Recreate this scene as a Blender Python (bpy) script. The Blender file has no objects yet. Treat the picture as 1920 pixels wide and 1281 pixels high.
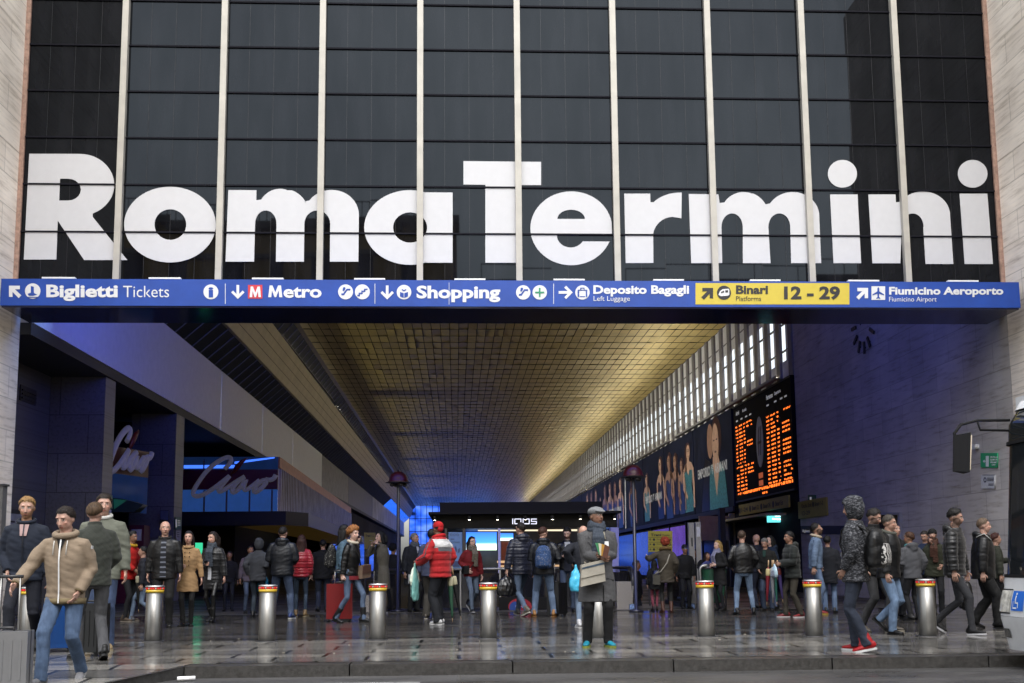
import bpy, bmesh, math, random
from math import sin, cos, pi, radians as R_, sqrt, atan2
from mathutils import Vector as V, Matrix as MX, noise as NZ
random.seed(7)
S = bpy.context.scene
COL = S.collection
# ---------------------------------------------------------------- camera, sky, sun, exposure
F_, YAW, PITCH, ROLL, CY = 2000.0, .04809, .12423, -.009157, 805.8
CAM = V((0, -21.02, 1.06))
def _axes():
    fwd = V((sin(YAW)*cos(PITCH), cos(YAW)*cos(PITCH), sin(PITCH)))
    right = V((cos(YAW), -sin(YAW), 0)); up = right.cross(fwd)
    c, s = cos(ROLL), sin(ROLL)
    return c*right + s*up, -s*right + c*up, fwd
AX, AY, AZ = _axes()
cd = bpy.data.cameras.new('camera'); cam = bpy.data.objects.new('camera', cd); COL.objects.link(cam)
cam.matrix_world = MX(((AX.x, AY.x, -AZ.x, CAM.x), (AX.y, AY.y, -AZ.y, CAM.y), (AX.z, AY.z, -AZ.z, CAM.z), (0, 0, 0, 1)))
cd.sensor_width = 36; cd.lens = F_/1920*36; cd.shift_y = (CY-640.5)/1920
cd.clip_start = .1; cd.clip_end = 2000
S.camera = cam
SUN_EL, SUN_ROT = R_(60), R_(178)
w = bpy.data.worlds.new('World'); S.world = w; w.use_nodes = True
wt = w.node_tree; bg = wt.nodes['Background']
sky = wt.nodes.new('ShaderNodeTexSky'); sky.sky_type = 'NISHITA'; sky.sun_disc = False
sky.sun_elevation = SUN_EL; sky.sun_rotation = SUN_ROT; sky.dust_density = 4; sky.air_density = 1.5
hs = wt.nodes.new('ShaderNodeHueSaturation'); hs.inputs['Saturation'].default_value = .24
cn = wt.nodes.new('ShaderNodeTexNoise'); cn.inputs['Scale'].default_value = 2.6; cn.inputs['Detail'].default_value = 5; cn.inputs['Roughness'].default_value = .55
tc = wt.nodes.new('ShaderNodeTexCoord'); wt.links.new(tc.outputs['Generated'], cn.inputs['Vector'])
cr = wt.nodes.new('ShaderNodeValToRGB'); cr.color_ramp.elements[0].position = .3; cr.color_ramp.elements[0].color = (.68, .70, .74, 1); cr.color_ramp.elements[1].position = .7; cr.color_ramp.elements[1].color = (1.25, 1.25, 1.25, 1)
cm = wt.nodes.new('ShaderNodeMixRGB'); cm.blend_type = 'MULTIPLY'; cm.inputs[0].default_value = 1
wt.links.new(sky.outputs[0], hs.inputs['Color']); wt.links.new(hs.outputs[0], cm.inputs[1]); wt.links.new(cn.outputs[0], cr.inputs[0]); wt.links.new(cr.outputs[0], cm.inputs[2]); wt.links.new(cm.outputs[0], bg.inputs[0])
bg.inputs[1].default_value = .15
sl = bpy.data.lights.new('sun', 'SUN'); sun = bpy.data.objects.new('sun', sl); COL.objects.link(sun)
sl.energy = .5; sl.angle = R_(40); sl.color = (1, .97, .93)
sun.rotation_euler = (R_(30), 0, R_(2)); sun.location = (0, -30, 40)
S.view_settings.view_transform = 'Standard'; S.view_settings.look = 'None'; S.view_settings.gamma = 1
S.view_settings.exposure = 1.4
S.cycles.use_denoising = True; S.cycles.max_bounces = 8; S.cycles.diffuse_bounces = 4
S.cycles.sample_clamp_indirect = 6; S.cycles.caustics_reflective = False; S.cycles.caustics_refractive = False

# ---------------------------------------------------------------- photo pixel -> point in the place
def ray(x, y): return AX*((x-960)/F_) + AY*(-(y-CY)/F_) + AZ
def gr(x, y, z=0.0): d = ray(x, y); return CAM + d*((z-CAM.z)/d.z)
def oY(x, y, Y): d = ray(x, y); return CAM + d*((Y-CAM.y)/d.y)
def oX(x, y, X): d = ray(x, y); return CAM + d*((X-CAM.x)/d.x)

# ---------------------------------------------------------------- materials
MATS = {}
def lin(c):
    if isinstance(c, str):
        c = c.lstrip('#'); c = [int(c[i:i+2], 16)/255 for i in (0, 2, 4)]
        return tuple(((v+.055)/1.055)**2.4 if v > .04045 else v/12.92 for v in c)
    return tuple(c)
class NT:
    def __init__(s, t): s.t = t
    def n(s, typ, **k):
        o = s.t.nodes.new('ShaderNode'+typ)
        for a, b in k.items():
            if a.startswith('_'): setattr(o, a[1:], b)
            else:
                key = int(a[1:]) if a[0] == 'i' and a[1:].isdigit() else a.replace('__', ' ')
                if hasattr(b, 'is_output') or isinstance(b, bpy.types.NodeSocket): s.t.links.new(b, o.inputs[key])
                else: o.inputs[key].default_value = b
        return o
    def ramp(s, fac, stops, interp='LINEAR'):
        o = s.t.nodes.new('ShaderNodeValToRGB'); o.color_ramp.interpolation = interp
        e = o.color_ramp.elements
        while len(e) < len(stops): e.new(.5)
        for i, (p, c) in enumerate(stops):
            e[i].position = p; e[i].color = (*c, 1) if len(c) == 3 else c
        s.t.links.new(fac, o.inputs[0]); return o.outputs[0]
    def coord(s, scale=(1, 1, 1), rot=(0, 0, 0), loc=(0, 0, 0), kind='Object'):
        c = s.n('TexCoord'); m = s.n('Mapping', Vector=c.outputs[kind], Scale=scale, Rotation=rot, Location=loc)
        return m.outputs[0]
    def mix(s, f, a, b, mode='MIX'):
        o = s.n('MixRGB', _blend_type=mode)
        for k, v in ((0, f), (1, a), (2, b)):
            if isinstance(v, bpy.types.NodeSocket): s.t.links.new(v, o.inputs[k])
            else: o.inputs[k].default_value = v if k == 0 else ((*v, 1) if len(v) == 3 else v)
        return o.outputs[0]
    def math(s, op, a, b=0.0):
        o = s.n('Math', _operation=op)
        for k, v in ((0, a), (1, b)):
            if isinstance(v, bpy.types.NodeSocket): s.t.links.new(v, o.inputs[k])
            else: o.inputs[k].default_value = v
        return o.outputs[0]
def mat(name, color=(.5, .5, .5), rough=.6, metal=0, emit=0, var=.12, vs=6, bump=0, bs=40, spec=.5, fn=None, sheen=0):
    if name in MATS: return MATS[name]
    m = bpy.data.materials.new(name); m.use_nodes = True; t = NT(m.node_tree); MATS[name] = m
    b = m.node_tree.nodes['Principled BSDF']; c = lin(color)
    b.inputs['Base Color'].default_value = (*c, 1); b.inputs['Roughness'].default_value = rough
    b.inputs['Metallic'].default_value = metal; b.inputs['Specular IOR Level'].default_value = spec
    if sheen: b.inputs['Sheen Weight'].default_value = sheen
    if emit:
        b.inputs['Emission Color'].default_value = (*c, 1); b.inputs['Emission Strength'].default_value = emit
    if var:
        nz = t.n('TexNoise', Vector=t.coord(), Scale=vs, Detail=5.0, Roughness=.6)
        f = t.ramp(nz.outputs[0], [(.3, (1-var,)*3), (.7, (1+var,)*3)])
        m.node_tree.links.new(t.mix(1, (*c, 1), f, 'MULTIPLY'), b.inputs['Base Color'])
    if bump:
        nb = t.n('TexNoise', Vector=t.coord(), Scale=bs, Detail=4.0)
        bp = t.n('Bump', Strength=bump, Distance=.01, Height=nb.outputs[0])
        m.node_tree.links.new(bp.outputs[0], b.inputs['Normal'])
    if fn: fn(t, b, m.node_tree.links.new)
    return m

# ---------------------------------------------------------------- objects
def tag(o, label=None, cat=None, group=None, kind=None):
    if label: o['label'] = label
    if cat: o['category'] = cat
    if group: o['group'] = group
    if kind: o['kind'] = kind
    return o
def thing(name, loc, label, cat, group=None, rz=0):
    o = bpy.data.objects.new(name, None); COL.objects.link(o); o.empty_display_size = .1
    o.location = loc; o.rotation_euler = (0, 0, rz)
    return tag(o, label, cat, group)
def wloc(o):
    p = V((0, 0, 0))
    while o: p += o.location; o = o.parent
    return p
def copy_tree(o, parent=None):
    c = o.copy(); COL.objects.link(c); c.parent = parent
    for ch in list(o.children): copy_tree(ch, c)
    return c
class MB:
    def __init__(s): s.b = bmesh.new(); s.mi = 0
    def face(s, vs):
        f = s.b.faces.new([s.b.verts.new(v) for v in vs]); f.material_index = s.mi; return f
    def hexa(s, p):   # 8 points: bottom 4, top 4
        v = [s.b.verts.new(q) for q in p]
        for i in ((3, 2, 1, 0), (4, 5, 6, 7), (0, 1, 5, 4), (1, 2, 6, 5), (2, 3, 7, 6), (3, 0, 4, 7)):
            f = s.b.faces.new([v[k] for k in i]); f.material_index = s.mi
        return s
    def box(s, x0, x1, y0, y1, z0, z1):
        return s.hexa([(x0, y0, z0), (x1, y0, z0), (x1, y1, z0), (x0, y1, z0), (x0, y0, z1), (x1, y0, z1), (x1, y1, z1), (x0, y1, z1)])
    def obox(s, c, u, v, n):   # centre and three half axes
        c, u, v, n = V(c), V(u), V(v), V(n)
        return s.hexa([c-u-v-n, c+u-v-n, c+u+v-n, c-u+v-n, c-u-v+n, c+u-v+n, c+u+v+n, c-u+v+n])
    def bar(s, a, b, wd, ht, up=(0, 0, 1)):
        a, b = V(a), V(b); d = (b-a); n = d.cross(V(up)).normalized(); u = n.cross(d).normalized()
        return s.obox((a+b)/2, d/2, n*wd/2, u*ht/2)
    def tube(s, pts, r, n=10, cap=True, lat=None, smooth=True):   # r: number or list of numbers or (ra, rb)
        pts = [V(p) for p in pts]; k = len(pts); rings = []; a = None
        for i, p in enumerate(pts):
            d = (pts[min(i+1, k-1)] - pts[max(i-1, 0)])
            d = d.normalized() if d.length > 1e-9 else V((0, 0, 1))
            ref = V(lat) if lat is not None else a
            if ref is None: ref = V((1, 0, 0)) if abs(d.x) < .9 else V((0, 1, 0))
            a = ref - d*ref.dot(d)
            if a.length < 1e-6: a = d.orthogonal()
            a.normalize(); b = d.cross(a)
            rr = r[i] if isinstance(r, (list, tuple)) else r
            ra, rb = rr if isinstance(rr, (list, tuple)) else (rr, rr)
            rings.append([s.b.verts.new(p + a*(ra*cos(2*pi*j/n)) + b*(rb*sin(2*pi*j/n))) for j in range(n)])
        for i in range(k-1):
            for j in range(n):
                f = s.b.faces.new((rings[i][j], rings[i][(j+1) % n], rings[i+1][(j+1) % n], rings[i+1][j])); f.smooth = smooth; f.material_index = s.mi
        if cap:
            for q, fl in ((rings[0], True), (rings[-1], False)):
                f = s.b.faces.new(list(reversed(q)) if fl else q); f.material_index = s.mi
        return s
    def ell(s, c, r, n=14, m=9, rot=None):
        c = V(c); M3 = rot if rot is not None else MX.Identity(3); rows = []
        top = s.b.verts.new(c + M3 @ V((0, 0, r[2]))); bot = s.b.verts.new(c - M3 @ V((0, 0, r[2])))
        for i in range(1, m):
            t = pi*i/m
            rows.append([s.b.verts.new(c + M3 @ V((r[0]*sin(t)*cos(2*pi*j/n), r[1]*sin(t)*sin(2*pi*j/n), r[2]*cos(t)))) for j in range(n)])
        fs = []
        for j in range(n):
            k = (j+1) % n
            fs.append((top, rows[0][j], rows[0][k])); fs.append((bot, rows[-1][k], rows[-1][j]))
            for i in range(m-2): fs.append((rows[i][j], rows[i+1][j], rows[i+1][k], rows[i][k]))
        for q in fs: f = s.b.faces.new(q); f.smooth = True; f.material_index = s.mi
        return s
    def lathe(s, prof, n=24, c=(0, 0, 0), smooth=True):
        c = V(c); rings = [[s.b.verts.new(c + V((r*cos(2*pi*j/n), r*sin(2*pi*j/n), z))) for j in range(n)] for r, z in prof]
        for i in range(len(rings)-1):
            for j in range(n):
                f = s.b.faces.new((rings[i][j], rings[i][(j+1) % n], rings[i+1][(j+1) % n], rings[i+1][j])); f.smooth = smooth; f.material_index = s.mi
        for q in (list(reversed(rings[0])), rings[-1]):
            f = s.b.faces.new(q); f.material_index = s.mi
        return s
    def poly(s, pts, thick, fn):   # filled outline(s) in 2-D, thickened; fn(x, y, t) -> 3-D
        loops = pts if isinstance(pts[0][0], (tuple, list)) else [pts]
        cu = bpy.data.curves.new('t', 'CURVE'); cu.dimensions = '2D'; cu.fill_mode = 'BOTH'; cu.extrude = .5
        for l in loops:
            sp = cu.splines.new('POLY'); sp.points.add(len(l)-1); sp.use_cyclic_u = True
            for p, q in zip(sp.points, l): p.co = (q[0], q[1], 0, 1)
        return s._curve(cu, lambda co: fn(co.x, co.y, (co.z+.5)*thick))
    def _curve(s, cu, f):
        o = bpy.data.objects.new('t', cu); COL.objects.link(o); bpy.context.view_layer.update()
        me = bpy.data.meshes.new_from_object(o.evaluated_get(bpy.context.evaluated_depsgraph_get()))
        bpy.data.objects.remove(o); bpy.data.curves.remove(cu)
        n0 = len(s.b.faces)
        for v in me.vertices: v.co = f(v.co)
        s.b.from_mesh(me); bpy.data.meshes.remove(me)
        s.b.faces.ensure_lookup_table()
        for fc in s.b.faces[n0:]: fc.material_index = s.mi
        return s
    def text(s, body, x0, x1, y0, cap, thick, fn, bold=0.0, shear=0.0):
        """words from x0 to x1 on baseline y0 with capital height cap, in the 2-D space of fn"""
        cu = bpy.data.curves.new('t', 'FONT'); cu.body = body; cu.size = 1; cu.offset = bold; cu.extrude = .5; cu.shear = shear
        cu.resolution_u = 3; cu.fill_mode = 'BOTH' if thick > .003 else 'FRONT'
        o = bpy.data.objects.new('t', cu); COL.objects.link(o); bpy.context.view_layer.update()
        me = bpy.data.meshes.new_from_object(o.evaluated_get(bpy.context.evaluated_depsgraph_get()))
        bpy.data.objects.remove(o); bpy.data.curves.remove(cu)
        if not me.vertices: return s
        xs = [v.co.x for v in me.vertices]; a, b = min(xs), max(xs)
        k = (x1-x0)/max(b-a, 1e-6); ky = cap/.70; n0 = len(s.b.faces)
        for v in me.vertices: v.co = fn(x0+(v.co.x-a)*k, y0+v.co.y*ky, (v.co.z+.5)*thick)
        s.b.from_mesh(me); bpy.data.meshes.remove(me); s.b.faces.ensure_lookup_table()
        for fc in s.b.faces[n0:]: fc.material_index = s.mi
        return s
    def build(s, name, mats, parent=None, local=False, bevel=0, smooth=False, fixn=True):
        if bevel:
            bmesh.ops.bevel(s.b, geom=[e for e in s.b.edges if len(e.link_faces) == 2 and e.calc_face_angle(0) > .5], offset=bevel, segments=2, affect='EDGES', profile=.5)
        if fixn: bmesh.ops.recalc_face_normals(s.b, faces=s.b.faces)
        if parent is not None and not local:
            bmesh.ops.translate(s.b, verts=s.b.verts, vec=-wloc(parent))
        me = bpy.data.meshes.new(name); s.b.to_mesh(me); s.b.free()
        for m in (mats if isinstance(mats, (list, tuple)) else [mats]): me.materials.append(m)
        if smooth: me.polygons.foreach_set('use_smooth', [True]*len(me.polygons))
        o = bpy.data.objects.new(name, me); COL.objects.link(o)
        if parent is not None: o.parent = parent
        return o
def PY(Y):  return lambda x, y, t: V((x, Y-t, y))        # upright plane facing the street, 2-D = (X, Z)
def PXr(X): return lambda x, y, t: V((X-t, -x, y))        # right-hand wall facing left, 2-D = (-Y, Z)
def PXl(X): return lambda x, y, t: V((X+t, x, y))         # left-hand wall facing right, 2-D = (Y, Z)
def pxY(Y):                                               # outline given in photo pixels, laid on the upright plane Y
    def f(x, y, t): p = oY(x, -y, Y); return V((p.x, Y-t, p.z))
    return f
def pxX(X):
    sg = -1 if X > 0 else 1
    def f(x, y, t): p = oX(x, -y, X); return V((X+sg*t, p.y, p.z))
    return f
def neg(l): return [(x, -y) for x, y in l]
def arc(cx, cy, rx, ry, a0, a1, n=24):
    return [(cx+rx*cos(R_(a0+(a1-a0)*i/n)), cy+ry*sin(R_(a0+(a1-a0)*i/n))) for i in range(n+1)]
# ================================================================ THE SETTING
def swz(t, a, b, kind='Object'):
    c = t.n('TexCoord'); s = t.n('SeparateXYZ', Vector=c.outputs[kind])
    return t.n('CombineXYZ', X=s.outputs[a], Y=s.outputs[b]).outputs[0]
def stone_fn(ax, ay, bw, bh, mortar, c1, c2, cm, streak, rough, bump=.25, wet=None, off=.5, msz=.012):
    def fn(t, b, link):
        uv = swz(t, ax, ay)
        br = t.n('TexBrick', Vector=uv, Color1=(*c1, 1), Color2=(*c2, 1), Mortar=(*cm, 1), Scale=1.0, Mortar__Size=msz, Mortar__Smooth=.3, Brick__Width=bw, Row__Height=bh)
        br.offset = off
        mp = t.n('Mapping', Vector=uv, Scale=streak)
        nz = t.n('TexNoise', Vector=mp.outputs[0], Scale=1.0, Detail=8.0, Roughness=.68)
        n2 = t.n('TexNoise', Vector=uv, Scale=.55, Detail=4.0)
        g = t.ramp(nz.outputs[0], [(.26, (.40, .36, .33)), (.42, (.86, .84, .81)), (.5, (1, 1, 1)), (.75, (1.12, 1.1, 1.06))])
        g2 = t.ramp(n2.outputs[0], [(.3, (.76, .74, .73)), (.7, (1.08, 1.08, 1.08))])
        link(t.mix(1, t.mix(1, br.outputs[0], g, 'MULTIPLY'), g2, 'MULTIPLY'), b.inputs['Base Color'])
        hgt = t.math('MULTIPLY_ADD', br.outputs[1], -1.2); 
        h2 = t.math('ADD', hgt, t.math('MULTIPLY', nz.outputs[0], .35))
        link(t.n('Bump', Strength=bump, Distance=.01, Height=h2).outputs[0], b.inputs['Normal'])
        if wet:
            link(t.ramp(n2.outputs[0] if wet == 1 else nz.outputs[0], [(.35, (rough*.45,)*3), (.65, (rough*1.25,)*3)]), b.inputs['Roughness'])
        else: b.inputs['Roughness'].default_value = rough
    return fn
TRAV = ((.90, .82, .71), (.80, .72, .62), (.58, .52, .44))
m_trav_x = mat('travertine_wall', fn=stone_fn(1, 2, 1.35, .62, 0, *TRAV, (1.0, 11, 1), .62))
m_trav_shaded = mat('travertine_shaded', fn=stone_fn(1, 2, 1.35, .62, 0, (.56, .52, .48), (.45, .42, .39), (.36, .33, .30), (1.0, 8, 1), .5))  # same stone as the side walls, the hall's shade put into its colour
m_gran_y = mat('dark_granite_front', fn=stone_fn(0, 2, 1.4, .95, 0, (.13, .13, .14), (.115, .115, .125), (.05, .05, .05), (14, 14, 1), .4, .1))
m_gran_x = mat('dark_granite_side', fn=stone_fn(1, 2, 1.4, .95, 0, (.30, .28, .26), (.27, .255, .24), (.1, .1, .1), (14, 14, 1), .45, .1))
def wet_ground(rows, cols, ca, cb, cm, r0, r1, off=.5, streaks=False, ms=.018, sp=.5):
    def fn(t, b, link):
        uv = swz(t, 0, 1)
        wob = t.n('TexNoise', Vector=uv, Scale=.8, Detail=3.0)
        uvw = t.n('VectorMath', _operation='ADD', i0=uv, i1=t.n('VectorMath', _operation='SCALE', i0=wob.outputs[1], Scale=.06).outputs[0]).outputs[0]
        br = t.n('TexBrick', Vector=uvw, Color1=(*ca, 1), Color2=(*cb, 1), Mortar=(*cm, 1), Scale=1.0, Mortar__Size=ms, Mortar__Smooth=.2, Brick__Width=cols, Row__Height=rows)
        br.offset = off; br.squash = 1.0
        fine = t.n('TexNoise', Vector=uv, Scale=28.0, Detail=6.0, Roughness=.7)
        big = t.n('TexNoise', Vector=t.n('Mapping', Vector=uv, Scale=(.45, 1.1, 1)).outputs[0], Scale=1.3, Detail=6.0, Roughness=.62)
        col = t.mix(1, br.outputs[0], t.ramp(fine.outputs[0], [(.3, (.7, .7, .7)), (.7, (1.3, 1.28, 1.22))]), 'MULTIPLY')
        col = t.mix(1, col, t.ramp(big.outputs[0], [(.35, (.66, .66, .68)), (.65, (1.25, 1.22, 1.18))]), 'MULTIPLY')
        link(col, b.inputs['Base Color'])
        rg = t.ramp(big.outputs[0], [(.36, (r0,)*3), (.62, (r1,)*3)])
        br2 = t.n('TexBrick', Vector=uvw, Color1=(.0, .0, .0, 1), Color2=(1, 1, 1, 1), Mortar=(.3, .3, .3, 1), Scale=1.0, Mortar__Size=ms, Brick__Width=cols, Row__Height=rows)
        br2.offset = off
        link(t.math('ADD', rg, t.math('MULTIPLY', br2.outputs[0], r1*.5)), b.inputs['Roughness'])
        b.inputs['Specular IOR Level'].default_value = sp
        slab = t.n('TexNoise', Vector=uvw, Scale=2.2, Detail=2.0)
        h = t.math('ADD', t.math('MULTIPLY', br.outputs[1], -1.0), t.math('ADD', t.math('MULTIPLY', fine.outputs[0], .10), t.math('MULTIPLY', slab.outputs[0], .5)))
        h = t.math('ADD', h, t.math('MULTIPLY', br2.outputs[0], .25))
        link(t.n('Bump', Strength=.45, Distance=.012, Height=h).outputs[0], b.inputs['Normal'])
    return fn
m_pave = mat('wet_stone_slabs', fn=wet_ground(.52, 1.05, (.215, .21, .20), (.085, .084, .083), (.012, .012, .011),   .025, .15, sp=.85, ms=.026))
m_pave2 = mat('wet_dark_paving', fn=wet_ground(.42, 2.6, (.05, .048, .047), (.032, .031, .031), (.02, .02, .02), .04, .18, sp=.7))
m_floor = mat('hall_floor', fn=wet_ground(.9, 1.2, (.06, .058, .056), (.052, .05, .05), (.03, .03, .03), .25, .5, ms=.006))
m_road = mat('wet_asphalt', fn=wet_ground(40, 40, (.05, .05, .052), (.05, .05, .052), (.05, .05, .05), .2, .5))
m_kerb = mat('granite_kerb', (.036, .035, .034), .3, var=.45, vs=22, bump=.35, bs=60)
def sheet(name, pts, m):
    b = MB(); b.face(pts); o = b.build(name, m); return tag(o, kind='structure')
PV = .004
sheet('ground', [(-400, -400, -.16), (400, -400, -.16), (400, 400, -.16), (-400, 400, -.16)], m_road)
sheet('road', [(-90, -40, -.13), (90, -40, -.13), (90, -8.9, -.13), (-90, -8.9, -.13)], m_road)
ka, kb = gr(331, 1246), gr(150, 1277)
KY = -9.02
b = MB()
b.face([(-2.95, KY, 0), (60, KY, 0), (60, -5.45, 0), (-60, -5.45, 0), (-60, KY, 0)])
b.face([(-60, -11.6, -.125), (-4.0, -11.6, -.125), (-2.95, KY, 0), (-60, KY, 0)])
tag(b.build('pavement', m_pave), kind='structure')
sheet('paved_forecourt', [(-60, -5.45, -.004), (60, -5.45, -.004), (60, 2.45, -.004), (-60, 2.45, -.004)], m_pave2)
sheet('hall_floor', [(-60, 2.45, 0), (60, 2.45, 0), (60, 175, 0), (-60, 175, 0)], m_floor)
b = MB()
x = -2.95
while x < 40:
    b.box(x+.006, x+1.74, KY-.28, KY-.002, -.15, -.004); x += 1.75
# dropped kerb turning towards the road
b.hexa([(-4.15, -11.6, -.15), (-4.0, -11.55, -.15), (-2.955, KY-.01, -.15), (-2.955, KY-.28, -.15), (-4.15, -11.6, -.122), (-4.0, -11.55, -.122), (-2.955, KY-.01, -.004), (-2.955, KY-.28, -.004)])
tag(b.build('kerb', m_kerb, bevel=.014), kind='structure')
b = MB()
for x0, x1 in ((-2.30, -.42),):
    b.face([(x0, -10.6, -.126), (x1, -10.6, -.126), (x1, -9.95, -.126), (x0, -9.95, -.126)])
tag(b.build('road_marking', mat('worn_white_paint', (.20, .20, .20), .4, var=.5, vs=14)), kind='structure')

# ---------------------------------------------------------------- front: jambs, glass, mullions, transoms
def _glassfn(t, b, link):
    nz = t.n('TexNoise', Vector=t.coord((.5, .5, .5)), Scale=1.0, Detail=2.0); n2 = t.n('TexNoise', Vector=t.coord((3, 3, .6)), Scale=1.0, Detail=6.0)
    link(t.n('Bump', Strength=.012, Distance=.05, Height=nz.outputs[0]).outputs[0], b.inputs['Normal'])
    link(t.ramp(n2.outputs[0], [(.35, (.003, .003, .004)), (.7, (.008, .008, .010))]), b.inputs['Base Color']); b.inputs['Specular Tint'].default_value = (.78, .90, 1.0, 1)
m_glass = mat('dark_mirror_glass', (.006, .006, .008), .02, var=0, spec=.25, fn=_glassfn)
m_mull = mat('aluminium_mullion', (.40, .38, .335), .5, metal=.2, var=.1, vs=3, bump=.05)
m_dark = mat('black_trim', (.012, .012, .014), .4, var=.1)
fac = thing('glass_facade', (1.2, 0, 0), 'dark glass station front with pale vertical mullions above the blue sign', 'glass front')
XL, XR = -8.83, 11.24
MX0 = -6.816; XM = [MX0+2*i for i in range(9)]
ZT = [7.693+.983*i for i in range(10)]
edges = [XL] + XM + [XR]
for i in range(10):
    b = MB(); zs_ = [6.2]+ZT+[17.5]; rp = random.Random(i)
    for z0_, z1_ in zip(zs_[:-1], zs_[1:]):
        for q in range(2):
            xa_, xb_ = edges[i]+(edges[i+1]-edges[i])*q/2, edges[i]+(edges[i+1]-edges[i])*(q+1)/2; t1, t2 = rp.gauss(0, .0012), rp.gauss(0, .0012)
            b.face([(xa_, .004+t1+t2, z0_), (xb_, .004-t1+t2, z0_), (xb_, .004-t1-t2, z1_), (xa_, .004+t1-t2, z1_)])
    b.box(edges[i], edges[i+1], .02, .04, 6.2, 16.8); b.build('glass_pane', m_glass, fac, fixn=False)
for i, x in enumerate(XM):
    b = MB(); b.box(x-.062, x+.062, -.12, -.002, 6.2, 16.8); b.build('mullion', m_mull, fac)
m_rust = mat('rusty_edge_strip', (.32, .20, .15), .6, var=.35, vs=12)
for x0, x1 in ((XL, XL+.09), (XR-.09, XR)):
    b = MB(); b.box(x0, x1, -.05, -.002, 6.2, 16.8); b.build('edge_strip', m_rust, fac)
for i in range(10):
    a0, a1 = edges[i]+(.062 if i else .09), edges[i+1]-(.062 if i < 9 else .09)
    for z in ZT[:9]:
        b = MB(); b.box(a0, a1, -.03, -.002, z-.016, z+.016); b.build('transom', mat('matt_black_transom', (.008, .008, .012), .8, var=0, spec=.12), fac)

b = MB()
for i in range(10):
    for k in (1, 2, 3):
        x = edges[i]+(edges[i+1]-edges[i])*k/4
        b.box(x-.002, x+.002, -.004, -.002, 6.2, 16.8)
b.build('pane_joint', mat('grey_silicone', (.03, .03, .034), .4, var=0), fac)
jl = MB(); jl.box(XL-3, XL-.002, -6.4, .4, -.1, 16.8); o = jl.build('side_wall', m_trav_x); tag(o, 'pale travertine side wall framing the glass front on its left', 'wall')
jr = MB(); jr.box(XR+.002, XR+3, -8.0, 0.0, -.1, 16.8); tag(jr.build('side_wall', m_trav_x), 'pale travertine side wall framing the glass front on its right', 'wall')
jr = MB(); jr.box(XR+.002, XR+3, 0.003, 14.0, -.1, 16.8); tag(jr.build('hall_wall', m_trav_shaded), 'tall travertine wall with the clock running into the hall beside the bus', 'wall')

# white letters stuck on the glass, outlines measured on the photograph
LET = {}
def P(*a): return list(a)
LET['R'] = [P((55.2, 288.8), *arc(150, 347, 64.5, 58, -92, 68, 18), (174, 407), (239, 488), (158, 488), (108.6, 414), (106, 487), (45, 487)),
            P((113, 335.5), *arc(128, 356, 24, 20.5, -90, 90, 10), (111, 376.5))]
LET['o'] = [arc(319, 421.5, 86, 71, 0, 355, 56), arc(319.7, 421.5, 29.8, 28.7, 0, 355, 36)]
def em(l, st, tops, arch, peaks, sh, bot, skew):   # not used for holes: m and n are one outline
    pass
LET['m'] = [P((428.3, 356.7), (481, 357), (480.6, 376), *arc(525, 402, 43, 47.6, 215, 290, 10), *arc(531, 402, 48, 47.6, 290, 335, 6), (570.5, 378.5), *arc(622, 403, 51, 46.5, 215, 360, 18),
             (672, 491), (618.5, 491), *arc(595, 420, 24.2, 25, 0, -180, 16), (570, 491), (517.5, 491), *arc(498.5, 420, 20, 25, 0, -180, 16), (476.5, 491), (423, 491))]
LET['a'] = [P((794, 493), *arc(769, 427, 86, 70, 68, 292, 40), (795, 361), (848.7, 361.5), (848.7, 493)), arc(769, 427, 31.8, 28.4, 0, 352, 36)]
LET['T'] = [P((869, 302.5), (1014.5, 304), (1014.5, 347.5), (968, 347.5), (968, 493), (910, 493), (910, 347), (869, 346.5))]
LET['e'] = [P(*arc(1071, 428.5, 76.6, 69.2, -350.5, -194, 40)[::-1] if False else P(), *arc(1071, 428.5, 76.6, 69.2, 21, 351, 56), (1147.5, 441.8), (1044.3, 441.5), *arc(1070, 441.5, 26, 23, 170, 30, 12), (1146.5, 453.3)),
            P((1045, 411), *arc(1070.8, 411, 25.8, 17.3, 180, 360, 14))]
LET['r'] = [P((1170.4, 363.5), (1219, 363.5), (1219.5, 379.5), *arc(1276, 404, 62, 42.5, 215, 272, 10), (1277.4, 409.8), *arc(1262, 445, 38, 38, 268, 190, 8), (1225, 493.5), (1173, 493.7))]
LET['m2'] = [P((1291.3, 364), (1347, 365), (1349, 381), *arc(1394, 406, 44, 45.5, 215, 290, 10), *arc(1396, 406, 45, 45.5, 290, 330, 6), (1435.5, 383.5), *arc(1486, 406, 50, 45.5, 212, 352, 18),
              (1539.5, 493.8), (1483, 493.8), *arc(1461, 426, 20.5, 25.5, 2, -182, 16), (1444.5, 493.8), (1392.5, 493.8), *arc(1372.5, 426, 20, 25.5, 2, -182, 16), (1354, 493.5), (1295.8, 493.8))]
LET['i'] = [P((1556.2, 365), (1607.6, 365), (1614.3, 493.8), (1562.5, 493.8)), arc(1579.3, 326.3, 27.3, 26, 0, 350, 36)]
LET['n'] = [P((1628, 365), (1678.8, 365), (1679.5, 380), *arc(1730, 404, 51, 44.5, 215, 355, 22), (1787.2, 495.4), (1735, 495.4), (1731, 426), *arc(1711, 426, 20.5, 25.5, 0, -178, 16), (1687.8, 494), (1635.5, 494))]
LET['i2'] = [P((1799, 363.5), (1850.8, 363.5), (1861.4, 495.4), (1808.3, 495.4)), arc(1823.4, 326.3, 27.8, 26, 0, 350, 36)]
m_white = mat('white_film', (.52, .52, .53), .45, var=.03)
sgn = thing('station_name', (1.2, -.01, 7.1), 'big white lettering of the station name across the dark glass', 'lettering')
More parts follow.
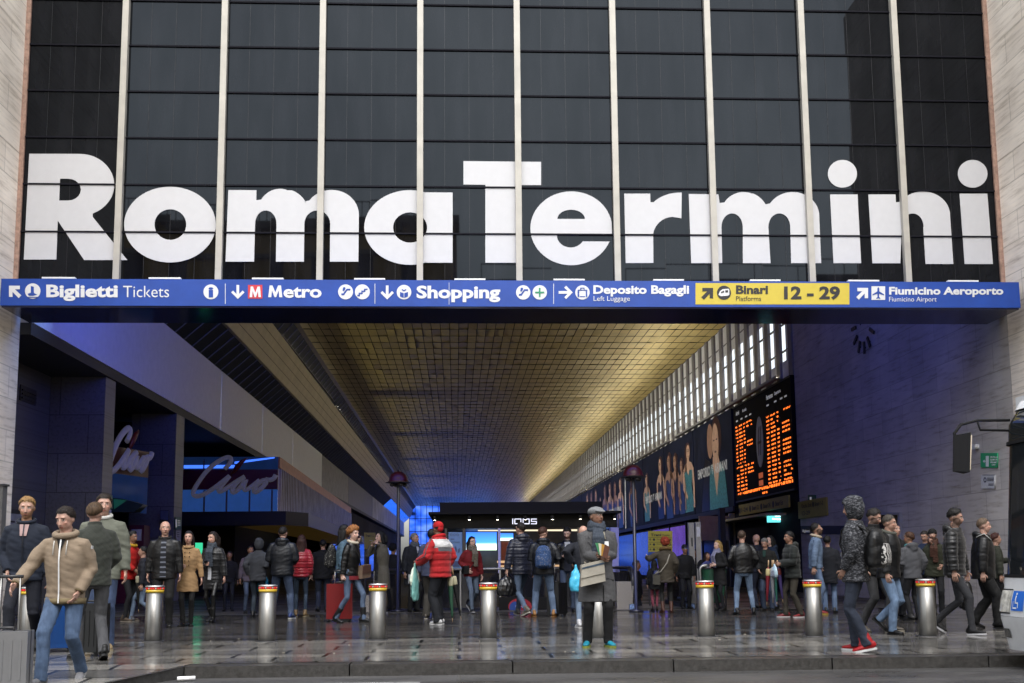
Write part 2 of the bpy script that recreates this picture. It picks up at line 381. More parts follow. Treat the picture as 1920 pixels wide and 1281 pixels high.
for k in ('R', 'o', 'm', 'a', 'T', 'e', 'r', 'm2', 'i', 'n', 'i2'):
    b = MB(); b.poly([neg(l) for l in LET[k]], .010, pxY(-.004)); b.build('letter', m_white, sgn)

# ---------------------------------------------------------------- blue direction sign
SY = -1.0
def sp(x, y): return oY(x, y, SY)
m_blue = mat('blue_sign_face', (.009, .052, .30), .35, var=.12, vs=2.5)
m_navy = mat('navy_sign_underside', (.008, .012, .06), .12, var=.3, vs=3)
m_sw = mat('sign_white', (.62, .63, .65), .45, var=.03)
m_yel = mat('sign_yellow', (.52, .41, .045), .4, var=.06)
m_blk = mat('sign_black', (.015, .015, .017), .45, var=0)
m_sred = mat('sign_red', (.52, .03, .045), .4, var=.05)
m_grn = mat('sign_green', (.02, .22, .11), .4, var=.05)
z1, z0 = sp(960, 526).z, sp(960, 575).z
xa, xb = sp(1, 548).x, sp(1912, 552).x
ds = thing('direction_sign', ((xa+xb)/2, SY, z0), 'long blue station direction sign hung above the entrance', 'sign')
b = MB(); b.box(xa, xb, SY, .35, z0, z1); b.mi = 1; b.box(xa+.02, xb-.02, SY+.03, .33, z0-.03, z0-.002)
b.build('casing', [m_blue, m_navy], ds)
sf = pxY(SY-.003); st = .004
b = MB()
def T(s, x0, x1, yb, cap, bold): b.text(s, x0, x1, -yb, cap, st, sf, bold)
def MM(x0, x1, yb, yt):
    w = (x1-x0); h = yb-yt; q = [(0, 0), (.10, 1), (.30, 1), (.5, .42), (.70, 1), (.90, 1), (1, 0), (.78, 0), (.735, .58), (.56, 0), (.44, 0), (.265, .58), (.22, 0)]
    b.poly([(x0+w*x, -yb+h*y) for x, y in q], st, sf)
def circ(x, y, r): b.poly([arc(x, -y, r, r, 0, 352, 28)], st, sf)
def line(x, ya=532, yb=570, w=1.0): b.poly([(x-w/2, -ya), (x+w/2, -ya), (x+w/2, -yb), (x-w/2, -yb)], st, sf)
def arrow(cx, cy, s, ang, wd=.2):
    sh = [(-.1, -.5), (.1, -.5), (.1, .18), (.36, -.08), (.5, .06), (0, .55), (-.5, .06), (-.36, -.08), (-.1, .18)]
    a = R_(ang); b.poly([(cx+s*(x*cos(a)-y*sin(a)), -cy+s*(x*sin(a)+y*cos(a))) for x, y in sh], st, sf)
def arrow2(cx, cy, s, ang):   # corner arrow, pointing up-left before turning
    sh = [(-.5, .5), (.42, .5), (.42, .2), (0, .2), (.55, -.32), (.32, -.55), (-.2, -.02), (-.2, -.45), (-.5, -.45)]
    a = R_(ang); b.poly([(cx+s*(x*cos(a)-y*sin(a)), -cy+s*(x*sin(a)+y*cos(a))) for x, y in sh], st, sf)
arrow2(28, 547, 22, 0); circ(61.5, 546, 14.5)
T('Biglietti', 87, 221, 556.5, 22, .035); T('Tickets', 231, 317, 557.5, 22, -.005)
circ(395.5, 547.5, 14); line(422.5)
arrow(446, 547, 25, 180); MM(503, 529.5, 557.5, 535.5); T('etro', 531.5, 603, 557.5, 22, .03)
circ(648, 547.5, 14); circ(679.5, 547.5, 14); line(703); arrow(726, 548, 25, 180); circ(757.5, 548, 13.7)
T('Shopping', 781, 938, 558.5, 22, .035); line(842, 530, 571, .7)
circ(981, 548.5, 13.5); circ(1012, 548.5, 13.5); line(1038); arrow(1060, 548.5, 25, -90); circ(1092, 548.5, 13.5)
T('Deposito Bagagli', 1112.5, 1292, 550.5, 15, .035); T('Left Luggage', 1113, 1181, 564.3, 9, -.005)
arrow2(1617, 550.5, 21, -90)
b.poly([(1634, -537), (1659.5, -537), (1659.5, -562.5), (1634, -562.5)], st, sf)
T('Fiumicino Aeroporto', 1667, 1881, 552, 13.5, .035); T('Fiumicino Airport', 1667, 1756, 565.5, 9, -.005)
b.build('white_lettering', m_sw, ds)
b = MB(); b.poly([(1304, -531), (1592.5, -531), (1592.5, -571), (1304, -571)], .003, sf); b.build('yellow_panel', m_yel, ds)
b = MB(); b.poly([(465, -534.5), (492, -534.5), (492, -560), (465, -560)], .003, sf); b.build('red_square', m_sred, ds)
sf = pxY(SY-.009)
b = MB(); arrow2(1326.5, 550.5, 21, -90); circ(1357.5, 549, 13.2)
T('Binari', 1380, 1440, 550.5, 15, .035); T('Platforms', 1380, 1427, 564.3, 9, -.005); T('12 - 29', 1470, 1575, 560, 22, .04)
b.build('black_lettering', m_blk, ds)
b = MB(); MM(468, 489.5, 557.5, 537.5); b.build('white_letter', m_sw, ds)
b = MB()   # pictograms on the white discs
T('i', 391, 400, 557, 19, .03)
for l in ([(640, 553.5), (645, 553.5), (651, 544.5), (657, 544.5), (657, 541.5), (650, 541.5), (643.5, 550.5), (640, 550.5)], [(973, 554.5), (978, 554.5), (984, 545.5), (990, 545.5), (990, 542.5), (983, 542.5), (976.5, 551.5), (973, 551.5)],
          [(670, 555.5), (675, 555.5), (675, 551.5), (680, 551.5), (680, 547.5), (685, 547.5), (685, 543.5), (689, 543.5), (689, 541.5), (682.5, 541.5), (682.5, 545), (677.5, 545), (677.5, 549), (672.5, 549), (672.5, 553), (670, 553)],
          [(645, 546), (648, 541), (647, 538.5), (643.5, 539), (642.5, 545)], [(978, 547), (981, 542), (980, 539.5), (976.5, 540), (975.5, 546)],
          [(750, 556), (757, 559), (757, 550), (750, 547.5)], [(758, 559), (765, 556), (765, 547.5), (758, 550)], [(753, 544), (757.5, 546.5), (762, 544), (761, 542), (757.5, 544.5), (754, 542)],
          [(1083, 543.5), (1101, 543.5), (1101, 557), (1098.5, 557), (1098.5, 545), (1086, 545), (1086, 557), (1083, 557)], [(1087, 557), (1097, 557), (1097, 555.5), (1087, 555.5)], [(1088, 543), (1088, 539.5), (1096, 539.5), (1096, 543), (1094.5, 543), (1094.5, 541), (1089.5, 541), (1089.5, 543)],
          [(1646.7, 538.5), (1648.5, 541), (1648.5, 546.5), (1657.5, 552), (1657.5, 554), (1648.5, 551), (1648, 557), (1650.5, 559), (1650.5, 560.5), (1646.7, 559.5), (1643, 560.5), (1643, 559), (1645.4, 557), (1645, 551), (1636, 554), (1636, 552), (1645, 546.5), (1645, 541)],
          [(52, 551), (58, 549), (58, 536.5), (63.5, 538), (63.5, 549), (66, 551), (70, 552), (62, 555), (54, 554.5)], [(52, 557), (71, 557), (69, 558.5), (54, 558.5)]):
    b.poly(neg(l), st, sf)
b.build('pictogram', m_blue, ds)
b = MB(); b.poly(neg([(1010.5, 540), (1013.5, 540), (1013.5, 547), (1020.5, 547), (1020.5, 550), (1013.5, 550), (1013.5, 557), (1010.5, 557), (1010.5, 550), (1003.5, 550), (1003.5, 547), (1010.5, 547)]), st, sf); b.build('pictogram', m_grn, ds)
sf = pxY(SY-.014)
b = MB(); b.poly(neg([(1347, 553), (1350, 546), (1355, 542.5), (1366, 541.5), (1367.5, 544), (1367.5, 553), (1364, 555), (1351, 555.5)]), st, sf); b.build('pictogram', m_sw, ds)
sf = pxY(SY-.019)
b = MB(); b.poly(neg([(1352, 547.5), (1357.5, 545), (1357.5, 548.5), (1352, 549.5)]), st, sf); b.poly(neg([(1360, 544.5), (1365, 544.2), (1365, 548.5), (1360, 548.5)]), st, sf); b.build('pictogram', m_blk, ds)
m_lampw = mat('white_lamp_casing', (.75, .75, .74), .35, var=.03)
for (x0, x1), lw in zip(((79, 141), (279, 339), (473, 531.5), (664, 722), (852, 910), (1038, 1096), (1225, 1282), (1406, 1463), (1590, 1648), (1777, 1834)), ('the word Biglietti', 'the end of the word Tickets', 'the red square with an M', 'the stair pictograms after Metro', 'the word Shopping', 'the arrow pointing right', 'the word Bagagli', 'the word Binari', 'the figures 12 - 29', 'the word Aeroporto')):
    pa, pb = oY(x0, 522.5+ (x0/1834)*3.5, -.95), oY(x1, 522.5+(x0/1834)*3.5, -.95)
    l = thing('strip_lamp', ((pa.x+pb.x)/2, -.9, z1), 'slim white strip lamp lying on the blue sign above '+lw, 'lamp', 'strip lamps along the sign')
    b = MB(); b.box(pa.x, pb.x, -.97, -.88, z1+.016, z1+.045); b.build('casing', m_lampw, l)
    b = MB()
    for q in (pa.x+.1, pb.x-.14): b.box(q, q+.04, -.95, -.9, z1+.001, z1+.015)
    b.build('bracket', m_mull, l)

# ---------------------------------------------------------------- hall shell
hall = thing('station_hall', (2, 80, 0), 'long station hall with a gold panelled ceiling and a wall of pale fins', 'hall')
LD = -.0075
def LW(x, Y, z): return V((x+LD*Y, Y, z))
m_gold = mat('gold_ceiling_panel', (.60, .46, .13), .34, metal=.45, var=.14, vs=1.1, bump=.10, bs=3)
m_joint = mat('dark_joint', (.01, .009, .007), .8, var=0)
YE = 165.0; ZC = 11.0
b = MB(); b.face([LW(-6.6, .35, ZC+.05), (XR, .35, ZC+.05), (XR, YE, ZC+.05), LW(-6.6, YE, ZC+.05)])
b.box(-14, XR+.3, .4, YE+1, ZC+1.2, ZC+1.6); b.build('roof', m_joint, hall)
b = MB(); yy = .5
while yy < YE:
    n = 46; x0 = -6.55+LD*yy; dx = (XR-x0)/n
    for i in range(n):
        a, c = x0+i*dx+.014, x0+(i+1)*dx-.014; t1, t2 = random.gauss(0, .006), random.gauss(0, .005)
        b.face([(a, yy+.025, ZC+t1+t2), (c, yy+.025, ZC-t1+t2), (c, yy+1.345, ZC-t1-t2), (a, yy+1.345, ZC+t1-t2)])
    yy += 1.37
b.build('ceiling', m_gold, hall, fixn=False)
b = MB()
yy = .5
while yy < YE: b.box(-6.5+LD*yy, XR, yy-.012, yy+.012, ZC-.012, ZC+.02); yy += 1.37
b.build('ceiling_rib', m_joint, hall)
# fin wall on the right
m_fin = mat('grey_brown_fin', (.20, .185, .175), .6, var=.15)
m_fin2 = mat('pale_fin_panel', (.74, .74, .71), .55, var=.12, vs=3)
m_skyglass = mat('clear_window_glass', (.8, .8, .8), .05, var=0)
def _gl(t, b, link):
    tr = t.n('BsdfTransparent', Color=(.92, .95, .96, 1)); g = t.n('BsdfGlossy', Roughness=.03); 
    mx = t.n('MixShader', i0=.06, i1=tr.outputs[0], i2=g.outputs[0])
    link(mx.outputs[0], t.t.nodes['Material Output'].inputs[0])
MATS.pop('clear_window_glass'); m_skyglass = mat('clear_window_glass_pane', var=0, fn=_gl)
ZF = 7.30
def fin_bay(bf, bp, bg_, bj, yy):
    bf.box(XR-.05, XR+.055, yy, yy+.42, ZF, ZC+.02)
    bp.hexa([(XR-.02, yy+.42, ZF), (XR+.02, yy+.86, ZF), (XR+.058, yy+.86, ZF), (XR+.058, yy+.42, ZF), (XR-.02, yy+.42, ZC), (XR+.02, yy+.86, ZC), (XR+.058, yy+.86, ZC), (XR+.058, yy+.42, ZC)])
    bp.box(XR+.035, XR+.058, yy+.862, yy+1.37, ZF, 7.95); bp.box(XR+.035, XR+.058, yy+.862, yy+1.37, 9.75, ZC)
    bg_.face([(XR+.05, yy+.86, 7.95), (XR+.05, yy+1.37, 7.95), (XR+.05, yy+1.37, 9.75), (XR+.05, yy+.86, 9.75)])
    for z in (8.3, 9.25, 10.2): bj.box(XR-.01, XR+.07, yy+.43, yy+1.36, z-.02, z+.015)
FM = (('fin', m_fin), ('fin_panel', m_fin2), ('window_glass', m_skyglass), ('fin_joint', m_fin))
bb = [MB() for q in range(4)]; fin_bay(*bb, 14.0); first = [q.build(n_, m_, hall) for q, (n_, m_) in zip(bb, FM)]
for k in range(1, 80):
    for o in first: c = o.copy(); COL.objects.link(c); c.location.y += 1.37*k
bb = [MB() for q in range(4)]; yy = 14.0+1.37*80
while yy < YE: fin_bay(*bb, yy); yy += 1.37
for q, (n_, m_) in zip(bb, FM): tag(q.build('far_'+n_, m_, hall), kind='stuff')
b = MB(); b.box(XR+.0, XR+.3, 14.002, YE, ZC+.03, ZC+1.2); b.box(XR+.0, XR+.3, 14.002, YE, 0, 3.2); b.box(XR+.05, XR+.3, 14.002, YE, 3.2, ZF); b.build('right_wall', mat('dark_wall_cladding', (.02, .02, .024), .8, spec=.1), hall)
# end wall lit blue
def _ebf(t, b, link):
    n_ = t.n('TexNoise', Vector=t.coord((.5, 1, .8)), Scale=.55, Detail=2.0); link(t.ramp(n_.outputs[0], [(.40, (.004, .01, .05)), (.52, (.03, .14, 1.0)), (.66, (.15, .30, 1.0))]), b.inputs['Emission Color'])
m_eb = mat('blue_lit_glazing', (.02, .06, .3), .6, emit=.5, var=0, fn=_ebf, spec=.2)
b = MB(); b.box(-9, XR, YE, YE+.3, 0, ZC); b.build('end_wall', m_eb, hall)
b = MB()
for x in range(-9, 12, 1): b.box(x-.05, x+.05, YE-.06, YE-.002, 0, ZC)
for z in (2.2, 4.4, 6.6, 8.8): b.box(-9, XR, YE-.12, YE-.062, z-.05, z+.05)
b.build('end_wall_bar', m_dark, hall)
# left-hand gallery
gal = thing('upper_gallery', (-8.6, 60, 6), 'upper gallery with pale blue white panels, a window band and a gold band', 'gallery')
m_wp = mat('white_panel', (.84, .84, .84), .55, var=.05, bump=.08, bs=220)
XW = -8.6; ZA, ZB = 5.95, 8.12
jy = [.42, 17.9, 26.4, 35.4, 48.0]
for a, c in zip(jy[:-1], jy[1:]):
    b = MB(); b.hexa([LW(XW-.3, a+.09, ZA), LW(XW, a+.09, ZA), LW(XW, c-.09, ZA), LW(XW-.3, c-.09, ZA), LW(XW-.3, a+.09, ZB), LW(XW, a+.09, ZB), LW(XW, c-.09, ZB), LW(XW-.3, c-.09, ZB)])
    b.build('white_panel', m_wp, gal)
def band(name, x0, z0, x1, z1, ya, yb, m, th=.1):
    b = MB(); b.hexa([LW(x0-th, ya, z0), LW(x0, ya, z0), LW(x0, yb, z0), LW(x0-th, yb, z0), LW(x1-th, ya, z1), LW(x1, ya, z1), LW(x1, yb, z1), LW(x1-th, yb, z1)])
    return b.build(name, m, gal)
band('shop_fascia', XW-.05, ZA, XW-.05, ZB, 48.0, 66, mat('grey_shop_fascia', (.20, .19, .18), .5, var=.3, vs=2), .25)
band('shop_fascia', XW-.05, ZA, XW-.05, ZB, 66.1, 92, mat('slate_shop_fascia', (.10, .10, .13), .5, var=.2, vs=2), .25)
band('shop_fascia', XW-.05, ZA, XW-.05, ZB, 92.1, YE, mat('pale_shop_fascia', (.42, .42, .46), .5, var=.4, vs=.4), .25)
m_winL = mat('gallery_window', (.03, .032, .02), .5, spec=.15, var=.3, vs=.5)
band('window_band', XW-.1, ZB, -7.72, 8.98, .42, 110, m_winL, .06)
band('window_band', XW-.1, ZB, -7.72, 8.98, 110, YE, mat('blue_gallery_window', (.02, .16, 1.0), .15, emit=.5, var=.6, vs=.25), .06)
m_goldw = mat('gold_band', (.40, .33, .17), .5, metal=.35, var=.12, vs=1.2)
band('gold_band', -7.62, 8.96, -7.12, 10.33, .42, YE, m_goldw, .3)
band('upper_window', -7.2, 10.33, -6.62, 11.0, .42, YE, m_winL, .06)
band('ceiling_edge', -6.66, 10.92, -6.52, 11.0, .42, YE, mat('brass_edge', (.5, .4, .12), .35, metal=.7), .1)
m_gm = mat('grey_mullion', (.22, .21, .19), .5, metal=.4)
def mull2(bs, yy): bs[0].bar(LW(XW-.07, yy, ZB), LW(-7.69, yy, 8.98), .03, .03); bs[1].bar(LW(-7.15, yy, 10.33), LW(-6.6, yy, 11.0), .03, .03)
bb = [MB(), MB()]; mull2(bb, .6); first = [q.build('window_mullion', m_gm, gal) for q in bb]
for k in range(1, 50):
    for o in first: c = o.copy(); COL.objects.link(c); c.location.y += 1.08*k; c.location.x += LD*1.08*k
bb = [MB(), MB()]; yy = .6+1.08*50
while yy < YE: mull2(bb, yy); yy += 1.08
for q in bb: tag(q.build('far_mullion', m_gm, gal), kind='stuff')
b = MB()
for k in (.25, .5, .75): b.bar(LW(-7.62+.5*k+.003, .42, 8.96+1.37*k), LW(-7.62+.5*k+.003, YE, 8.96+1.37*k), .008, .015)
b.build('band_joint', m_joint, gal)
b = MB(); b.hexa([LW(-13, .42, ZA-.25), LW(XW-.02, .42, ZA-.25), LW(XW-.02, YE, ZA-.25), LW(-13, YE, ZA-.25), LW(-13, .42, ZA-.01), LW(XW-.02, .42, ZA-.01), LW(XW-.02, YE, ZA-.01), LW(-13, YE, ZA-.01)])
b.box(-13.3, -13, .42, YE, 0, ZA); b.hexa([LW(-9.2, .42, ZB), LW(-9.0, .42, ZB), LW(-9.0, YE, ZB), LW(-9.2, YE, ZB), LW(-9.2, .42, 12), LW(-9.0, .42, 12), LW(-9.0, YE, 12), LW(-9.2, YE, 12)])
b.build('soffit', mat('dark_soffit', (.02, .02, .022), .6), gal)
# left ground floor: recess wall and granite piers
b = MB(); b.box(-12.5, -10.05, .42, 5.3, 0, ZA-.26); tag(b.build('recess_wall', m_gran_y), 'dark granite wall in the recess behind the group of men', 'wall')
b = MB(); b.mi = 0; b.box(-10.04, -8.72, 5.3, 6.05, 0, ZA-.26); o = b.build('granite_pier', m_gran_y); tag(o, 'wide dark granite pier nearest the street under the white panels', 'pier', 'granite piers under the gallery')
b = MB(); b.box(-10.04, -8.70, 11.8, 12.75, 0, ZA-.26); o = b.build('granite_pier', m_gran_y); tag(o, 'dark granite pier between the two red script signs', 'pier', 'granite piers under the gallery')
# building across the street, seen in the glass
m_ochre = mat('ochre_plaster', (.9, .6, .2), .8, var=.2, vs=.4)
m_corn = mat('stone_cornice', (.38, .34, .29), .8)
def block(xa, xb, zt, yf, label, floors, m):
    t = thing('street_building', ((xa+xb)/2, yf, 0), label, 'building')
    b = MB(); b.box(xa, xb, yf-14, yf, 0, zt); b.build('wall', m, t)
    b = MB(); b.box(xa-.3, xb+.3, yf-14.3, yf+.5, zt+.01, zt+.5); b.box(xa-.2, xb+.2, yf+.003, yf+.25, zt-2.2, zt-1.9)
    k = xa
    while k < xb: b.box(k, k+.3, yf+.003, yf+.42, zt-.45, zt-.003); k += .9
    b.build('cornice', m_corn, t)
    b = MB(); k = xa
    while k < xb: b.box(k, k+.05, yf+.2, yf+.25, zt+.51, zt+1.6); k += .5 if floors > 5 else 3
    b.box(xa, xb, yf+.19, yf+.26, zt+1.6, zt+1.66); b.build('roof_railing', m_dark, t)
    for fl in range(floors):
        z = 4.5+fl*(zt-6)/floors; k = xa+1.2
        while k < xb-1.5:
            b = MB(); b.box(k, k+1.25, yf+.004, yf+.06, z, z+2.1); wnd = b.build('window', mat('old_window', (.03, .03, .035), .2), t)
            b = MB(); b.box(k-.15, k+1.4, yf+.004, yf+.2, z+2.15, z+2.35); b.box(k-.12, k+1.37, yf+.004, yf+.2, z-.15, z-.01); b.build('frame', m_corn, wnd)
            k += 3.1
block(-23.5, -.6, 23.4, -48, 'ochre block with rows of windows and a roof railing, seen only in the glass', 6, m_ochre)
block(1.5, 6.5, 19.6, -50, 'narrow low ochre block seen only in the glass', 5, m_ochre)
block(11, 34, 19.4, -49, 'long low ochre block with a bracketed cornice, seen only in the glass', 5, m_ochre)
# ================================================================ THINGS IN AND AROUND THE HALL
def rect(b, x0, y0, x1, y1, f, th=.004):   # rectangle given in photo pixels
    return b.poly([(x0, -y0), (x1, -y0), (x1, -y1), (x0, -y1)], th, f)
def lamp_area(name, loc, size, size_y, power, color, rot, parent=None):
    l = bpy.data.lights.new(name, 'AREA'); l.shape = 'RECTANGLE'; l.size = size; l.size_y = size_y; l.energy = power; l.color = color
    o = bpy.data.objects.new(name, l); COL.objects.link(o); o.location = loc; o.rotation_euler = rot; return o
m_steel = mat('brushed_steel', (.30, .295, .28), .26, metal=1, var=.1, fn=lambda t, b, link: setattr(b.inputs['Anisotropic'], 'default_value', .75) or setattr(b.inputs['Anisotropic Rotation'], 'default_value', .25) or link(t.ramp(t.n('TexNoise', Vector=t.coord((60, 60, 1.2)), Scale=1.0, Detail=5.0).outputs[0], [(.3, (.38,)*3), (.7, (.55,)*3)]), b.inputs['Roughness']))
m_iron = mat('dark_iron', (.03, .03, .033), .45, var=.15)
m_yb = mat('yellow_band', (.46, .31, .02), .35, var=.08)
m_rb = mat('red_lamp_band', (.35, .02, .02), .3, var=.4, vs=60)
m_rl = mat('red_lamp_lens', (.6, .02, .015), .3, emit=.25, var=0)
m_wl = mat('white_reflector', (.4, .37, .34), .2, var=0)
# ---- bollards
def make_bollard():
    r = thing('bollard', (0, 0, 0), 'steel bollard', 'bollard', 'steel bollards across the forecourt')
    R0 = .12
    MB().lathe([(R0, .0), (R0, .70)], 36).build('post', m_steel, r)
    MB().lathe([(R0+.035, 0), (R0+.035, .012), (R0+.002, .012)], 36).build('base_ring', m_iron, r)
    MB().lathe([(R0+.006, .688), (R0+.006, .728)], 36).build('yellow_band', m_yb, r)
    b = MB(); b.lathe([(R0+.004, .7285), (R0+.004, .768)], 36); o = b.build('light_band', m_rb, r)
    b = MB(); b2 = MB()
    for k in range(24):
        a = 2*pi*k/24; c = V((cos(a), sin(a), 0))*(R0+.006); t_ = V((-sin(a), cos(a), 0))
        (b if k % 3 else b2).obox(c+V((0, 0, .748)), t_*.008, V((0, 0, .010)), V((cos(a), sin(a), 0))*.004)
    b.build('red_lens', m_rl, o); b2.build('reflector', m_wl, o)
    MB().lathe([(R0+.012, .7685), (R0+.012, .782), (R0-.02, .79), (.02, .792)], 36).build('cap', mat('bollard_cap', (.6, .59, .57), .3, metal=.9), r)
    return r
bol = make_bollard()
for i, (x, y, lb) in enumerate([(52, 1207, 'steel bollard mostly hidden behind the man in the navy jacket'), (287, 1203, 'steel bollard with a yellow band in front of the bald man in black'), (500, 1203, 'steel bollard in front of the man in a navy hooded jacket'), (708, 1200, 'steel bollard in front of the woman in a long grey coat'),
        (916, 1197, 'steel bollard to the right of the red capped umbrella seller'), (1122, 1197, 'steel bollard half hidden behind the man in the grey coat'), (1325, 1194, 'steel bollard beside the bin with the green bag'), (1527, 1193, 'steel bollard in front of the umbrella seller with red shoes'), (1740, 1193, 'steel bollard just left of the man in a black quilted jacket')]):
    o = bol if i == 0 else copy_tree(bol)
    p = gr(x, y); o.location = (p.x, p.y, -.003); o.rotation_euler = (random.uniform(-.008, .008), random.uniform(-.008, .008), .35*i); o['label'] = lb
# ---- departure board
XB = XR-.12
def U(x, y=830): return -oX(x, y, XB).y
def Zb(x, y): return oX(x, y, XB).z
wf = PXr(XB)
m_bd = mat('black_board', (.006, .006, .007), .6, var=0, spec=.1)
m_or = mat('orange_led', (1.0, .17, .02), .4, emit=.8, var=0)
m_lw = mat('pale_sign_print', (.55, .55, .55), .5, emit=.12, var=0)
bd = thing('departure_board', (XB, 18, 3.4), 'large black departure board with orange rows on the right wall', 'departure board')
b = MB(); b.box(XB, XR-.002, 14.05, 21.7, 3.38, 7.28); b.build('panel', m_bd, bd)
b = MB(); b.box(XB-.03, XB-.002, 14.05, 21.7, 7.22, 7.28); b.box(XB-.03, XB-.002, 14.05, 21.7, 3.38, 3.44); b.build('frame', m_dark, bd)
b = MB(); rnd = random.Random(3)
def row(u0, u1, z, h, fill):
    u = u0
    while u < u1-.05:
        wd = rnd.uniform(.10, .34)
        if rnd.random() < fill:
            e = min(u+wd, u1); k = u
            while k < e-.03:
                hh = h*rnd.choice((1, 1, .55)); z0_ = z+rnd.choice((0, h-hh))
                b.poly([(k, z0_), (k+.046, z0_), (k+.046, z0_+hh), (k, z0_+hh)], .006, wf); k += .062
        u += wd+.07
for i in range(17):
    z = 6.20-i*.150
    for q, (u0, u1) in enumerate(((-17.05, -16.68), (-16.5, -15.95), (-15.75, -15.5), (-15.15, -14.15))):
        if q < 3 or i not in (1, 2, 6, 11): row(u0, u1-rnd.uniform(0, .2 if q > 2 else .05), z, .060, .93)
for i in range(19):
    z = 6.38-i*.150
    for u0, u1 in ((-21.4, -21.05), (-20.85, -20.4), (-20.2, -19.95)): row(u0, u1, z, .060, .93)
    if i in (0, 1, 5, 6, 11, 12, 13): row(-19.75, -18.95, z, .060, .85)
row(-21.0, -14.2, 3.66, .10, .97); row(-17.9, -17.3, 3.50, .07, 1)
b.build('orange_rows', m_or, bd)
b = MB(); b.text('Partenze', -16.95, -16.15, 6.86, .17, .004, wf, .02); b.text('Departures', -15.95, -15.2, 6.88, .13, .004, wf)
b.text('Arrivi', -21.3, -20.8, 6.88, .17, .004, wf, .02); b.text('Arrivals', -20.3, -19.7, 6.88, .13, .004, wf)
for u0 in (-16.95, -16.0, -15.3, -14.8, -21.3, -20.6, -19.9, -19.3): b.poly([(u0, 6.62), (u0+.28, 6.62), (u0+.28, 6.68), (u0, 6.68)], .004, wf)
b.build('heading', m_lw, bd)
b = MB(); b.poly([arc(-18.0, 5.45, .46, .95, 0, 352, 40)], .01, wf); lg = b.build('logo_disc', mat('grey_disc', (.34, .34, .36), .5, var=.03), bd)
wf2 = PXr(XB-.012); b = MB()
for du in (-.17, .08):
    b.poly([(-18.06+du, 4.95), (-18.0+du, 4.95), (-17.94+du, 5.38), (-17.86+du, 5.38), (-17.84+du, 5.48), (-17.93+du, 5.48), (-17.88+du, 5.82), (-17.78+du, 5.95), (-17.77+du, 6.03), (-17.85+du, 6.02), (-17.95+du, 5.86), (-18.01+du, 5.48), (-18.07+du, 5.48), (-18.09+du, 5.38), (-18.02+du, 5.38)], .005, wf2)
b.build('logo_letters', mat('logo_dark', (.05, .03, .03), .5, var=0), lg)
b = MB(); 
for z in (4.1, 3.82): b.poly([(-18.3, z), (-17.75, z), (-17.75, z+.2), (-18.3, z+.2)], .006, wf)
b.build('small_display', mat('dim_orange', (.28, .06, .02), .4, emit=.4, var=.5, vs=30), bd)
# ---- advertising posters along the right wall
m_pn = mat('poster_navy', (.014, .018, .035), .5, spec=.12, var=.5, vs=.9)
m_sk = [mat('poster_skin', (.50, .31, .20), .35, emit=.06, var=.25, vs=4), mat('poster_skin_dark', (.32, .18, .11), .35, emit=.05, var=.25, vs=4)]
m_te = mat('poster_teal', (.05, .17, .18), .35, emit=.05, var=.7, vs=9); m_bw = mat('poster_white', (.5, .5, .48), .4, emit=.1, var=.1)
m_hr = mat('poster_hair', (.05, .018, .012), .4, var=.3); m_pk = mat('poster_black', (.006, .006, .009), .3, var=0); m_nb = mat('poster_blue', (.02, .04, .11), .3, var=.3)
PL = [m_pn, m_sk[0], m_sk[1], m_te, m_bw, m_hr, m_pk, m_nb]
def figure(b, u, z0, z1, skin, dress, k=1.0, rs=random):
    T_ = z1-z0; w = T_*.5*k; q = rs.choice((-1, 1)); Z = lambda t: z0+t*T_
    b.mi = dress; b.poly([(u-w*.26, Z(0)), (u+w*.26, Z(0)), (u+w*.30, Z(.16)), (u+w*.19, Z(.36)), (u+w*.27, Z(.56)), (u+w*.17, Z(.64)), (u-w*.17, Z(.64)), (u-w*.27, Z(.56)), (u-w*.19, Z(.36)), (u-w*.30, Z(.16))], .004, pf[0])
    b.mi = 5; b.poly([arc(u-q*w*.03, Z(.86), w*.19, .145*T_, 0, 350, 22)], .004, pf[0]); b.poly([(u-q*w*.20, Z(.86)), (u-q*w*.05, Z(.88)), (u-q*w*.10, Z(.60)), (u-q*w*.24, Z(.58))], .004, pf[1])
    b.mi = skin
    b.poly([(u-w*.36, Z(.60)), (u-w*.22, Z(.695)), (u-w*.07, Z(.72)), (u-w*.07, Z(.77)), (u+w*.07, Z(.77)), (u+w*.07, Z(.72)), (u+w*.22, Z(.695)), (u+w*.36, Z(.60)), (u+w*.26, Z(.585)), (u+w*.1, Z(.60)), (u, Z(.52)), (u-w*.1, Z(.60)), (u-w*.26, Z(.585))], .004, pf[1])
    b.poly([(u-w*.36, Z(.605)), (u-w*.26, Z(.60)), (u-w*.27, Z(.38)), (u-w*.05, Z(.22)), (u-w*.09, Z(.17)), (u-w*.37, Z(.34))], .004, pf[2])
    b.poly([(u+w*.36, Z(.605)), (u+w*.26, Z(.60)), (u+w*.29, Z(.35)), (u+w*.31, Z(.05)), (u+w*.39, Z(.05)), (u+w*.40, Z(.36))], .004, pf[2])
    b.poly([arc(u+q*w*.02, Z(.855), w*.115, .105*T_, 0, 350, 22)], .004, pf[2])
    b.mi = 5
    for s_ in (-1, 1): b.poly([arc(u+q*w*.02+s_*w*.045, Z(.872), w*.026, .009*T_, 0, 350, 10)], .004, pf[3]); b.poly([arc(u+q*w*.02+s_*w*.045, Z(.895), w*.032, .006*T_, 0, 350, 10)], .004, pf[3])
    b.mi = 2; b.poly([arc(u+q*w*.02, Z(.795), w*.04, .010*T_, 0, 350, 10)], .004, pf[3])
XP = XR-.16
pf = [PXr(XP-.005), PXr(XP-.010), PXr(XP-.015), PXr(XP-.020)]
PB = [21.85, 29.2, 36.6, 43.5, 51.5, 59.5, 68, 77, 87, 98, 112]
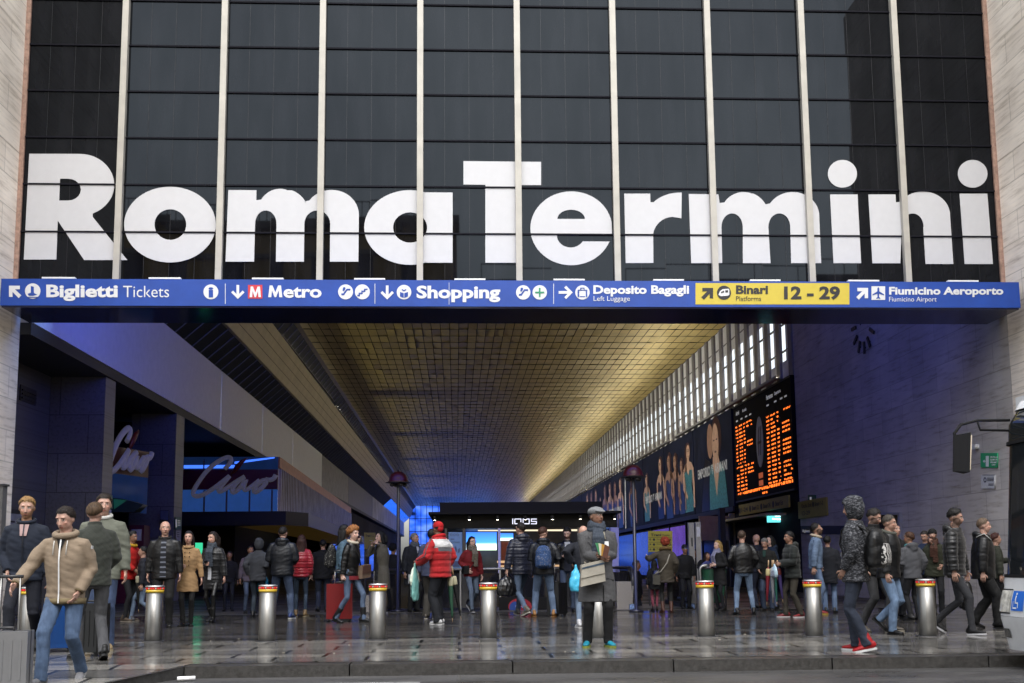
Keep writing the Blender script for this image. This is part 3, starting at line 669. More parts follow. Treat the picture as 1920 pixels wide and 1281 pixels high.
LBp = ['poster of a face beside a woman in sparkling teal next to the departure board', 'poster of three laughing people, second from the departure board', 'poster of a couple in black with white lettering across it', 'poster of one tall figure in blue beside a white stripe', 'poster with two bare legged figures and a white caption, left of the couple in black', 'dark poster directly behind the right red domed lamp', 'poster with a pale caption just left of the right red domed lamp', 'narrow dark poster with thin figures above the black kiosk end', 'farthest but one poster on the right wall', 'farthest poster on the right wall above the kiosk roof']
for i in range(10):
    ya, yb = PB[i]+.06, PB[i+1]-.06; ua, ub = -yb, -ya; wdt = ub-ua
    p = thing('wall_poster', (XP, (ya+yb)/2, 3.26), LBp[i], 'poster', 'posters along the right wall')
    b = MB(); b.box(XP, XR-.002, ya, yb, 3.26, 7.28); b.build('panel', m_pn, p)
    b = MB(); rs = random.Random(i+20)
    if i == 0:
        c = ua+wdt*.55
        b.mi = 5; b.poly([arc(c+.55, 6.35, .95, .95, 0, 350, 24)], .004, pf[0])
        b.mi = 2; b.poly([arc(c-.55, 6.35, .55, .78, 0, 350, 24)], .004, pf[1])
        b.mi = 6; b.poly([(c-2.6, 3.3), (c-.3, 3.3), (c-.2, 5.3), (c-1.6, 5.7)], .004, pf[0])
        b.mi = 1; b.poly([arc(c+.45, 6.18, .58, .85, 0, 350, 24)], .004, pf[2]); b.poly([(c-.1, 5.6), (c+.85, 5.6), (c+1.3, 5.0), (c+.5, 3.7), (c-.2, 4.9)], .004, pf[1])
        b.mi = 3; b.poly([(c-.9, 3.3), (c-.8, 4.6), (c-.5, 5.25), (c-.1, 5.2), (c+.45, 3.8), (c+1.15, 5.3), (c+1.9, 4.9), (c+2.4, 3.3)], .004, pf[2])
        b.mi = 5; b.poly([arc(c+.2, 6.3, .14, .04, 0, 350, 12)], .004, pf[3]); b.poly([arc(c+.7, 6.3, .14, .04, 0, 350, 12)], .004, pf[3]); b.poly([arc(c+.45, 5.78, .16, .05, 0, 350, 12)], .004, pf[3])
    elif i == 3:
        figure(b, ua+wdt*.5, 3.32, 6.9, 2, 7, 2.2); b.mi = 4; b.poly([(ua+.5, 3.3), (ua+.9, 3.3), (ua+1.1, 6.9), (ua+.7, 6.9)], .004, pf[0])
    else:
        n = {1: 4, 2: 2}.get(i, 3)
        for k in range(n): figure(b, ua+wdt*(.18+.66*k/max(n-1, 1)), 3.3+rs.uniform(0, .15), 6.7+rs.uniform(-.5, .4), rs.choice((1, 1, 2)), rs.choice((6, 7, 3 if i < 3 else 6)), rs.uniform(1.7, 2.1), rs)
    b.build('picture', PL, p)
    if i in (0, 2, 4, 6):
        b = MB(); zt = 4.85 if i == 0 else 4.5; b.text('EMPORIO', ua+wdt*.12, ua+wdt*.46, zt, .42, .004, pf[3], .01); b.text('ARMANI', ua+wdt*.58, ua+wdt*.88, zt, .42, .004, pf[3], .01)
        for q in range(6): h = .24-.035*q; b.poly([(ua+wdt*.52-h, zt+.42-q*.075), (ua+wdt*.52+h, zt+.42-q*.075), (ua+wdt*.52+h-.03, zt+.38-q*.075), (ua+wdt*.52-h+.03, zt+.38-q*.075)], .004, pf[3])
        b.build('caption', m_bw, p)
b = MB(); b.box(XR-.25, XR-.17, 21.8, 120, 3.05, 3.25); tag(b.build('poster_rail', m_dark), 'black rail running under the row of posters', 'rail')
# second board far away
bd2 = thing('small_departure_board', (XP, 118, 3.4), 'small far departure board with red rows above the kiosk corner', 'departure board')
b = MB(); b.box(XP-.1, XR-.002, 113, 121, 3.3, 7.3); b.build('panel', m_bd, bd2)
b = MB(); wf3 = PXr(XP-.105)
for i in range(16): b.poly([(-120.6, 6.7-i*.2), (-113.8, 6.7-i*.2), (-113.8, 6.8-i*.2), (-120.6, 6.8-i*.2)], .01, wf3)
b.build('red_rows', mat('red_led', (.8, .05, .08), .4, emit=.8, var=.6, vs=.9), bd2)
# ---- shop fronts under the posters
m_shop = mat('dark_shop_glass', (.012, .012, .016), .08, var=.4, vs=.7)
m_bsh = mat('blue_lit_shop_glass', (.03, .07, .42), .15, emit=.22, var=.8, vs=.55)
m_msh = mat('violet_lit_shop_glass', (.14, .06, .40), .15, emit=.2, var=.8, vs=.7)
sh = thing('shop_front', (XR-.05, 40, 0), 'dark glazed shop front with blue and violet light under the posters', 'shop front')
def shopw(ya, yb, za, zb, m):
    b = MB(); b.box(XR-.08, XR-.002, ya, yb, za, zb); b.build('window', m, sh)
for ya, yb, m in ((24.2, 28, m_shop), (28.2, 31.6, m_shop), (31.8, 35.8, m_msh), (36, 41.5, m_msh), (41.7, 47.5, m_bsh), (47.7, 55, m_shop), (55.2, 61, m_bsh), (61.2, 70, m_shop), (70.2, 82, m_bsh), (82.2, 100, m_shop), (100.2, 125, m_bsh)): shopw(ya, yb, .25, 2.85, m)
b = MB()
for y in (24, 28.1, 31.7, 35.9, 41.6, 47.6, 55.1, 61.1, 70.1, 82.1, 100.1): b.box(XR-.12, XR-.003, y, y+.09, 0, 3.0)
b.build('frame', m_dark, sh)
# side passage with lit ceiling strips behind the end of the stone wall
sr = thing('news_shop', (13, 20, 0), 'beige lit newsagent behind the end of the stone wall', 'shop')
m_bei = mat('beige_shop_wall', (.42, .36, .24), .6)
b = MB(); b.box(11.0, 12.4, 22.5, 22.6, 0, 3.0); b.box(9.75, 10.98, 22.5, 22.58, 1.9, 2.9); b.build('back_wall', m_bei, sr)
m_strip = mat('warm_strip_light', (1, .88, .66), .4, emit=9, var=0)
for x0, x1, y in ((1424, 1439, 987.5), (1468, 1497, 986)):
    pa, pb = oY(x0, y, 19.5), oY(x1, y, 19.5); b = MB(); b.box(pa.x, pb.x, 19.5, 20.1, pa.z, pa.z+.05); b.build('strip_light', m_strip, sr)
b = MB(); b.box(10.55, 12.6, 15.5, 22.5, 2.62, 2.7); b.build('ceiling', m_bei, sr)
b = MB(); b.box(9.5, 9.7, 17.9, 18.2, 0, 3.0); b.box(10.95, 11.1, 22.3, 22.49, 0, 2.6); b.build('door_post', m_dark, sr)
m_tealbox = mat('teal_light_box', (.10, .52, .55), .4, emit=.75, var=.06); m_bluebox = mat('blue_light_box', (.03, .26, .68), .4, emit=.55, var=.1)
m_wtxt = mat('lit_white_text', (.9, .95, .95), .4, emit=.9, var=0)
lb = thing('light_box_sign', oY(1470, 979, 16.2), 'teal light box sign with two lines of white words', 'light box')
pa, pb = oY(1440.5, 962.5, 16.2), oY(1505, 979, 16.2)
b = MB(); b.box(pa.x, pb.x, 16.2, 16.4, pb.z, pa.z); b.build('box', m_tealbox, lb)
b = MB(); f_ = pxY(16.195); b.text('Giornali · Libri · Souvenir', 1453, 1500, -969.3, 3.6, .004, f_, .02); b.text('Newspapers · Books · Souvenirs', 1448, 1503, -974.7, 3.6, .004, f_, .02); b.build('words', m_wtxt, lb)
lb = thing('light_box_sign', oY(1382, 984, 23), 'tilted bright blue light box sign left of the teal one', 'light box')
def pq(x, y, Y): p = oY(x, y, Y); return V(p)
qa, qb, qc, qd = pq(1367, 970, 24.5), pq(1397, 964, 22.5), pq(1397, 980, 22.5), pq(1367, 986.5, 24.5)
b = MB(); dv = V((.12, .12, 0)); b.hexa([qd, qc, qc+dv, qd+dv, qa, qb, qb+dv, qa+dv]); b.build('box', m_bluebox, lb)
b = MB(); 
def fq(u, v, t): p = (qd*(1-u)+qc*u)*(1-v)+(qa*(1-u)+qb*u)*v; return p+V((-.01, -.012, 0))
b.text('Relay', .52, .9, .38, .32, .002, fq, .03, .2); 
for v in (.3, .52): b.text('giornali', .08, .42, v, .12, .002, fq)
b.build('words', m_wtxt, lb)
# ---- yellow platform signs
m_yd = mat('dim_yellow_sign', (.34, .27, .05), .45, var=.1)
def ysign(name, loc, label, f_, x0, y0, x1, y1, rows, th=.03):
    t = thing(name, loc, label, 'sign'); b = MB(); rect(b, x0, y0, x1, y1, f_, th); b.build('panel', m_yd, t); return t
t = ysign('platform_sign', (XB-.2, 18, 2.9), 'long dim yellow platform sign under the departure board', pxX(XB-.15), 1396, 952, 1498, 952, 1) if False else None
t = thing('platform_sign', (XB-.2, 18, 2.8), 'long dim yellow platform sign under the departure board', 'sign')
b = MB(); b.box(XB-.25, XB-.18, 14.05, 20.4, 2.82, 3.22); b.build('panel', m_yd, t)
b = MB(); wf4 = PXr(XB-.254)
for k, s_ in enumerate(('1-24', 'Binari 12', 'Binari 24', 'Binari Est')): b.text(s_, -20.0+k*1.5, -19.1+k*1.5, 2.93, .16, .003, wf4, .02); b.poly([arc(-20.25+k*1.5, 3.0, .12, .12, 0, 350, 16)], .003, wf4)
b.build('words', m_blk, t)
t = thing('platform_sign', (XR-.05, 12, 2.4), 'dim yellow platform sign on the stone wall behind the hooded person', 'sign')
b = MB(); b.box(XR-.06, XR-.002, 11.25, 14.0, 2.42, 2.98); b.build('panel', m_yd, t)
b = MB(); wf4 = PXr(XR-.064); b.text('Uscita Exit', -13.6, -12.6, 2.76, .13, .003, wf4, .01); b.text('Binari 1-2', -12.3, -11.5, 2.76, .13, .003, wf4, .01); b.text('12-29', -13.6, -12.8, 2.52, .13, .003, wf4, .01); b.poly([arc(-12.45, 2.82, .09, .09, 0, 350, 16)], .003, wf4); b.build('words', m_blk, t)
def treni(Y, x0, y0, x1, y1, label, full, below):
    t = thing('train_sign', oY((x0+x1)/2, y1, Y), label, 'sign', 'yellow train signs'); f_ = pxY(Y); h = (y1-y0)
    b = MB(); rect(b, x0, y0, x1, y1, f_, .05); b.build('panel', m_yd if not full else mat('lit_yellow_sign', (.34, .29, .035), .5, emit=.03, var=.05), t)
    f2 = pxY(Y-.055); b = MB(); wd = x1-x0
    b.text('Treni', x0+wd*.11, x0+wd*.55, -(y0+h*.24), h*.12, .003, f2, .035)
    b.text('Trains', x0+wd*.59, x0+wd*.9, -(y0+h*.24), h*.09, .003, f2)
    if full:
        for k, s_ in enumerate(('1-2', '1-2', '24-2')):
            yb = y0+h*(.46+.235*k); b.poly([(x0+.3, -(yb-h*.165)), (x1-.3, -(yb-h*.165)), (x1-.3, -(yb-h*.15)), (x0+.3, -(yb-h*.15))], .003, f2)
            b.text(s_, x0+wd*.72, x0+wd*.97, -yb, h*.10, .003, f2, .03); b.text('Binari', x0+wd*.36, x0+wd*.58, -(yb-h*.05), h*.05, .003, f2, .01)
            b.poly([arc(x0+wd*.25, -(yb-h*.05), 2.3, 2.3, 0, 350, 16)], .003, f2)
            a = R_((0, -45, -90)[k]); cx, cy = x0+wd*.09, -(yb-h*.05)
            b.poly([(cx+4.4*(x*cos(a)-y*sin(a)), cy+4.4*(x*sin(a)+y*cos(a))) for x, y in [(-.1, -.5), (.1, -.5), (.1, .18), (.36, -.08), (.5, .06), (0, .55), (-.5, .06), (-.36, -.08), (-.1, .18)]], .003, f2)
    b.build('words', m_blk, t)
    b = MB(); p, q = oY(x0+2, y1, Y), oY(x1-2, y1, Y)
    for s_ in (p, q): b.box(s_.x-.02, s_.x+.02, Y+.02, Y+.06, 0, s_.z-.003)
    b.build('leg', m_iron, t)
    if below: b = MB(); f3 = pxY(Y+.0); rect(b, x0+.5, y1+.5, x1-.5, y1+24, f3, .04); b.build('lower_panel', mat('deep_blue_panel', (.015, .05, .22), .3, emit=.12), t)
treni(4.6, 1215, 996, 1260, 1035, 'yellow train sign with three rows of platform numbers beside the red haired woman', True, True)
treni(9.0, 683, 999, 704, 1030, 'dim yellow train sign between the woman on the phone and the smoking woman', False, False)
# ---- clock without a dial on the stone wall
ck = thing('wall_clock', (XR-.04, 8.6, 7.9), 'round clock of bare hour bars on the stone wall', 'clock')
cc = oX(1621, 606, XR); b = MB()
for k in range(12):
    a = 2*pi*k/12; du, dz = sin(a), cos(a); c0 = V((XR-.05, cc.y-du*.70, cc.z+dz*.70)); 
    b.obox(c0, V((0, -du, dz))*.17, V((0, dz, du))*.045, V((.02, 0, 0)))
    b.obox(c0+V((.03, 0, 0)), V((0, -du, dz))*.02, V((0, dz, du))*.02, V((.018, 0, 0)))
b.build('hour_bars', m_iron, ck)
b = MB(); b.obox((XR-.09, cc.y+.12, cc.z+.2), V((0, .1, .22)), V((0, .03, -.014)), V((.008, 0, 0))); b.obox((XR-.11, cc.y-.16, cc.z+.28), V((0, -.2, .33)), V((0, .02, .012)), V((.008, 0, 0))); b.build('hand', m_iron, ck)
# ---- plates on the stone wall
m_ex = mat('green_exit_sign', (.02, .30, .13), .4, var=.05); m_pap = mat('grey_notice', (.50, .50, .52), .6, var=.1, vs=20); m_ink = mat('notice_ink', (.03, .03, .05), .6, var=0)
def wplate(name, x0, y0, x1, y1, m, label, cat, X=None, th=.03):
    X = X or XR; t = thing(name, oX((x0+x1)/2, y1, X), label, cat); b = MB(); rect(b, x0, y0, x1, y1, pxX(X-.001 if X > 0 else X+.001), th); b.build('plate', m, t); return t
t = wplate('exit_sign', 1841, 849.5, 1872, 877, m_ex, 'green emergency exit sign on the stone wall beside the bus', 'exit sign')
b = MB(); f_ = pxX(XR-.034); rect(b, 1848.5, 855, 1854, 875, f_); b.poly(neg([(1843, 865), (1846, 862), (1846, 864), (1848, 864), (1848, 866), (1846, 866), (1846, 868)]), .004, f_)
for k, s_ in enumerate(('USCITA DI', 'SICUREZZA', 'EMERGENCY', 'EXIT')): b.text(s_, 1857+(k == 3)*3, 1870-(k == 3)*3, -(859+k*4.8), 3.2, .004, f_)
b.build('words', m_sw, t)
t = wplate('wall_notice', 1842, 890, 1867, 916, m_pap, 'grey notice with an eye symbol under the green exit sign', 'notice')
b = MB(); b.poly([arc(1847, -900, 2.5, 5, 0, 350, 20), arc(1847, -900, 1.5, 3, 0, 350, 20)], .004, f_)
for k in range(3): rect(b, 1851, 896+k*2.4, 1863, 897+k*2.4, f_)
for k in range(2): rect(b, 1853, 907+k*2.4, 1863, 908+k*2.4, f_)
rect(b, 1842.5, 890.3, 1866.5, 891.3, f_); b.build('print', m_ink, t)
wplate('small_wall_box', 1828.5, 833, 1836, 842.5, mat('white_plastic', (.6, .6, .6), .4), 'small white box on the stone wall above the exit sign', 'box', th=.1)
wplate('wall_card', 1863, 999, 1873, 1012, mat('brown_print', (.10, .08, .06), .5, var=.7, vs=30), 'small dark printed card on the stone wall', 'card', th=.01)
t = wplate('exit_sign', 1516.5, 928, 1530, 944, mat('dim_green_sign', (.015, .12, .08), .4), 'small dim green exit sign far along the stone wall', 'exit sign'); b = MB(); rect(b, 1518.5, 932, 1521.5, 942, f_); b.build('arrow', m_lw, t)
t = wplate('wall_panel', 1648, 966, 1688, 1150, mat('black_glass_panel', (.01, .01, .012), .15), 'black framed doorway panel on the stone wall behind the windbreaker man', 'panel', th=.05)
b = MB(); rect(b, 1688.3, 962, 1692, 1150, pxX(XR-.002), .08); rect(b, 1648, 961, 1688, 965.6, pxX(XR-.002), .08); b.build('frame', mat('grey_door_frame', (.25, .25, .27), .5), t)
t = wplate('wall_strip', 1503, 986, 1586, 1002, mat('navy_strip', (.012, .014, .05), .4), 'navy strip sign along the stone wall behind the denim jacket man', 'sign')
b = MB(); b.text('Biglietti', 1505, 1518, -998, 5, .003, pxX(XR-.034)); b.build('words', m_lw, t)
# ---- left piers: signs
for X, q, lb in ((-8.70, (193, 929, 209.5, 954), 'green exit sign on the near granite pier behind the four men'), (-8.68, (328, 970, 339, 993), 'green exit sign on the farther granite pier above the bald man')):
    t = wplate('exit_sign', *q, mat('dim_green_plate', (.015, .13, .075), .4), lb, 'exit sign', X=X, th=.02)
    b = MB(); f3 = pxX(X+.024); rect(b, q[0]+(q[2]-q[0])*.12, q[1]+4, q[0]+(q[2]-q[0])*.3, q[3]-4, f3)
    for k in range(3): rect(b, q[0]+(q[2]-q[0])*.45, q[1]+6+k*4, q[0]+(q[2]-q[0])*.9, q[1]+7.5+k*4, f3)
    b.build('print', m_lw, t)
for X, q, lb in ((-8.70, (195, 956, 208, 971), 'white notice under the green sign on the near pier'), (-8.68, (329.5, 995, 338, 1016), 'white notice under the green sign on the farther pier')):
    t = wplate('pier_notice', *q, m_pap, lb, 'notice', X=X, th=.01); b = MB()
    for k in range(3): rect(b, q[0]+2, q[1]+3+k*4, q[2]-2, q[1]+4+k*4, pxX(X+.014))
    b.build('print', m_ink, t)
t = thing('wall_grille', (-10.04, 2.2, 4.3), 'square dark ventilation grille high on the recess wall', 'grille'); b = MB()
pa, pb = oX(37, 721, -10.05), oX(65, 761, -10.05); b.box(-10.045, -10.02, pa.y, pb.y, pb.z, pa.z); b.build('frame', m_iron, t); b = MB()
z = pb.z+.05
while z < pa.z-.05: b.box(-10.018, -9.99, pa.y+.05, pb.y-.05, z, z+.035); z += .09
b.build('slats', m_dark, t)
t = thing('information_panel', (-10.0, 1.5, .8), 'grey information panel on the recess wall behind the navy jacket man', 'panel'); b = MB()
b.box(-10.045, -10.0, .9, 4.4, .9, 2.35); b.build('frame', m_iron, t); b = MB(); b.box(-9.998, -9.98, 1.0, 4.3, 1.0, 2.25); b.build('sheet', mat('grey_sheet', (.30, .31, .34), .5, var=.2, vs=5), t); b = MB()
for k in range(7): b.box(-9.978, -9.975, 1.3+.2*(k % 3), 3.4-.3*(k % 2), 2.05-k*.15, 2.09-k*.15)
b.build('print', m_ink, t)
t = thing('utility_post', (oY(5, 1000, -.6).x, -.6, 0), 'grey metal post standing against the left side wall', 'post'); b = MB(); pa = oY(10, 912, -.6); b.box(pa.x-.4, pa.x, -.7, -.5, 0, pa.z); b.build('post', mat('grey_post', (.10, .10, .10), .5), t); b = MB(); b.box(pa.x-.42, pa.x+.03, -.72, -.48, pa.z+.001, pa.z+.04); b.build('cap', m_iron, t)
# ---- restaurant with the script sign
YC = 20.0
def cz(y): return oY(450, y, YC).z
x1c = oY(521, 900, YC).x; x0c = oY(250, 900, YC).x
cr = thing('restaurant', ((x0c+x1c)/2, YC, 0), 'two storey glazed restaurant front with a maroon band and dark canopy', 'restaurant')
m_bgl = mat('blue_tinted_glass', (.03, .10, .34), .2, emit=.16, var=.35, vs=1.4); m_mar = mat('maroon_band', (.10, .008, .028), .35, var=.08)
m_upgl = mat('dark_blue_glass', (.01, .03, .10), .08, emit=.14, var=.5, vs=.6); m_glow = mat('bright_blue_light', (.06, .20, 1.0), .3, emit=.5, var=.6, vs=1.2)
b = MB(); b.box(x0c, x1c, YC, YC+.1, cz(962), cz(918)-.002); b.build('lower_glass', m_bgl, cr)
b = MB(); b.box(x0c, x1c+.01, YC-.08, YC+.1, cz(918), cz(881)); b.build('maroon_band', m_mar, cr)
zp = cz(837); b = MB(); b.hexa([(x0c, YC, cz(880.8)), (x1c, YC, cz(880.8)), (x1c, YC+.1, cz(880.8)), (x0c, YC+.1, cz(880.8)), (x0c, YC, zp-.4), (x1c, YC, cz(857)), (x1c, YC+.1, cz(857)), (x0c, YC+.1, zp-.4)]); b.build('upper_glass', m_upgl, cr)
b = MB(); pL = oY(345, 872, YC); pR = oY(440, 876, YC); b.box(pL.x, pR.x, YC-.03, YC-.003, cz(878), cz(872)); b.poly([(440, -866), (470, -862), (515, -857), (515, -859.5), (470, -866), (440, -870)], .02, pxY(YC-.005)); b.build('light_strip', m_glow, cr)
b = MB()
for x in (383, 425, 468, 510): p = oY(x, 940, YC); b.box(p.x-.03, p.x+.03, YC-.04, YC-.002, cz(961), cz(919))
for x in (383, 427): p = oY(x, 860, YC); b.box(p.x-.025, p.x+.025, YC-.04, YC-.002, cz(880), cz(862))
b.build('glazing_bar', mat('violet_grey_bar', (.16, .13, .15), .5), cr)
# side along the hall
sa0, sa1 = V((x1c, YC, cz(962))), V((x1c, YC, cz(857)))
sb0 = V((-8.15, 58, sa0.z)); sb1 = V((-8.15, 58, sa1.z)); dirs = (sb0-sa0).normalized(); nrm = V((dirs.y, -dirs.x, 0))
zc_ = sa1.z-.42
b = MB(); L = (sb0-sa0).length; k = 0.0
while k < L:
    p = sa0+dirs*k; q = sa0+dirs*min(k+.34, L); r = sa0+dirs*min(k+.52, L)
    b.face([p+V((0, 0, .0)), q, V((q.x, q.y, zc_)), V((p.x, p.y, zc_))]); o_ = nrm*.09
    b.face([q, r+o_*0, V((r.x, r.y, zc_)), V((q.x, q.y, zc_))])
    b.obox((q+r)/2+V((0, 0, (zc_-q.z)/2))+nrm*.04, dirs*.07, nrm*.04, V((0, 0, (zc_-q.z)/2-.005))); k += .52
b.build('ribbed_wall', mat('ribbed_metal', (.34, .30, .22), .28, metal=.75, var=.3, vs=1.2), cr)
b = MB(); b.hexa([sa0*1+V((0, 0, zc_-sa0.z+.004)), sa0+V((0, 0, zc_-sa0.z+.004))+nrm*.06, sb0+V((0, 0, zc_-sa0.z+.004))+nrm*.06, sb0+V((0, 0, zc_-sa0.z+.004)), sa1, sa1+nrm*.06, sb1+nrm*.06, sb1]); b.build('copper_band', mat('copper_band', (.36, .13, .06), .45, metal=.3, var=.3, vs=3), cr)
# canopy
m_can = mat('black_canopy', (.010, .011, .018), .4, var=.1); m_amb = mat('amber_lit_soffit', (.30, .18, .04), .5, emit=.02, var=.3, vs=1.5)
ztop, zbot = cz(962)-.01, cz(988)
b = MB(); o1 = 1.3
A0, A1, A2 = V((x0c, YC-1.4, 0)), V((x1c+.55, YC-1.4, 0)), V((x1c+1.15, YC+.2, 0)); A3 = sb0+nrm*1.1; A3.z = 0
def wall2(p, q, za, zb, zc=None): b.face([(p.x, p.y, za), (q.x, q.y, za), (q.x, q.y, zb), (p.x, p.y, zb)])
wall2(A0, A1, zbot, ztop); wall2(A1, A2, zbot, ztop); wall2(A2, A3, zbot, ztop)
b.face([(A0.x, A0.y, ztop), (A1.x, A1.y, ztop), (A2.x, A2.y, ztop), (A3.x, A3.y, ztop), (A3.x-3, A3.y, ztop), (x0c, YC, ztop)]); b.build('canopy', m_can, cr)
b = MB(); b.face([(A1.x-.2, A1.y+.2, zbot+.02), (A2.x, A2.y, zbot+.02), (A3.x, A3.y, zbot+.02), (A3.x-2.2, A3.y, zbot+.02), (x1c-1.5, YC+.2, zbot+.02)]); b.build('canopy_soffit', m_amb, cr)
b = MB(); b.box(x0c, x1c-2.2, YC+3.0, YC+3.1, 0, ztop); b.build('dark_interior', mat('dark_interior', (.010, .009, .012), .6, var=.5, vs=2), cr)
def script(Y, name, label, xf, wd, loc, th=.09):
    t = thing(name, loc, label, 'sign', 'script signs over the restaurant')
    def z7(l): return [(180+x/4.27, 760+y/4.27) for x, y in l]
    strokes = [[(1030, 510), (1072, 470), (1086, 435), (1068, 413), (1030, 420), (960, 460), (890, 520), (830, 600), (780, 680), (775, 718), (805, 733), (860, 718), (930, 675), (1000, 622), (1070, 566)],
               [(1070, 566), (1030, 615), (985, 668), (978, 692), (1000, 692), (1060, 655), (1120, 612), (1190, 572)],
               [(1190, 572), (1140, 605), (1095, 660), (1086, 695), (1105, 703), (1150, 668), (1212, 575), (1185, 640), (1183, 678), (1205, 680), (1260, 640), (1310, 600)],
               [(1370, 598), (1325, 603), (1275, 650), (1258, 692), (1280, 700), (1330, 662), (1372, 610), (1350, 588), (1385, 602), (1425, 590), (1440, 556)]]
    b = MB()
    for s_ in strokes:
        pts = [xf(*p) for p in z7(s_)]; sm = [pts[0]]
        for i in range(1, len(pts)-1):
            for q in (.25, .75): sm.append(((pts[i-1]+pts[i])/2)*(1-q)**2+pts[i]*2*q*(1-q)+((pts[i]+pts[i+1])/2)*q*q)
        sm.append(pts[-1]); b.tube(sm, [(wd, th)]*len(sm), 10, lat=None)
    b.build('script_word', mat('violet_white_letters', (.32, .31, .37), .4, emit=.04), t)
    b = MB(); c = [xf(*p) for p in z7([(1213, 421), (1170, 450), (1130, 495), (1080, 556)])]; b.tube(c, [(.015, .05), (wd*.9, th), (wd*1.2, th), (wd*.5, th*.7)], 10); b.build('red_accent', mat('red_accent', (.20, .025, .015), .4), t)
    return t
script(YC-.2, 'script_sign', 'large white script sign with a red accent on the maroon band', lambda x, y: oY(x, y, YC-.25), .085, (oY(440, 930, YC-.2)))
c1, c2 = V((-9.75, 8.6, 0)), V((-9.12, 10.6, 0))
def xf2(x, y):
    u = (x-355)/162; z = oY(235, 795+(y-852)*1.17, 9.3).z; return c1*(1-u)+c2*u+V((.05, 0, z))
t = script(9, 'script_sign', 'narrow turned script sign with a red accent seen between the two granite piers', xf2, .06, (-9.4, 9.4, 3))
b = MB(); zz = lambda y: oY(235, y, 9.3).z
dd = (c2-c1); b.hexa([c1+V((-.1, 0, zz(925)-.5)), c2+V((-.1, .2, zz(925)-.5)), c2+V((-.2, .2, zz(925)-.5)), c1+V((-.2, 0, zz(925)-.5)), c1+V((-.1, 0, zz(880))), c2+V((-.1, .2, zz(880))), c2+V((-.2, .2, zz(880))), c1+V((-.2, 0, zz(880)))]); b.mi = 1
b.hexa([c1+V((-.09, 0, zz(888))), c2+V((-.09, .2, zz(888))), c2+V((-.2, .2, zz(888))), c1+V((-.2, 0, zz(888))), c1+V((-.09, 0, zz(838))), c2+V((-.09, .2, zz(838))), c2+V((-.2, .2, zz(838))), c1+V((-.2, 0, zz(838)))])
b.build('backing', [m_upgl, mat('dark_orange_panel', (.13, .03, .012), .4)], t)
# things under the left gallery
def emis_panel(name, x0, y0, x1, y1, Y, m, label, cat):
    t = thing(name, oY((x0+x1)/2, y1, Y), label, cat); b = MB(); rect(b, x0, y0, x1, y1, pxY(Y), .05); b.build('screen', m, t)
    b = MB(); rect(b, x0-1.2, y0-1.2, x1+1.2, y1+1.2, pxY(Y+.06), .05); b.build('housing', m_iron, t); return t
m_gs = mat('green_screen', (.04, .55, .26), .4, emit=.5, var=.12, vs=4)
emis_panel('lit_screen', 264, 1005, 297, 1040, 14.5, m_gs, 'green lit screen beside the bald man', 'screen'); emis_panel('lit_screen', 364, 1018, 380, 1048, 14.5, m_gs, 'small green lit screen between the two women', 'screen')
for x0, x1, lb in ((214, 238, 'maroon ticket machine behind the man in red'), (240, 266, 'maroon ticket machine to the right of its twin')):
    t = thing('ticket_machine', oY((x0+x1)/2, 1140, 10.5), lb, 'ticket machine', 'maroon ticket machines'); pa, pb = oY(x0, 985, 10.5), oY(x1, 1120, 10.5)
    b = MB(); b.box(pa.x, pb.x, 10.5, 11.1, 0, pa.z); b.build('body', mat('maroon_machine', (.09, .012, .03), .4), t)
    b = MB(); b.box(pa.x+.12, pa.x+.4, 10.46, 10.498, pa.z-.45, pa.z-.12); b.build('paper', m_pap, t); b = MB(); b.box(pa.x+.05, pb.x-.05, 10.46, 10.498, .9, 1.3); b.build('screen', m_ink, t)
t = emis_panel('wall_speaker', 302, 958, 316, 975, 11.6, mat('blue_grey_plastic', (.07, .09, .15), .5), 'small blue grey box on the farther granite pier', 'box')
t = thing('green_awning', oY(205, 960, 9), 'dark awning with a green lit end between the piers', 'awning'); b = MB(); f_ = pxY(9.2); b.poly(neg([(212, 935), (238, 937), (278, 948), (262, 962), (212, 962)]), .5, f_); b.build('cover', mat('dark_awning', (.012, .03, .03), .5), t)
b = MB(); f_ = pxY(8.69); b.poly(neg([(213, 936), (238, 938), (214, 955)]), .01, f_); b.build('lit_end', mat('green_lit_end', (.02, .16, .09), .5, emit=.08), t)
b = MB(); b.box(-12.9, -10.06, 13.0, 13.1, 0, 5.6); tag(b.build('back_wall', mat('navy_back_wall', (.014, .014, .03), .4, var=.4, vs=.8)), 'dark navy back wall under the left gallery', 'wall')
# far left shop fronts
lf = thing('gallery_shops', (-9, 90, 0), 'far dark shop fronts under the gallery on the left', 'shop front'); b = MB(); b.hexa([LW(-9.4, 58.5, 0), LW(-9.2, 58.5, 0), LW(-9.2, YE, 0), LW(-9.4, YE, 0), LW(-9.4, 58.5, ZA), LW(-9.2, 58.5, ZA), LW(-9.2, YE, ZA), LW(-9.4, YE, ZA)]); b.build('front', mat('slate_front', (.05, .05, .07), .8, spec=.1, var=.4, vs=.3), lf)
for ya, yb, m in ((60, 66, m_bsh), (72, 88, m_shop), (95, 110, m_bsh), (118, 150, m_bsh)):
    b = MB(); b.hexa([LW(-9.19, ya, .3), LW(-9.15, ya, .3), LW(-9.15, yb, .3), LW(-9.19, yb, .3), LW(-9.19, ya, 3.3), LW(-9.15, ya, 3.3), LW(-9.15, yb, 3.3), LW(-9.19, yb, 3.3)]); b.build('window', m, lf)
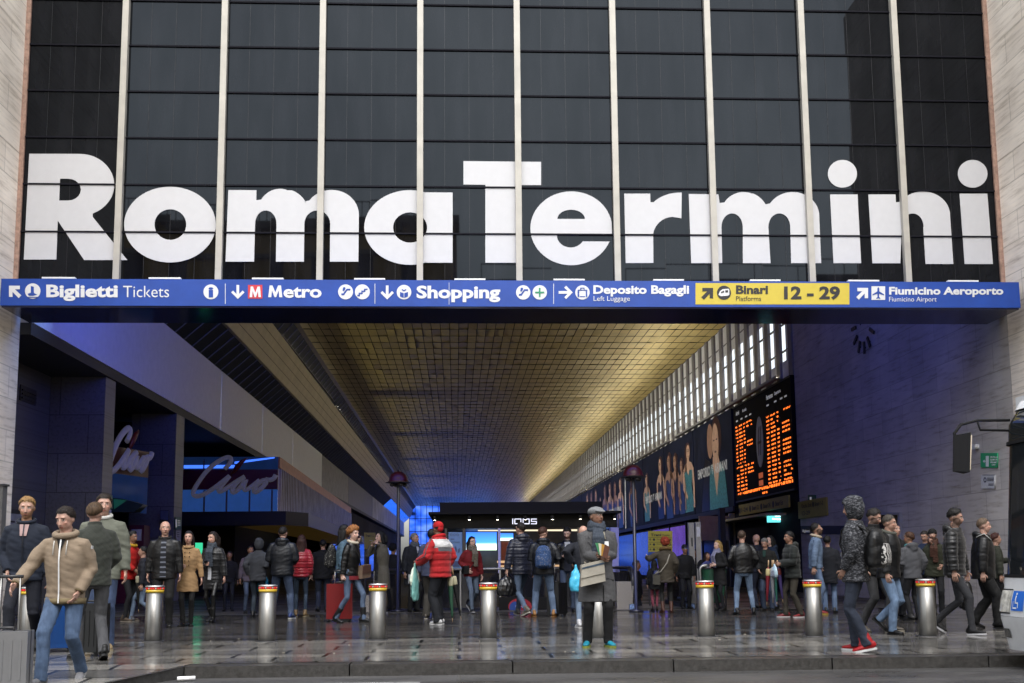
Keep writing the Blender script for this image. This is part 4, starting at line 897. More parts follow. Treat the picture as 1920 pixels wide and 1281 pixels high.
# ---- black kiosk
YK = 6.0; kf = pxY(YK-.01)
def kx(x): return oY(x, 1000, YK).x
def kz(y): return oY(985, y, YK).z
ki = thing('kiosk', (kx(985), YK, 0), 'black kiosk with a white name, spot lamps and lit glass below', 'kiosk')
m_kb = mat('kiosk_black', (.004, .004, .005), .5, var=0, spec=.25)
b = MB(); b.hexa([(kx(824), YK+.3, kz(962)), (kx(1133), YK+.3, kz(962)), (kx(1133), YK+3.4, kz(962)), (kx(824), YK+3.4, kz(962)), (kx(824), YK+.3, kz(940)), (kx(1133), YK+.3, kz(940)), (kx(1133), YK+3.4, kz(940)), (kx(824), YK+3.4, kz(940))])
b.box(kx(812), kx(1157), YK, YK+3.5, kz(990), kz(965)); b.build('roof_box', m_kb, ki)
b = MB(); b.box(kx(804), kx(1162), YK-.35, YK+3.6, kz(964.5), kz(960)); b.build('ledge', m_kb, ki)
b = MB(); f_ = pxY(YK-.012)
def ring(x0, x1, y0, y1, t_): b.poly([[(x0+.5, -y0), (x1-.5, -y0), (x1, -y0-1.2), (x1, -y1+1.2), (x1-.5, -y1), (x0+.5, -y1), (x0, -y1+1.2), (x0, -y0-1.2)], [(x0+t_, -y0-t_), (x1-t_, -y0-t_), (x1-t_, -y1+t_), (x0+t_, -y1+t_)]], .006, f_)
rect(b, 960.5, 972.5, 962.3, 983, f_); ring(964.5, 977.5, 972.5, 983, 1.6); rect(b, 974.4, 983.2, 977.5, 985, f_); ring(980, 993, 972.5, 983, 1.6)
for q in ((995.5, 972.5, 1006.5, 974.2), (995.5, 974.3, 997.2, 977), (995.5, 977.1, 1006.5, 978.6), (1004.8, 978.7, 1006.5, 981.4), (995.5, 981.5, 1006.5, 983)): rect(b, *q, f_)
b.build('name_letters', mat('pale_blue_letters', (.72, .74, .9), .4, emit=.5, var=0), ki)
for x in (815.5, 880, 932.5, 984.5, 1035, 1087, 1151):
    b = MB(); c = V((kx(x), YK-.2, kz(966))); b.lathe([(.035, -.12), (.045, -.03), (.02, 0)], 12, c); sl_ = b.build('spot_lamp', m_iron, ki)
    b = MB(); b.lathe([(.001, -.126), (.028, -.124), (.03, -.122)], 12, c); b.build('bulb', mat('spot_bulb', (1, .9, .75), .3, emit=8, var=0), sl_)
m_fr = mat('lit_pale_frame', (.42, .40, .62), .4, emit=.06); m_cream = mat('cream_light_band', (.8, .7, .5), .4, emit=.55, var=.2, vs=1)
b = MB(); b.box(kx(812), kx(1157), YK+3.3, YK+3.4, 0, kz(990)); b.build('back_wall', mat('kiosk_back_wall', (.20, .18, .14), .5, var=.4, vs=1.2), ki)
b = MB(); rect(b, 896, 992, 1120, 996, pxY(YK+1.5), .05); b.build('light_band', m_cream, ki)
m_scr = mat('blue_screen', (.05, .22, 1.0), .3, emit=1.1, var=.5, vs=2.5)
def _scr(t, b_, link):
    z = t.n('SeparateXYZ', Vector=t.n('TexCoord').outputs['Generated']).outputs[2]
    c = t.ramp(z, [(.0, (.35, .55, .3)), (.08, (.85, .95, 1)), (.3, (.55, .8, 1)), (.42, (.05, .25, .9)), (1, (.03, .12, .75))])
    link(c, b_.inputs['Emission Color']); link(c, b_.inputs['Base Color'])
m_scr = mat('blue_sky_screen', (.05, .22, 1.0), .3, emit=1.0, var=0, fn=_scr)
for i, q in enumerate(((874, 998, 931, 1032), (938, 1000, 962, 1014), (1122, 1003, 1150, 1040))):
    b = MB(); rect(b, *q, pxY(YK+2.6-.4*i), .06); b.build('lit_screen', m_scr, ki)
b = MB(); rect(b, 940, 1015, 957, 1066, pxY(YK+2.4), .06); b.build('red_display', mat('red_brown_display', (.16, .03, .015), .3, emit=.12, var=.6, vs=5), ki)
b = MB(); rect(b, 841, 998, 866.5, 1068, kf, .05); pb_ = b.build('poster_panel', mat('powder_blue_poster', (.13, .22, .36), .4, emit=.12), ki)
b = MB(); f_ = pxY(YK-.07)
for q in (846, 852, 858): b.poly([arc(q, -1003, 2.4, 2.2, 0, 350, 14), arc(q, -1003, 1.6, 1.5, 0, 350, 14)], .003, f_)
rect(b, 845, 1010, 852, 1012, f_); rect(b, 846, 1016, 862, 1017, f_); b.poly(neg([(852, 1026), (855, 1024), (857, 1033), (855, 1036)]), .003, f_); b.poly(neg([(859, 1030), (863, 1027), (862, 1035), (858, 1038)]), .003, f_); rect(b, 848, 1052, 862, 1063, f_); b.build('print', mat('grey_print', (.10, .13, .2), .5), pb_)
b = MB(); rect(b, 1143, 990, 1157, 1090, pxY(YK-.02), .3); b.build('pale_pillar', mat('lavender_pillar', (.30, .30, .56), .4, emit=.05), ki)
for x in (812, 836, 870, 936, 1085, 1121):
    b = MB(); p = kx(x); b.box(p-.03, p+.03, YK-.02, YK+.05, 0, kz(990)-.003); b.build('frame_post', m_fr if x == 936 else mat('olive_frame', (.13, .11, .07), .5), ki)
b = MB(); b.box(kx(812), kx(1157), YK+.3, YK+1.0, 0, .95); b.build('counter', mat('black_counter', (.012, .012, .014), .25), ki)
b = MB(); b.box(kx(940), kx(1085), YK+1.1, YK+1.7, .95, 1.0); b.box(kx(935), kx(962), YK+1.2, YK+1.5, 1.06, 1.12); b.build('lit_shelf', mat('warm_shelf', (.6, .38, .2), .4, emit=.35), ki)
# ---- stair railing, advertising panel, escalator
YS = 3.5
rl = thing('stair_railing', (oY(1000, 1100, YS).x, YS, 0), 'steel railing with dark glass panels around the stair in front of the kiosk', 'railing')
rx = lambda x: oY(x, 1066, YS).x
b = MB(); zr = oY(1000, 1066, YS).z; b.tube([(rx(700), YS, zr), (rx(1183), YS, zr)], .028, 10); b.build('top_rail', m_steel, rl)
for a, c in ((705, 862), (866, 936), (940, 1030), (1034, 1118), (1122, 1180)):
    b = MB(); b.box(rx(a), rx(c), YS-.015, YS+.015, .06, zr-.10); b.build('glass_panel', mat('black_glass', (.012, .012, .016), .06, var=0), rl)
    b = MB(); b.box(rx(a)-.05, rx(a)-.015, YS-.03, YS+.03, 0, zr-.03); b.build('post', m_steel, rl)
t = thing('advert_panel', oY(978, 1150, YS-.1), 'black advertising panel with a red and blue oval behind the walkers', 'panel'); f_ = pxY(YS-.06)
b = MB(); rect(b, 936, 1120, 1030, 1149, f_, .03); b.build('board', m_kb, t); f_ = pxY(YS-.095)
b = MB(); b.poly([arc(975, -1137, 22, 15, 0, 352, 36)], .004, f_); b.build('red_oval', mat('advert_red', (.30, .02, .03), .4, var=.1), t); f_ = pxY(YS-.10); b = MB(); b.poly([arc(966, -1139, 11, 11, 0, 350, 30)], .003, f_); b.build('blue_disc', mat('advert_blue', (.02, .06, .25), .4), t)
b = MB(); f_ = pxY(YS-.105); b.text('forum', 966, 990, -1140, 5, .003, f_, .02); b.build('word', mat('advert_word', (.35, .35, .55), .5), t)
m_grs = mat('speckled_granite', (.24, .22, .20), .5, fn=lambda t, b, link: link(t.ramp(t.n('TexNoise', Vector=t.coord((60, 60, 60)), Scale=1.0, Detail=3.0).outputs[0], [(.35, (.12, .11, .10)), (.6, (.36, .33, .30))]), b.inputs['Base Color']))
for x0, y0, x1, Y, lb in ((1156, 1091, 1186, 3.1, 'granite block at the foot of the escalator by the kiosk'), (676, 1117, 693, 3.2, 'granite block behind the woman on the phone')):
    b = MB(); pa, pb = oY(x0, y0, Y), oY(x1, y0, Y); b.box(pa.x, pb.x, Y, Y+.9, 0, pa.z); tag(b.build('granite_block', m_grs, bevel=.012), lb, 'block')
es = thing('escalator', (oY(1240, 1140, 3.4).x, 3.4, 0), 'escalator mouth with curved steel handrail ends between granite and grey posts', 'escalator')
for x in (1186, 1292):
    Y = 3.2; c = oY(x, 1110, Y); pts = [(c.x, Y+2.5, .92), (c.x, Y+.35, .92)]+[(c.x, Y+.25-.34*cos(R_(a)), .56+.36*sin(R_(a))) for a in range(80, -91, -17)]+[(c.x, Y+1.2, .2)]
    MB().tube(pts, .04, 8).build('handrail', mat('black_rubber', (.02, .02, .022), .4), es)
    MB().tube([(p[0], p[1]+.01, p[2]*.965) for p in pts[1:-1]], .05, 8).build('rail_trim', m_steel, es)
    b = MB(); b.box(c.x-.02, c.x+.02, Y+.15, Y+2.5, .12, .86); b.build('side_glass', mat('black_glass', (.012, .012, .016), .06), es)
    b = MB(); b.box(c.x-.1, c.x+.1, Y-.1, Y+2.4, .002, .12); b.build('skirt', m_iron, es); b = MB(); b.box(c.x-.09, c.x+.09, Y-.125, Y-.102, .004, .11); b.build('sticker', mat('blue_sticker', (.2, .3, .55), .4, var=.8, vs=25), es)
b = MB(); a_, c_ = oY(1186, 1110, 3.2).x+.1, oY(1292, 1110, 3.2).x-.1
for k in range(12): b.box(a_, c_, 3.15+.2*k, 3.345+.2*k, .012-.0*k, .016)
b.build('comb_plate', mat('steel_plate', (.2, .2, .2), .35, metal=.8), es)
for x0, x1, y0, lb in ((1291, 1301, 980, 'grey steel post by the escalator, the left of a pair'), (1304, 1313.5, 979, 'grey steel post with a white sticker, the right of a pair')):
    Y = 3.6; pa, pb = oY(x0, y0, Y), oY(x1, y0, Y); t = thing('steel_post', (pa.x, Y, 0), lb, 'post'); b = MB(); b.box(pa.x, pb.x, Y, Y+.12, 0, pa.z); b.build('post', mat('grey_painted_steel', (.26, .25, .23), .45), t)
    b = MB(); b.box(pa.x+.02, pb.x-.02, Y-.006, Y-.001, 1.62, 1.85) if x0 > 1300 else b.box(pa.x+.05, pb.x-.04, Y-.006, Y-.001, 1.4, 1.6); b.build('sticker', m_pap if x0 > 1300 else m_iron, t)
# ---- waste bin with green bag
Y = 2.2; bc = oY(1340, 1150, Y); t = thing('waste_bin', (bc.x, Y, 0), 'waste bin with a green plastic bag on a bent steel frame', 'bin')
m_gbag = mat('green_plastic_bag', (.03, .115, .065), .25, var=.2, bump=.6, bs=9)
zt = oY(1340, 1064, Y).z
b = MB(); b.lathe([(.24, zt-.03), (.30, zt-.03), (.30, zt+.02), (.26, zt+.03)], 24, (bc.x, Y, 0)); b.build('rim', mat('grey_bin_rim', (.09, .09, .095), .4), t)
b = MB(); rr = random.Random(5); n = 22; rings = []
for i in range(9):
    u = i/8; rings.append([(bc.x+(.285-.10*u+.012*rr.uniform(-1, 1))*cos(2*pi*j/n), Y+(.285-.10*u+.012*rr.uniform(-1, 1))*sin(2*pi*j/n), zt-.035-u*(zt-.2)) for j in range(n)])
vs = [[b.b.verts.new(p) for p in r] for r in rings]
for i in range(8):
    for j in range(n): f = b.b.faces.new((vs[i][j], vs[i][(j+1) % n], vs[i+1][(j+1) % n], vs[i+1][j])); f.smooth = True
b.b.faces.new(vs[-1]); b.build('bag', m_gbag, t)
p0 = oY(1311, 1150, Y).x; p1 = oY(1362, 1150, Y).x
MB().tube([(p0, Y-.2, 0), (p0, Y-.2, zt-.05)]+[(p0+.09-.09*cos(R_(a)), Y-.2, zt-.05+.09*sin(R_(a))) for a in (15, 30, 45, 60, 75, 90)]+[(p0+.4, Y-.2, zt+.04)], .034, 12).build('frame_tube', m_steel, t)
MB().tube([(p1, Y, 0), (p1, Y, zt)], .018, 8).build('rear_leg', m_iron, t)
# ---- two red domed lamps in the hall
def make_hall_lamp():
    t = thing('hall_lamp', (0, 0, 0), 'lamp', 'lamp', 'red domed hall lamps')
    MB().lathe([(.16, 0), (.16, .03), (.04, .05), (.036, 2.85), (.03, 2.87)], 16).build('pole', mat('dark_blue_pole', (.02, .02, .035), .3), t)
    MB().lathe([(.25, 2.90), (.22, 2.93), (.21, 2.99), (.17, 3.07), (.10, 3.13), (.02, 3.15)], 28).build('dome', mat('red_dome', (.05, .004, .004), .35, var=.05), t)
    MB().lathe([(.29, 2.885), (.29, 2.895), (.2, 2.899)], 28).build('brim', m_iron, t)
    b = MB()
    for k in range(4): b.ell((.15*cos(k*pi/2+.4), .15*sin(k*pi/2+.4), 2.84), (.055, .055, .045))
    b.build('lamp_head', m_iron, t); MB().lathe([(.02, 3.14), (.006, 3.2), (.004, 3.3)], 8).build('finial', m_iron, t)
    return t
hl = make_hall_lamp(); p = gr(746, 1147); hl.location = (p.x, p.y, 0); hl['label'] = 'red domed lamp on a dark pole behind the woman smoking'
h2 = copy_tree(hl); p = gr(1193, 1147); h2.location = (p.x, p.y, 0); h2['label'] = 'red domed lamp on a dark pole in front of the posters'
# ---- small things on the ground
b = MB(); p = gr(349, 1277, -.126); b.lathe([(.022, -.09), (.022, .09)], 12); o = b.build('crushed_cup', mat('white_paper_cup', (.7, .7, .7), .6)); o.rotation_euler = (0, pi/2, .3); o.location = (p.x, p.y, -.10); tag(o, 'white paper cup lying in the gutter by the kerb', 'litter')
b = MB(); rr = random.Random(9)
for k in range(42):
    p = gr(rr.uniform(250, 1880), rr.uniform(1158, 1228)); s_ = rr.uniform(.006, .015); b.obox((p.x, p.y, .004), V((s_, s_*.3, 0)), V((-s_*.2, s_*.6, 0)), V((0, 0, .003)))
tag(b.build('litter', mat('pale_litter', (.22, .20, .16), .7, var=.5, vs=3)), 'scattered small scraps of litter on the wet paving', 'litter', kind='stuff')
# ---- bus
XF = 6.0; YB = -9.12; m_bus = mat('silver_bus_paint', (.60, .61, .62), .3, metal=.1, var=.05); m_bgl2 = mat('bus_windscreen', (.012, .014, .016), .04, var=0); m_gasket = mat('black_gasket', (.010, .010, .011), .7, var=0, spec=.15)
bus = thing('bus', (11, -10.3, -.13), 'silver bus entering from the right with its mirror arm reaching out', 'bus')
prof = [(-.13+.22, .02), (.12+.3, -.06), (.62, -.03), (.70, .0), (1.02, .03), (2.55, .16), (2.82, .34), (2.9, .8)]   # height, set back
def bx(z):
    for (za, a), (zb, c) in zip(prof[:-1], prof[1:]):
        if za <= z <= zb: return a+(c-a)*(z-za)/(zb-za)
    return prof[0][1] if z < prof[0][0] else prof[-1][1]
def front(b, zs, y0=YB-2.5, y1=YB, off=0.0, rc=.30, n=8, ya=None, yb=None):
    def ring(z):
        x = XF+bx(z)-off; out = []
        for k in range(n+1): a = R_(90*k/n); out.append((x+rc-rc*sin(a), y1-rc+rc*cos(a)+off, z))     # kerb side corner
        for k in range(n+1): a = R_(90-90*k/n); out.append((x+rc-rc*sin(a), y0+rc-rc*cos(a)-off, z))
        return out
    R2 = [ring(z) for z in zs]; vs = [[b.b.verts.new(p) for p in r] for r in R2]
    for i in range(len(zs)-1):
        for j in range(len(vs[0])-1): f = b.b.faces.new((vs[i][j], vs[i][j+1], vs[i+1][j+1], vs[i+1][j])); f.smooth = True; f.material_index = b.mi
zs = [.09, .16, .3, .44]; b = MB(); front(b, [.07, .16, .28, .40, .43]); b.build('bumper', m_bus, bus, fixn=False)
b = MB(); front(b, [.435, .47, .62, .75, .86], off=.0); b.build('front_panel', m_bus, bus, fixn=False)
b = MB(); front(b, [.862, 1.02, 1.3, 1.7, 2.1, 2.34], off=-.02); b.build('windscreen', m_bgl2, bus, fixn=False)
b = MB(); front(b, [2.342, 2.55, 2.72], off=-.01); b.build('destination_glass', m_bgl2, bus, fixn=False)
b = MB(); front(b, [2.722, 2.82, 2.88, 2.92], off=.01); b.build('roof_dome', m_bus, bus, fixn=False)
b = MB(); front(b, [2.325, 2.36], off=.005); front(b, [.85, .885], off=.004); b.build('gasket', m_gasket, bus, fixn=False)
b = MB(); b.box(XF+.40, XF+9, YB-2.5, YB, .1, 2.9); b.build('body', m_bus, bus, bevel=.08)
b = MB(); b.box(XF+.9, XF+8.8, YB-2.515, YB-2.503, 1.0, 2.4); b.box(XF+.9, XF+8.8, YB+.003, YB+.015, 1.0, 2.4); b.build('side_window', m_bgl2, bus)
for xx in (XF+1.9, XF+6.8):
    for yy, s_ in ((YB-2.3, 1), (YB-.28, 1)):
        b = MB(); b.lathe([(.2, -.13), (.44, -.13), (.46, -.1), (.46, .1), (.44, .13), (.2, .13)], 28); o = b.build('wheel', mat('tyre_rubber', (.02, .02, .02), .7), bus, local=True); o.rotation_euler = (pi/2, 0, 0); o.location = V((xx, yy, .33))-bus.location
# headlight and sticker on the kerb-side corner of the front
def onfront(y, z, off=.006): 
    rc = .30; y1 = YB; x = XF+bx(z)
    if y > y1-rc:
        s_ = (y-(y1-rc))/rc; a = math.acos(min(1, s_)); return V((x+rc-rc*sin(a)-off, y+off, z))
    return V((x-off, y, z))
def fpatch(b, ya, yb, za, zb, off, n=8):
    g = [[b.b.verts.new(onfront(ya+(yb-ya)*i/n, za+(zb-za)*j/2, off)) for j in range(3)] for i in range(n+1)]
    for i in range(n):
        for j in range(2): f = b.b.faces.new((g[i][j], g[i][j+1], g[i+1][j+1], g[i+1][j])); f.smooth = True
b = MB(); fpatch(b, YB-.10, YB-.43, .48, .71, .012); hl_ = b.build('headlight', mat('headlight_glass', (.45, .44, .40), .12, var=.5, vs=14), bus)
b = MB(); fpatch(b, YB-.06, YB-.45, .462, .474, .012); fpatch(b, YB-.06, YB-.45, .716, .728, .012); b.build('trim', m_gasket, hl_)
b = MB(); fpatch(b, YB-.455, YB-.70, .50, .71, .008); stk = b.build('sticker', mat('blue_wheelchair_sticker', (.02, .12, .50), .35, var=0), bus)
b = MB()
for ya, yb, za, zb in ((.40, .42, .58, .66), (.40, .47, .575, .59), (.455, .47, .53, .575), (.36, .37, .53, .60), (.36, .44, .52, .535), (.40, .425, .67, .69)): fpatch(b, YB-ya-.13, YB-yb-.13, za, zb, .012, 2)
b.build('wheelchair_symbol', m_sw, stk)
b = MB(); fpatch(b, YB-.22, YB-.36, .20, .30, .01, 4); b.build('fog_lamp', mat('fog_lamp', (.06, .06, .06), .2), bus)
# mirror arm
ya = YB-.12; zA = oY(1885, 789, -9.2).z; xm = oY(1790, 800, -9.3).x
b = MB(); b.tube([(XF+.25, ya, zA), (xm+.30, ya, zA+.0), (xm+.10, ya, zA-.05), (xm+.02, ya, zA-.15), (xm+.03, ya, zA-.26)], .017, 10); b.tube([(XF+.25, ya, zA-.12), (XF-.10, ya, zA-.11), (xm+.30, ya, zA-.02)], .014, 10); arm = b.build('mirror_arm', m_gasket, bus)
b = MB(); zc = oY(1798, 850, -9.24).z; b.hexa([(xm-.03, ya-.03, zc-.2), (xm+.09, ya-.17, zc-.23), (xm+.12, ya+.05, zc-.23), (xm+.02, ya+.10, zc-.2), (xm+.0, ya-.03, zc+.2), (xm+.13, ya-.17, zc+.22), (xm+.16, ya+.05, zc+.22), (xm+.05, ya+.10, zc+.2)]); b.build('mirror', m_gasket, arm, bevel=.03)
b = MB(); b.hexa([(xm+.094, ya-.16, zc-.2), (xm+.106, ya-.16, zc-.2), (xm+.134, ya+.04, zc-.2), (xm+.124, ya+.04, zc-.2), (xm+.134, ya-.16, zc+.19), (xm+.146, ya-.16, zc+.19), (xm+.174, ya+.04, zc+.19), (xm+.164, ya+.04, zc+.19)]); b.build('mirror_glass', mat('mirror_edge', (.6, .52, .4), .2), arm)
# ---- added lamp troughs and the blue screen that light the hall
m_trough = mat('added_lamp_trough', (.25, .24, .22), .5); m_tube = mat('added_lamp_tube', (1, .9, .7), .4, emit=.7, var=0)
for k in range(6):  # added troughs, no real fittings, to brighten the fins opposite
    y_ = 22+k*20; t = thing('added_ledge_lamp', (-7.0+LD*y_, y_, 10.34), 'long added lamp trough on the gold band ledge under the ceiling, %s from the street' % ('first', 'second', 'third', 'fourth', 'fifth', 'sixth', 'seventh', 'eighth')[k], 'lamp', 'added lamp troughs on the gold band'); b = MB(); p_ = LW(-7.13, y_, 10.335)
    b.box(p_.x-.05, p_.x+.05, y_, y_+18, 10.335, 10.36); b.build('trough', m_trough, t); b = MB(); b.box(p_.x-.03, p_.x+.03, y_+.1, y_+17.9, 10.362, 10.38); b.build('tube', m_tube, t)
    lamp_area('added_ledge_glow', (p_.x+.06, y_+9, 10.42), 17.5, .1, 130, (1, .96, .88), (R_(80), 0, R_(-90))).data.spread = R_(55)
k = 15.0; q_ = 0
while k < 150:  # added troughs, no real fittings, to warm the gold ceiling
    t = thing('added_uplight_trough', (XR-.95, k+9, 7.36), 'long grey lamp trough added above the board and posters, %s from the street' % ('first', 'second', 'third', 'fourth', 'fifth', 'sixth', 'seventh', 'eighth')[q_], 'lamp', 'added lamp troughs above the posters')
    b = MB(); b.box(XR-.33, XR-.18, k, k+18, 7.33, 7.345); b.box(XR-.33, XR-.32, k, k+18, 7.346, 7.43); b.box(XR-.19, XR-.18, k, k+18, 7.346, 7.43); b.build('trough', m_trough, t)
    b = MB()
    for q in (1, 9, 17): b.box(XR-.178, XR-.12, k+q, k+q+.05, 7.335, 7.36)
    b.build('bracket', m_trough, t)
    MB().tube([(XR-.255, k+.1, 7.375), (XR-.255, k+17.9, 7.375)], .018, 8).build('tube', m_tube, t)
    lamp_area('added_uplight_glow', (XR-.26, k+9, 7.47), .10, 17.5, 76, (1, .9, .66), (pi, R_(-60), 0)); k += 19; q_ += 1
m_led = mat('blue_led_screen', (.16, .24, 1.0), .4, emit=.3, var=.3, vs=.5)
ls = thing('led_screen', (1.2, .6, 7), 'wide blue led screen behind the glass front facing into the hall', 'screen'); b = MB(); b.box(-7.5, 10.2, .50, .6, 6.3, 10.4); b.build('casing', m_dark, ls); b = MB(); b.box(-7.4, 10.1, .603, .62, 6.4, 10.3); b.build('display', m_led, ls)
lamp_area('led_glow', (-.6, .75, 8.2), 15, 3.6, 300, (.20, .36, 1.0), (R_(68), 0, pi))
# ================================================================ PEOPLE
def _skinfn(t, b, link):
    at = t.n('Attribute', _attribute_name='tint'); nz = t.n('TexNoise', Vector=t.coord(), Scale=55.0, Detail=3.0)
    link(t.mix(1, at.outputs['Color'], t.ramp(nz.outputs[0], [(.3, (.9, .88, .87)), (.7, (1.08, 1.07, 1.06))]), 'MULTIPLY'), b.inputs['Base Color'])
    b.inputs['Subsurface Weight'].default_value = .08; b.inputs['Subsurface Radius'].default_value = (.01, .004, .002)
m_skin = mat('skin', rough=.5, var=0, spec=.4, fn=_skinfn)
SKIN = {'pale': (.42, .275, .225), 'fair': (.36, .215, .165), 'olive': (.29, .17, .125), 'tan': (.22, .115, .072), 'brown': (.18, .095, .062), 'dark': (.062, .032, .021)}
CK = .52
def lin2(c): return tuple(v*CK for v in lin(c))
def cloth(color, style='plain', c2=None):
    key = 'cloth_%s_%s%s' % (color, style, c2 or '')
    if key in MATS: return MATS[key]
    c = tuple(v*CK for v in lin(color)); rough = {'leather': .38, 'puffer': .42, 'nylon': .45, 'shoe': .5}.get(style, .85)
    def fn(t, b, link, c=c):
        big = t.n('TexNoise', Vector=t.coord((1, 1, .8)), Scale=7.0, Detail=4.0, Roughness=.6)
        fine = t.n('TexNoise', Vector=t.coord(), Scale=260.0, Detail=2.0)
        col = t.mix(1, (*c, 1), t.ramp(big.outputs[0], [(.3, (.84,)*3), (.7, (1.15,)*3)]), 'MULTIPLY')
        fold = t.n('TexNoise', Vector=t.coord((6, 6, 14)), Scale=1.0, Detail=3.0, Distortion=.6)
        h = t.math('ADD', t.math('MULTIPLY', fold.outputs[0], 1.0), t.math('MULTIPLY', fine.outputs[0], .06)); dist = .02
        if style == 'denim':
            g_ = sum(c)/3; c = tuple(v*.62+g_*.38 for v in c); col = t.mix(1, (*c, 1), t.ramp(big.outputs[0], [(.3, (.84,)*3), (.7, (1.15,)*3)]), 'MULTIPLY')
            fd = t.n('TexNoise', Vector=t.coord((9, 9, 3)), Scale=1.0, Detail=5.0, Roughness=.65)
            col = t.mix(t.ramp(fd.outputs[0], [(.42, (0,)*3), (.66, (.75,)*3)]), col, tuple(min(1, v*1.8+.012) for v in c))
        elif style in ('puffer', 'puffer_wide', 'quilt'):
            sc = {'puffer': 16.0, 'puffer_wide': 9.0, 'quilt': 16.0}[style]
            wv = t.n('TexWave', Vector=t.coord((1, 1, 1)), Scale=sc/pi/2*1.0, Distortion=1.2, Detail=2.0, Detail__Scale=1.5, _wave_type='BANDS', _bands_direction='Z', _wave_profile='SIN')
            r = t.ramp(wv.outputs[0], [(0, (0,)*3), (.25, (.75,)*3), (1, (1,)*3)])
            if style == 'quilt':
                c_ = t.n('SeparateXYZ', Vector=t.coord()); s1 = t.math('ADD', c_.outputs[0], c_.outputs[2]); s2 = t.math('SUBTRACT', c_.outputs[0], c_.outputs[2])
                q = [t.math('ABSOLUTE', t.math('SINE', t.math('MULTIPLY', s_, 42.0))) for s_ in (s1, s2)]
                r = t.math('POWER', t.math('MULTIPLY', q[0], q[1]), .4)
            h = t.math('ADD', t.math('MULTIPLY', r, 1.2 if style != 'quilt' else .5), t.math('MULTIPLY', fold.outputs[0], .6)); dist = .022 if style != 'quilt' else .012
            b.inputs['Sheen Weight'].default_value = .1
        elif style == 'marl':
            m_ = t.n('TexNoise', Vector=t.coord((26, 26, 75)), Scale=1.0, Detail=5.0, Roughness=.75)
            col = t.ramp(m_.outputs[0], [(.40, lin2(c2)), (.50, c), (.62, (.12, .123, .135))])
        elif style == 'stripe':
            z = t.n('SeparateXYZ', Vector=t.coord()).outputs[2]; s_ = t.math('SINE', t.math('MULTIPLY', z, 2*pi/.085))
            col = t.mix(t.ramp(s_, [(.45, (0,)*3), (.55, (1,)*3)]), (*c, 1), (*lin2(c2), 1))
        elif style == 'tweed':
            m_ = t.n('TexNoise', Vector=t.coord((130, 130, 130)), Scale=1.0, Detail=3.0)
            col = t.mix(1, col, t.ramp(m_.outputs[0], [(.35, (.6,)*3), (.65, (1.45,)*3)]), 'MULTIPLY')
        elif style == 'check':
            m_ = t.n('TexChecker', Vector=t.coord(rot=(.6, .5, .2)), Color1=(*c, 1), Color2=(*lin2(c2), 1), Scale=60.0); col = t.mix(.75, col, m_.outputs[0])
        elif style == 'floral':
            m_ = t.n('TexVoronoi', Vector=t.coord(), Scale=34.0); col = t.mix(t.ramp(m_.outputs['Distance'], [(.22, (1,)*3), (.32, (0,)*3)]), (*c, 1), (*lin2(c2), 1))
        elif style == 'zebra':
            m_ = t.n('TexWave', Vector=t.coord((1, 1, 1.5)), Scale=9.0, Distortion=7.0, Detail=2.0, Detail__Scale=1.6); col = t.mix(t.ramp(m_.outputs[0], [(.45, (0,)*3), (.55, (1,)*3)]), (*c, 1), (*lin2(c2), 1))
        elif style == 'leather': dist = .014
        link(col, b.inputs['Base Color']); link(t.n('Bump', Strength=.32, Distance=dist, Height=h).outputs[0], b.inputs['Normal'])
    return mat(key, color, rough, var=0, fn=fn, spec=.35)
def hairmat(color):
    def fn(t, b, link):
        nz = t.n('TexNoise', Vector=t.coord((70, 70, 14)), Scale=1.0, Detail=5.0); c = lin(color)
        link(t.mix(1, (*c, 1), t.ramp(nz.outputs[0], [(.3, (.35,)*3), (.7, (1.1,)*3)]), 'MULTIPLY'), b.inputs['Base Color']); link(t.n('Bump', Strength=.8, Distance=.012, Height=nz.outputs[0]).outputs[0], b.inputs['Normal'])
    return mat('hair_'+color, color, .62, var=0, fn=fn, spec=.25)
def remesh(mb, voxel, smooth, name, m, parent, disp=None, keep=None):
    me = bpy.data.meshes.new('t'); bmesh.ops.recalc_face_normals(mb.b, faces=mb.b.faces); mb.b.to_mesh(me); mb.b.free()
    o = bpy.data.objects.new('t', me); COL.objects.link(o)
    r = o.modifiers.new('r', 'REMESH'); r.mode = 'VOXEL'; r.voxel_size = voxel; r.use_smooth_shade = True
    if smooth: s_ = o.modifiers.new('s', 'SMOOTH'); s_.factor = .5; s_.iterations = smooth
    bpy.context.view_layer.update()
    out = bpy.data.meshes.new_from_object(o.evaluated_get(bpy.context.evaluated_depsgraph_get()))
    bpy.data.objects.remove(o); bpy.data.meshes.remove(me); out.name = name
    if disp:
        ns = [v.normal.copy() for v in out.vertices]
        for v, n_ in zip(out.vertices, ns):
            d = disp(v.co)
            if d: v.co += n_*d
    if keep is not None:      # add pieces that stay separate surfaces rooted inside (fingers)
        bm = bmesh.new(); bm.from_mesh(out); t2 = bpy.data.meshes.new('t'); keep.b.to_mesh(t2); keep.b.free(); bm.from_mesh(t2); bpy.data.meshes.remove(t2); bm.to_mesh(out); bm.free()
    out.polygons.foreach_set('use_smooth', [True]*len(out.polygons))
    out.materials.clear(); out.materials.append(m)
    ob = bpy.data.objects.new(name, out); COL.objects.link(ob); ob.parent = parent
    return ob
def ik(a, c, l1, l2, pole):
    d = c-a; L = d.length; mx = (l1+l2)*.999
    if L > mx: c = a+d*(mx/L); d = c-a; L = mx
    u = d/L; x = (l1*l1-l2*l2+L*L)/(2*L); h = sqrt(max(l1*l1-x*x, 0)); p = pole-u*pole.dot(u)
    p = p.normalized() if p.length > 1e-5 else u.orthogonal().normalized()
    return a+u*x+p*h, c
def lerp(a, b, t): return a+(b-a)*t
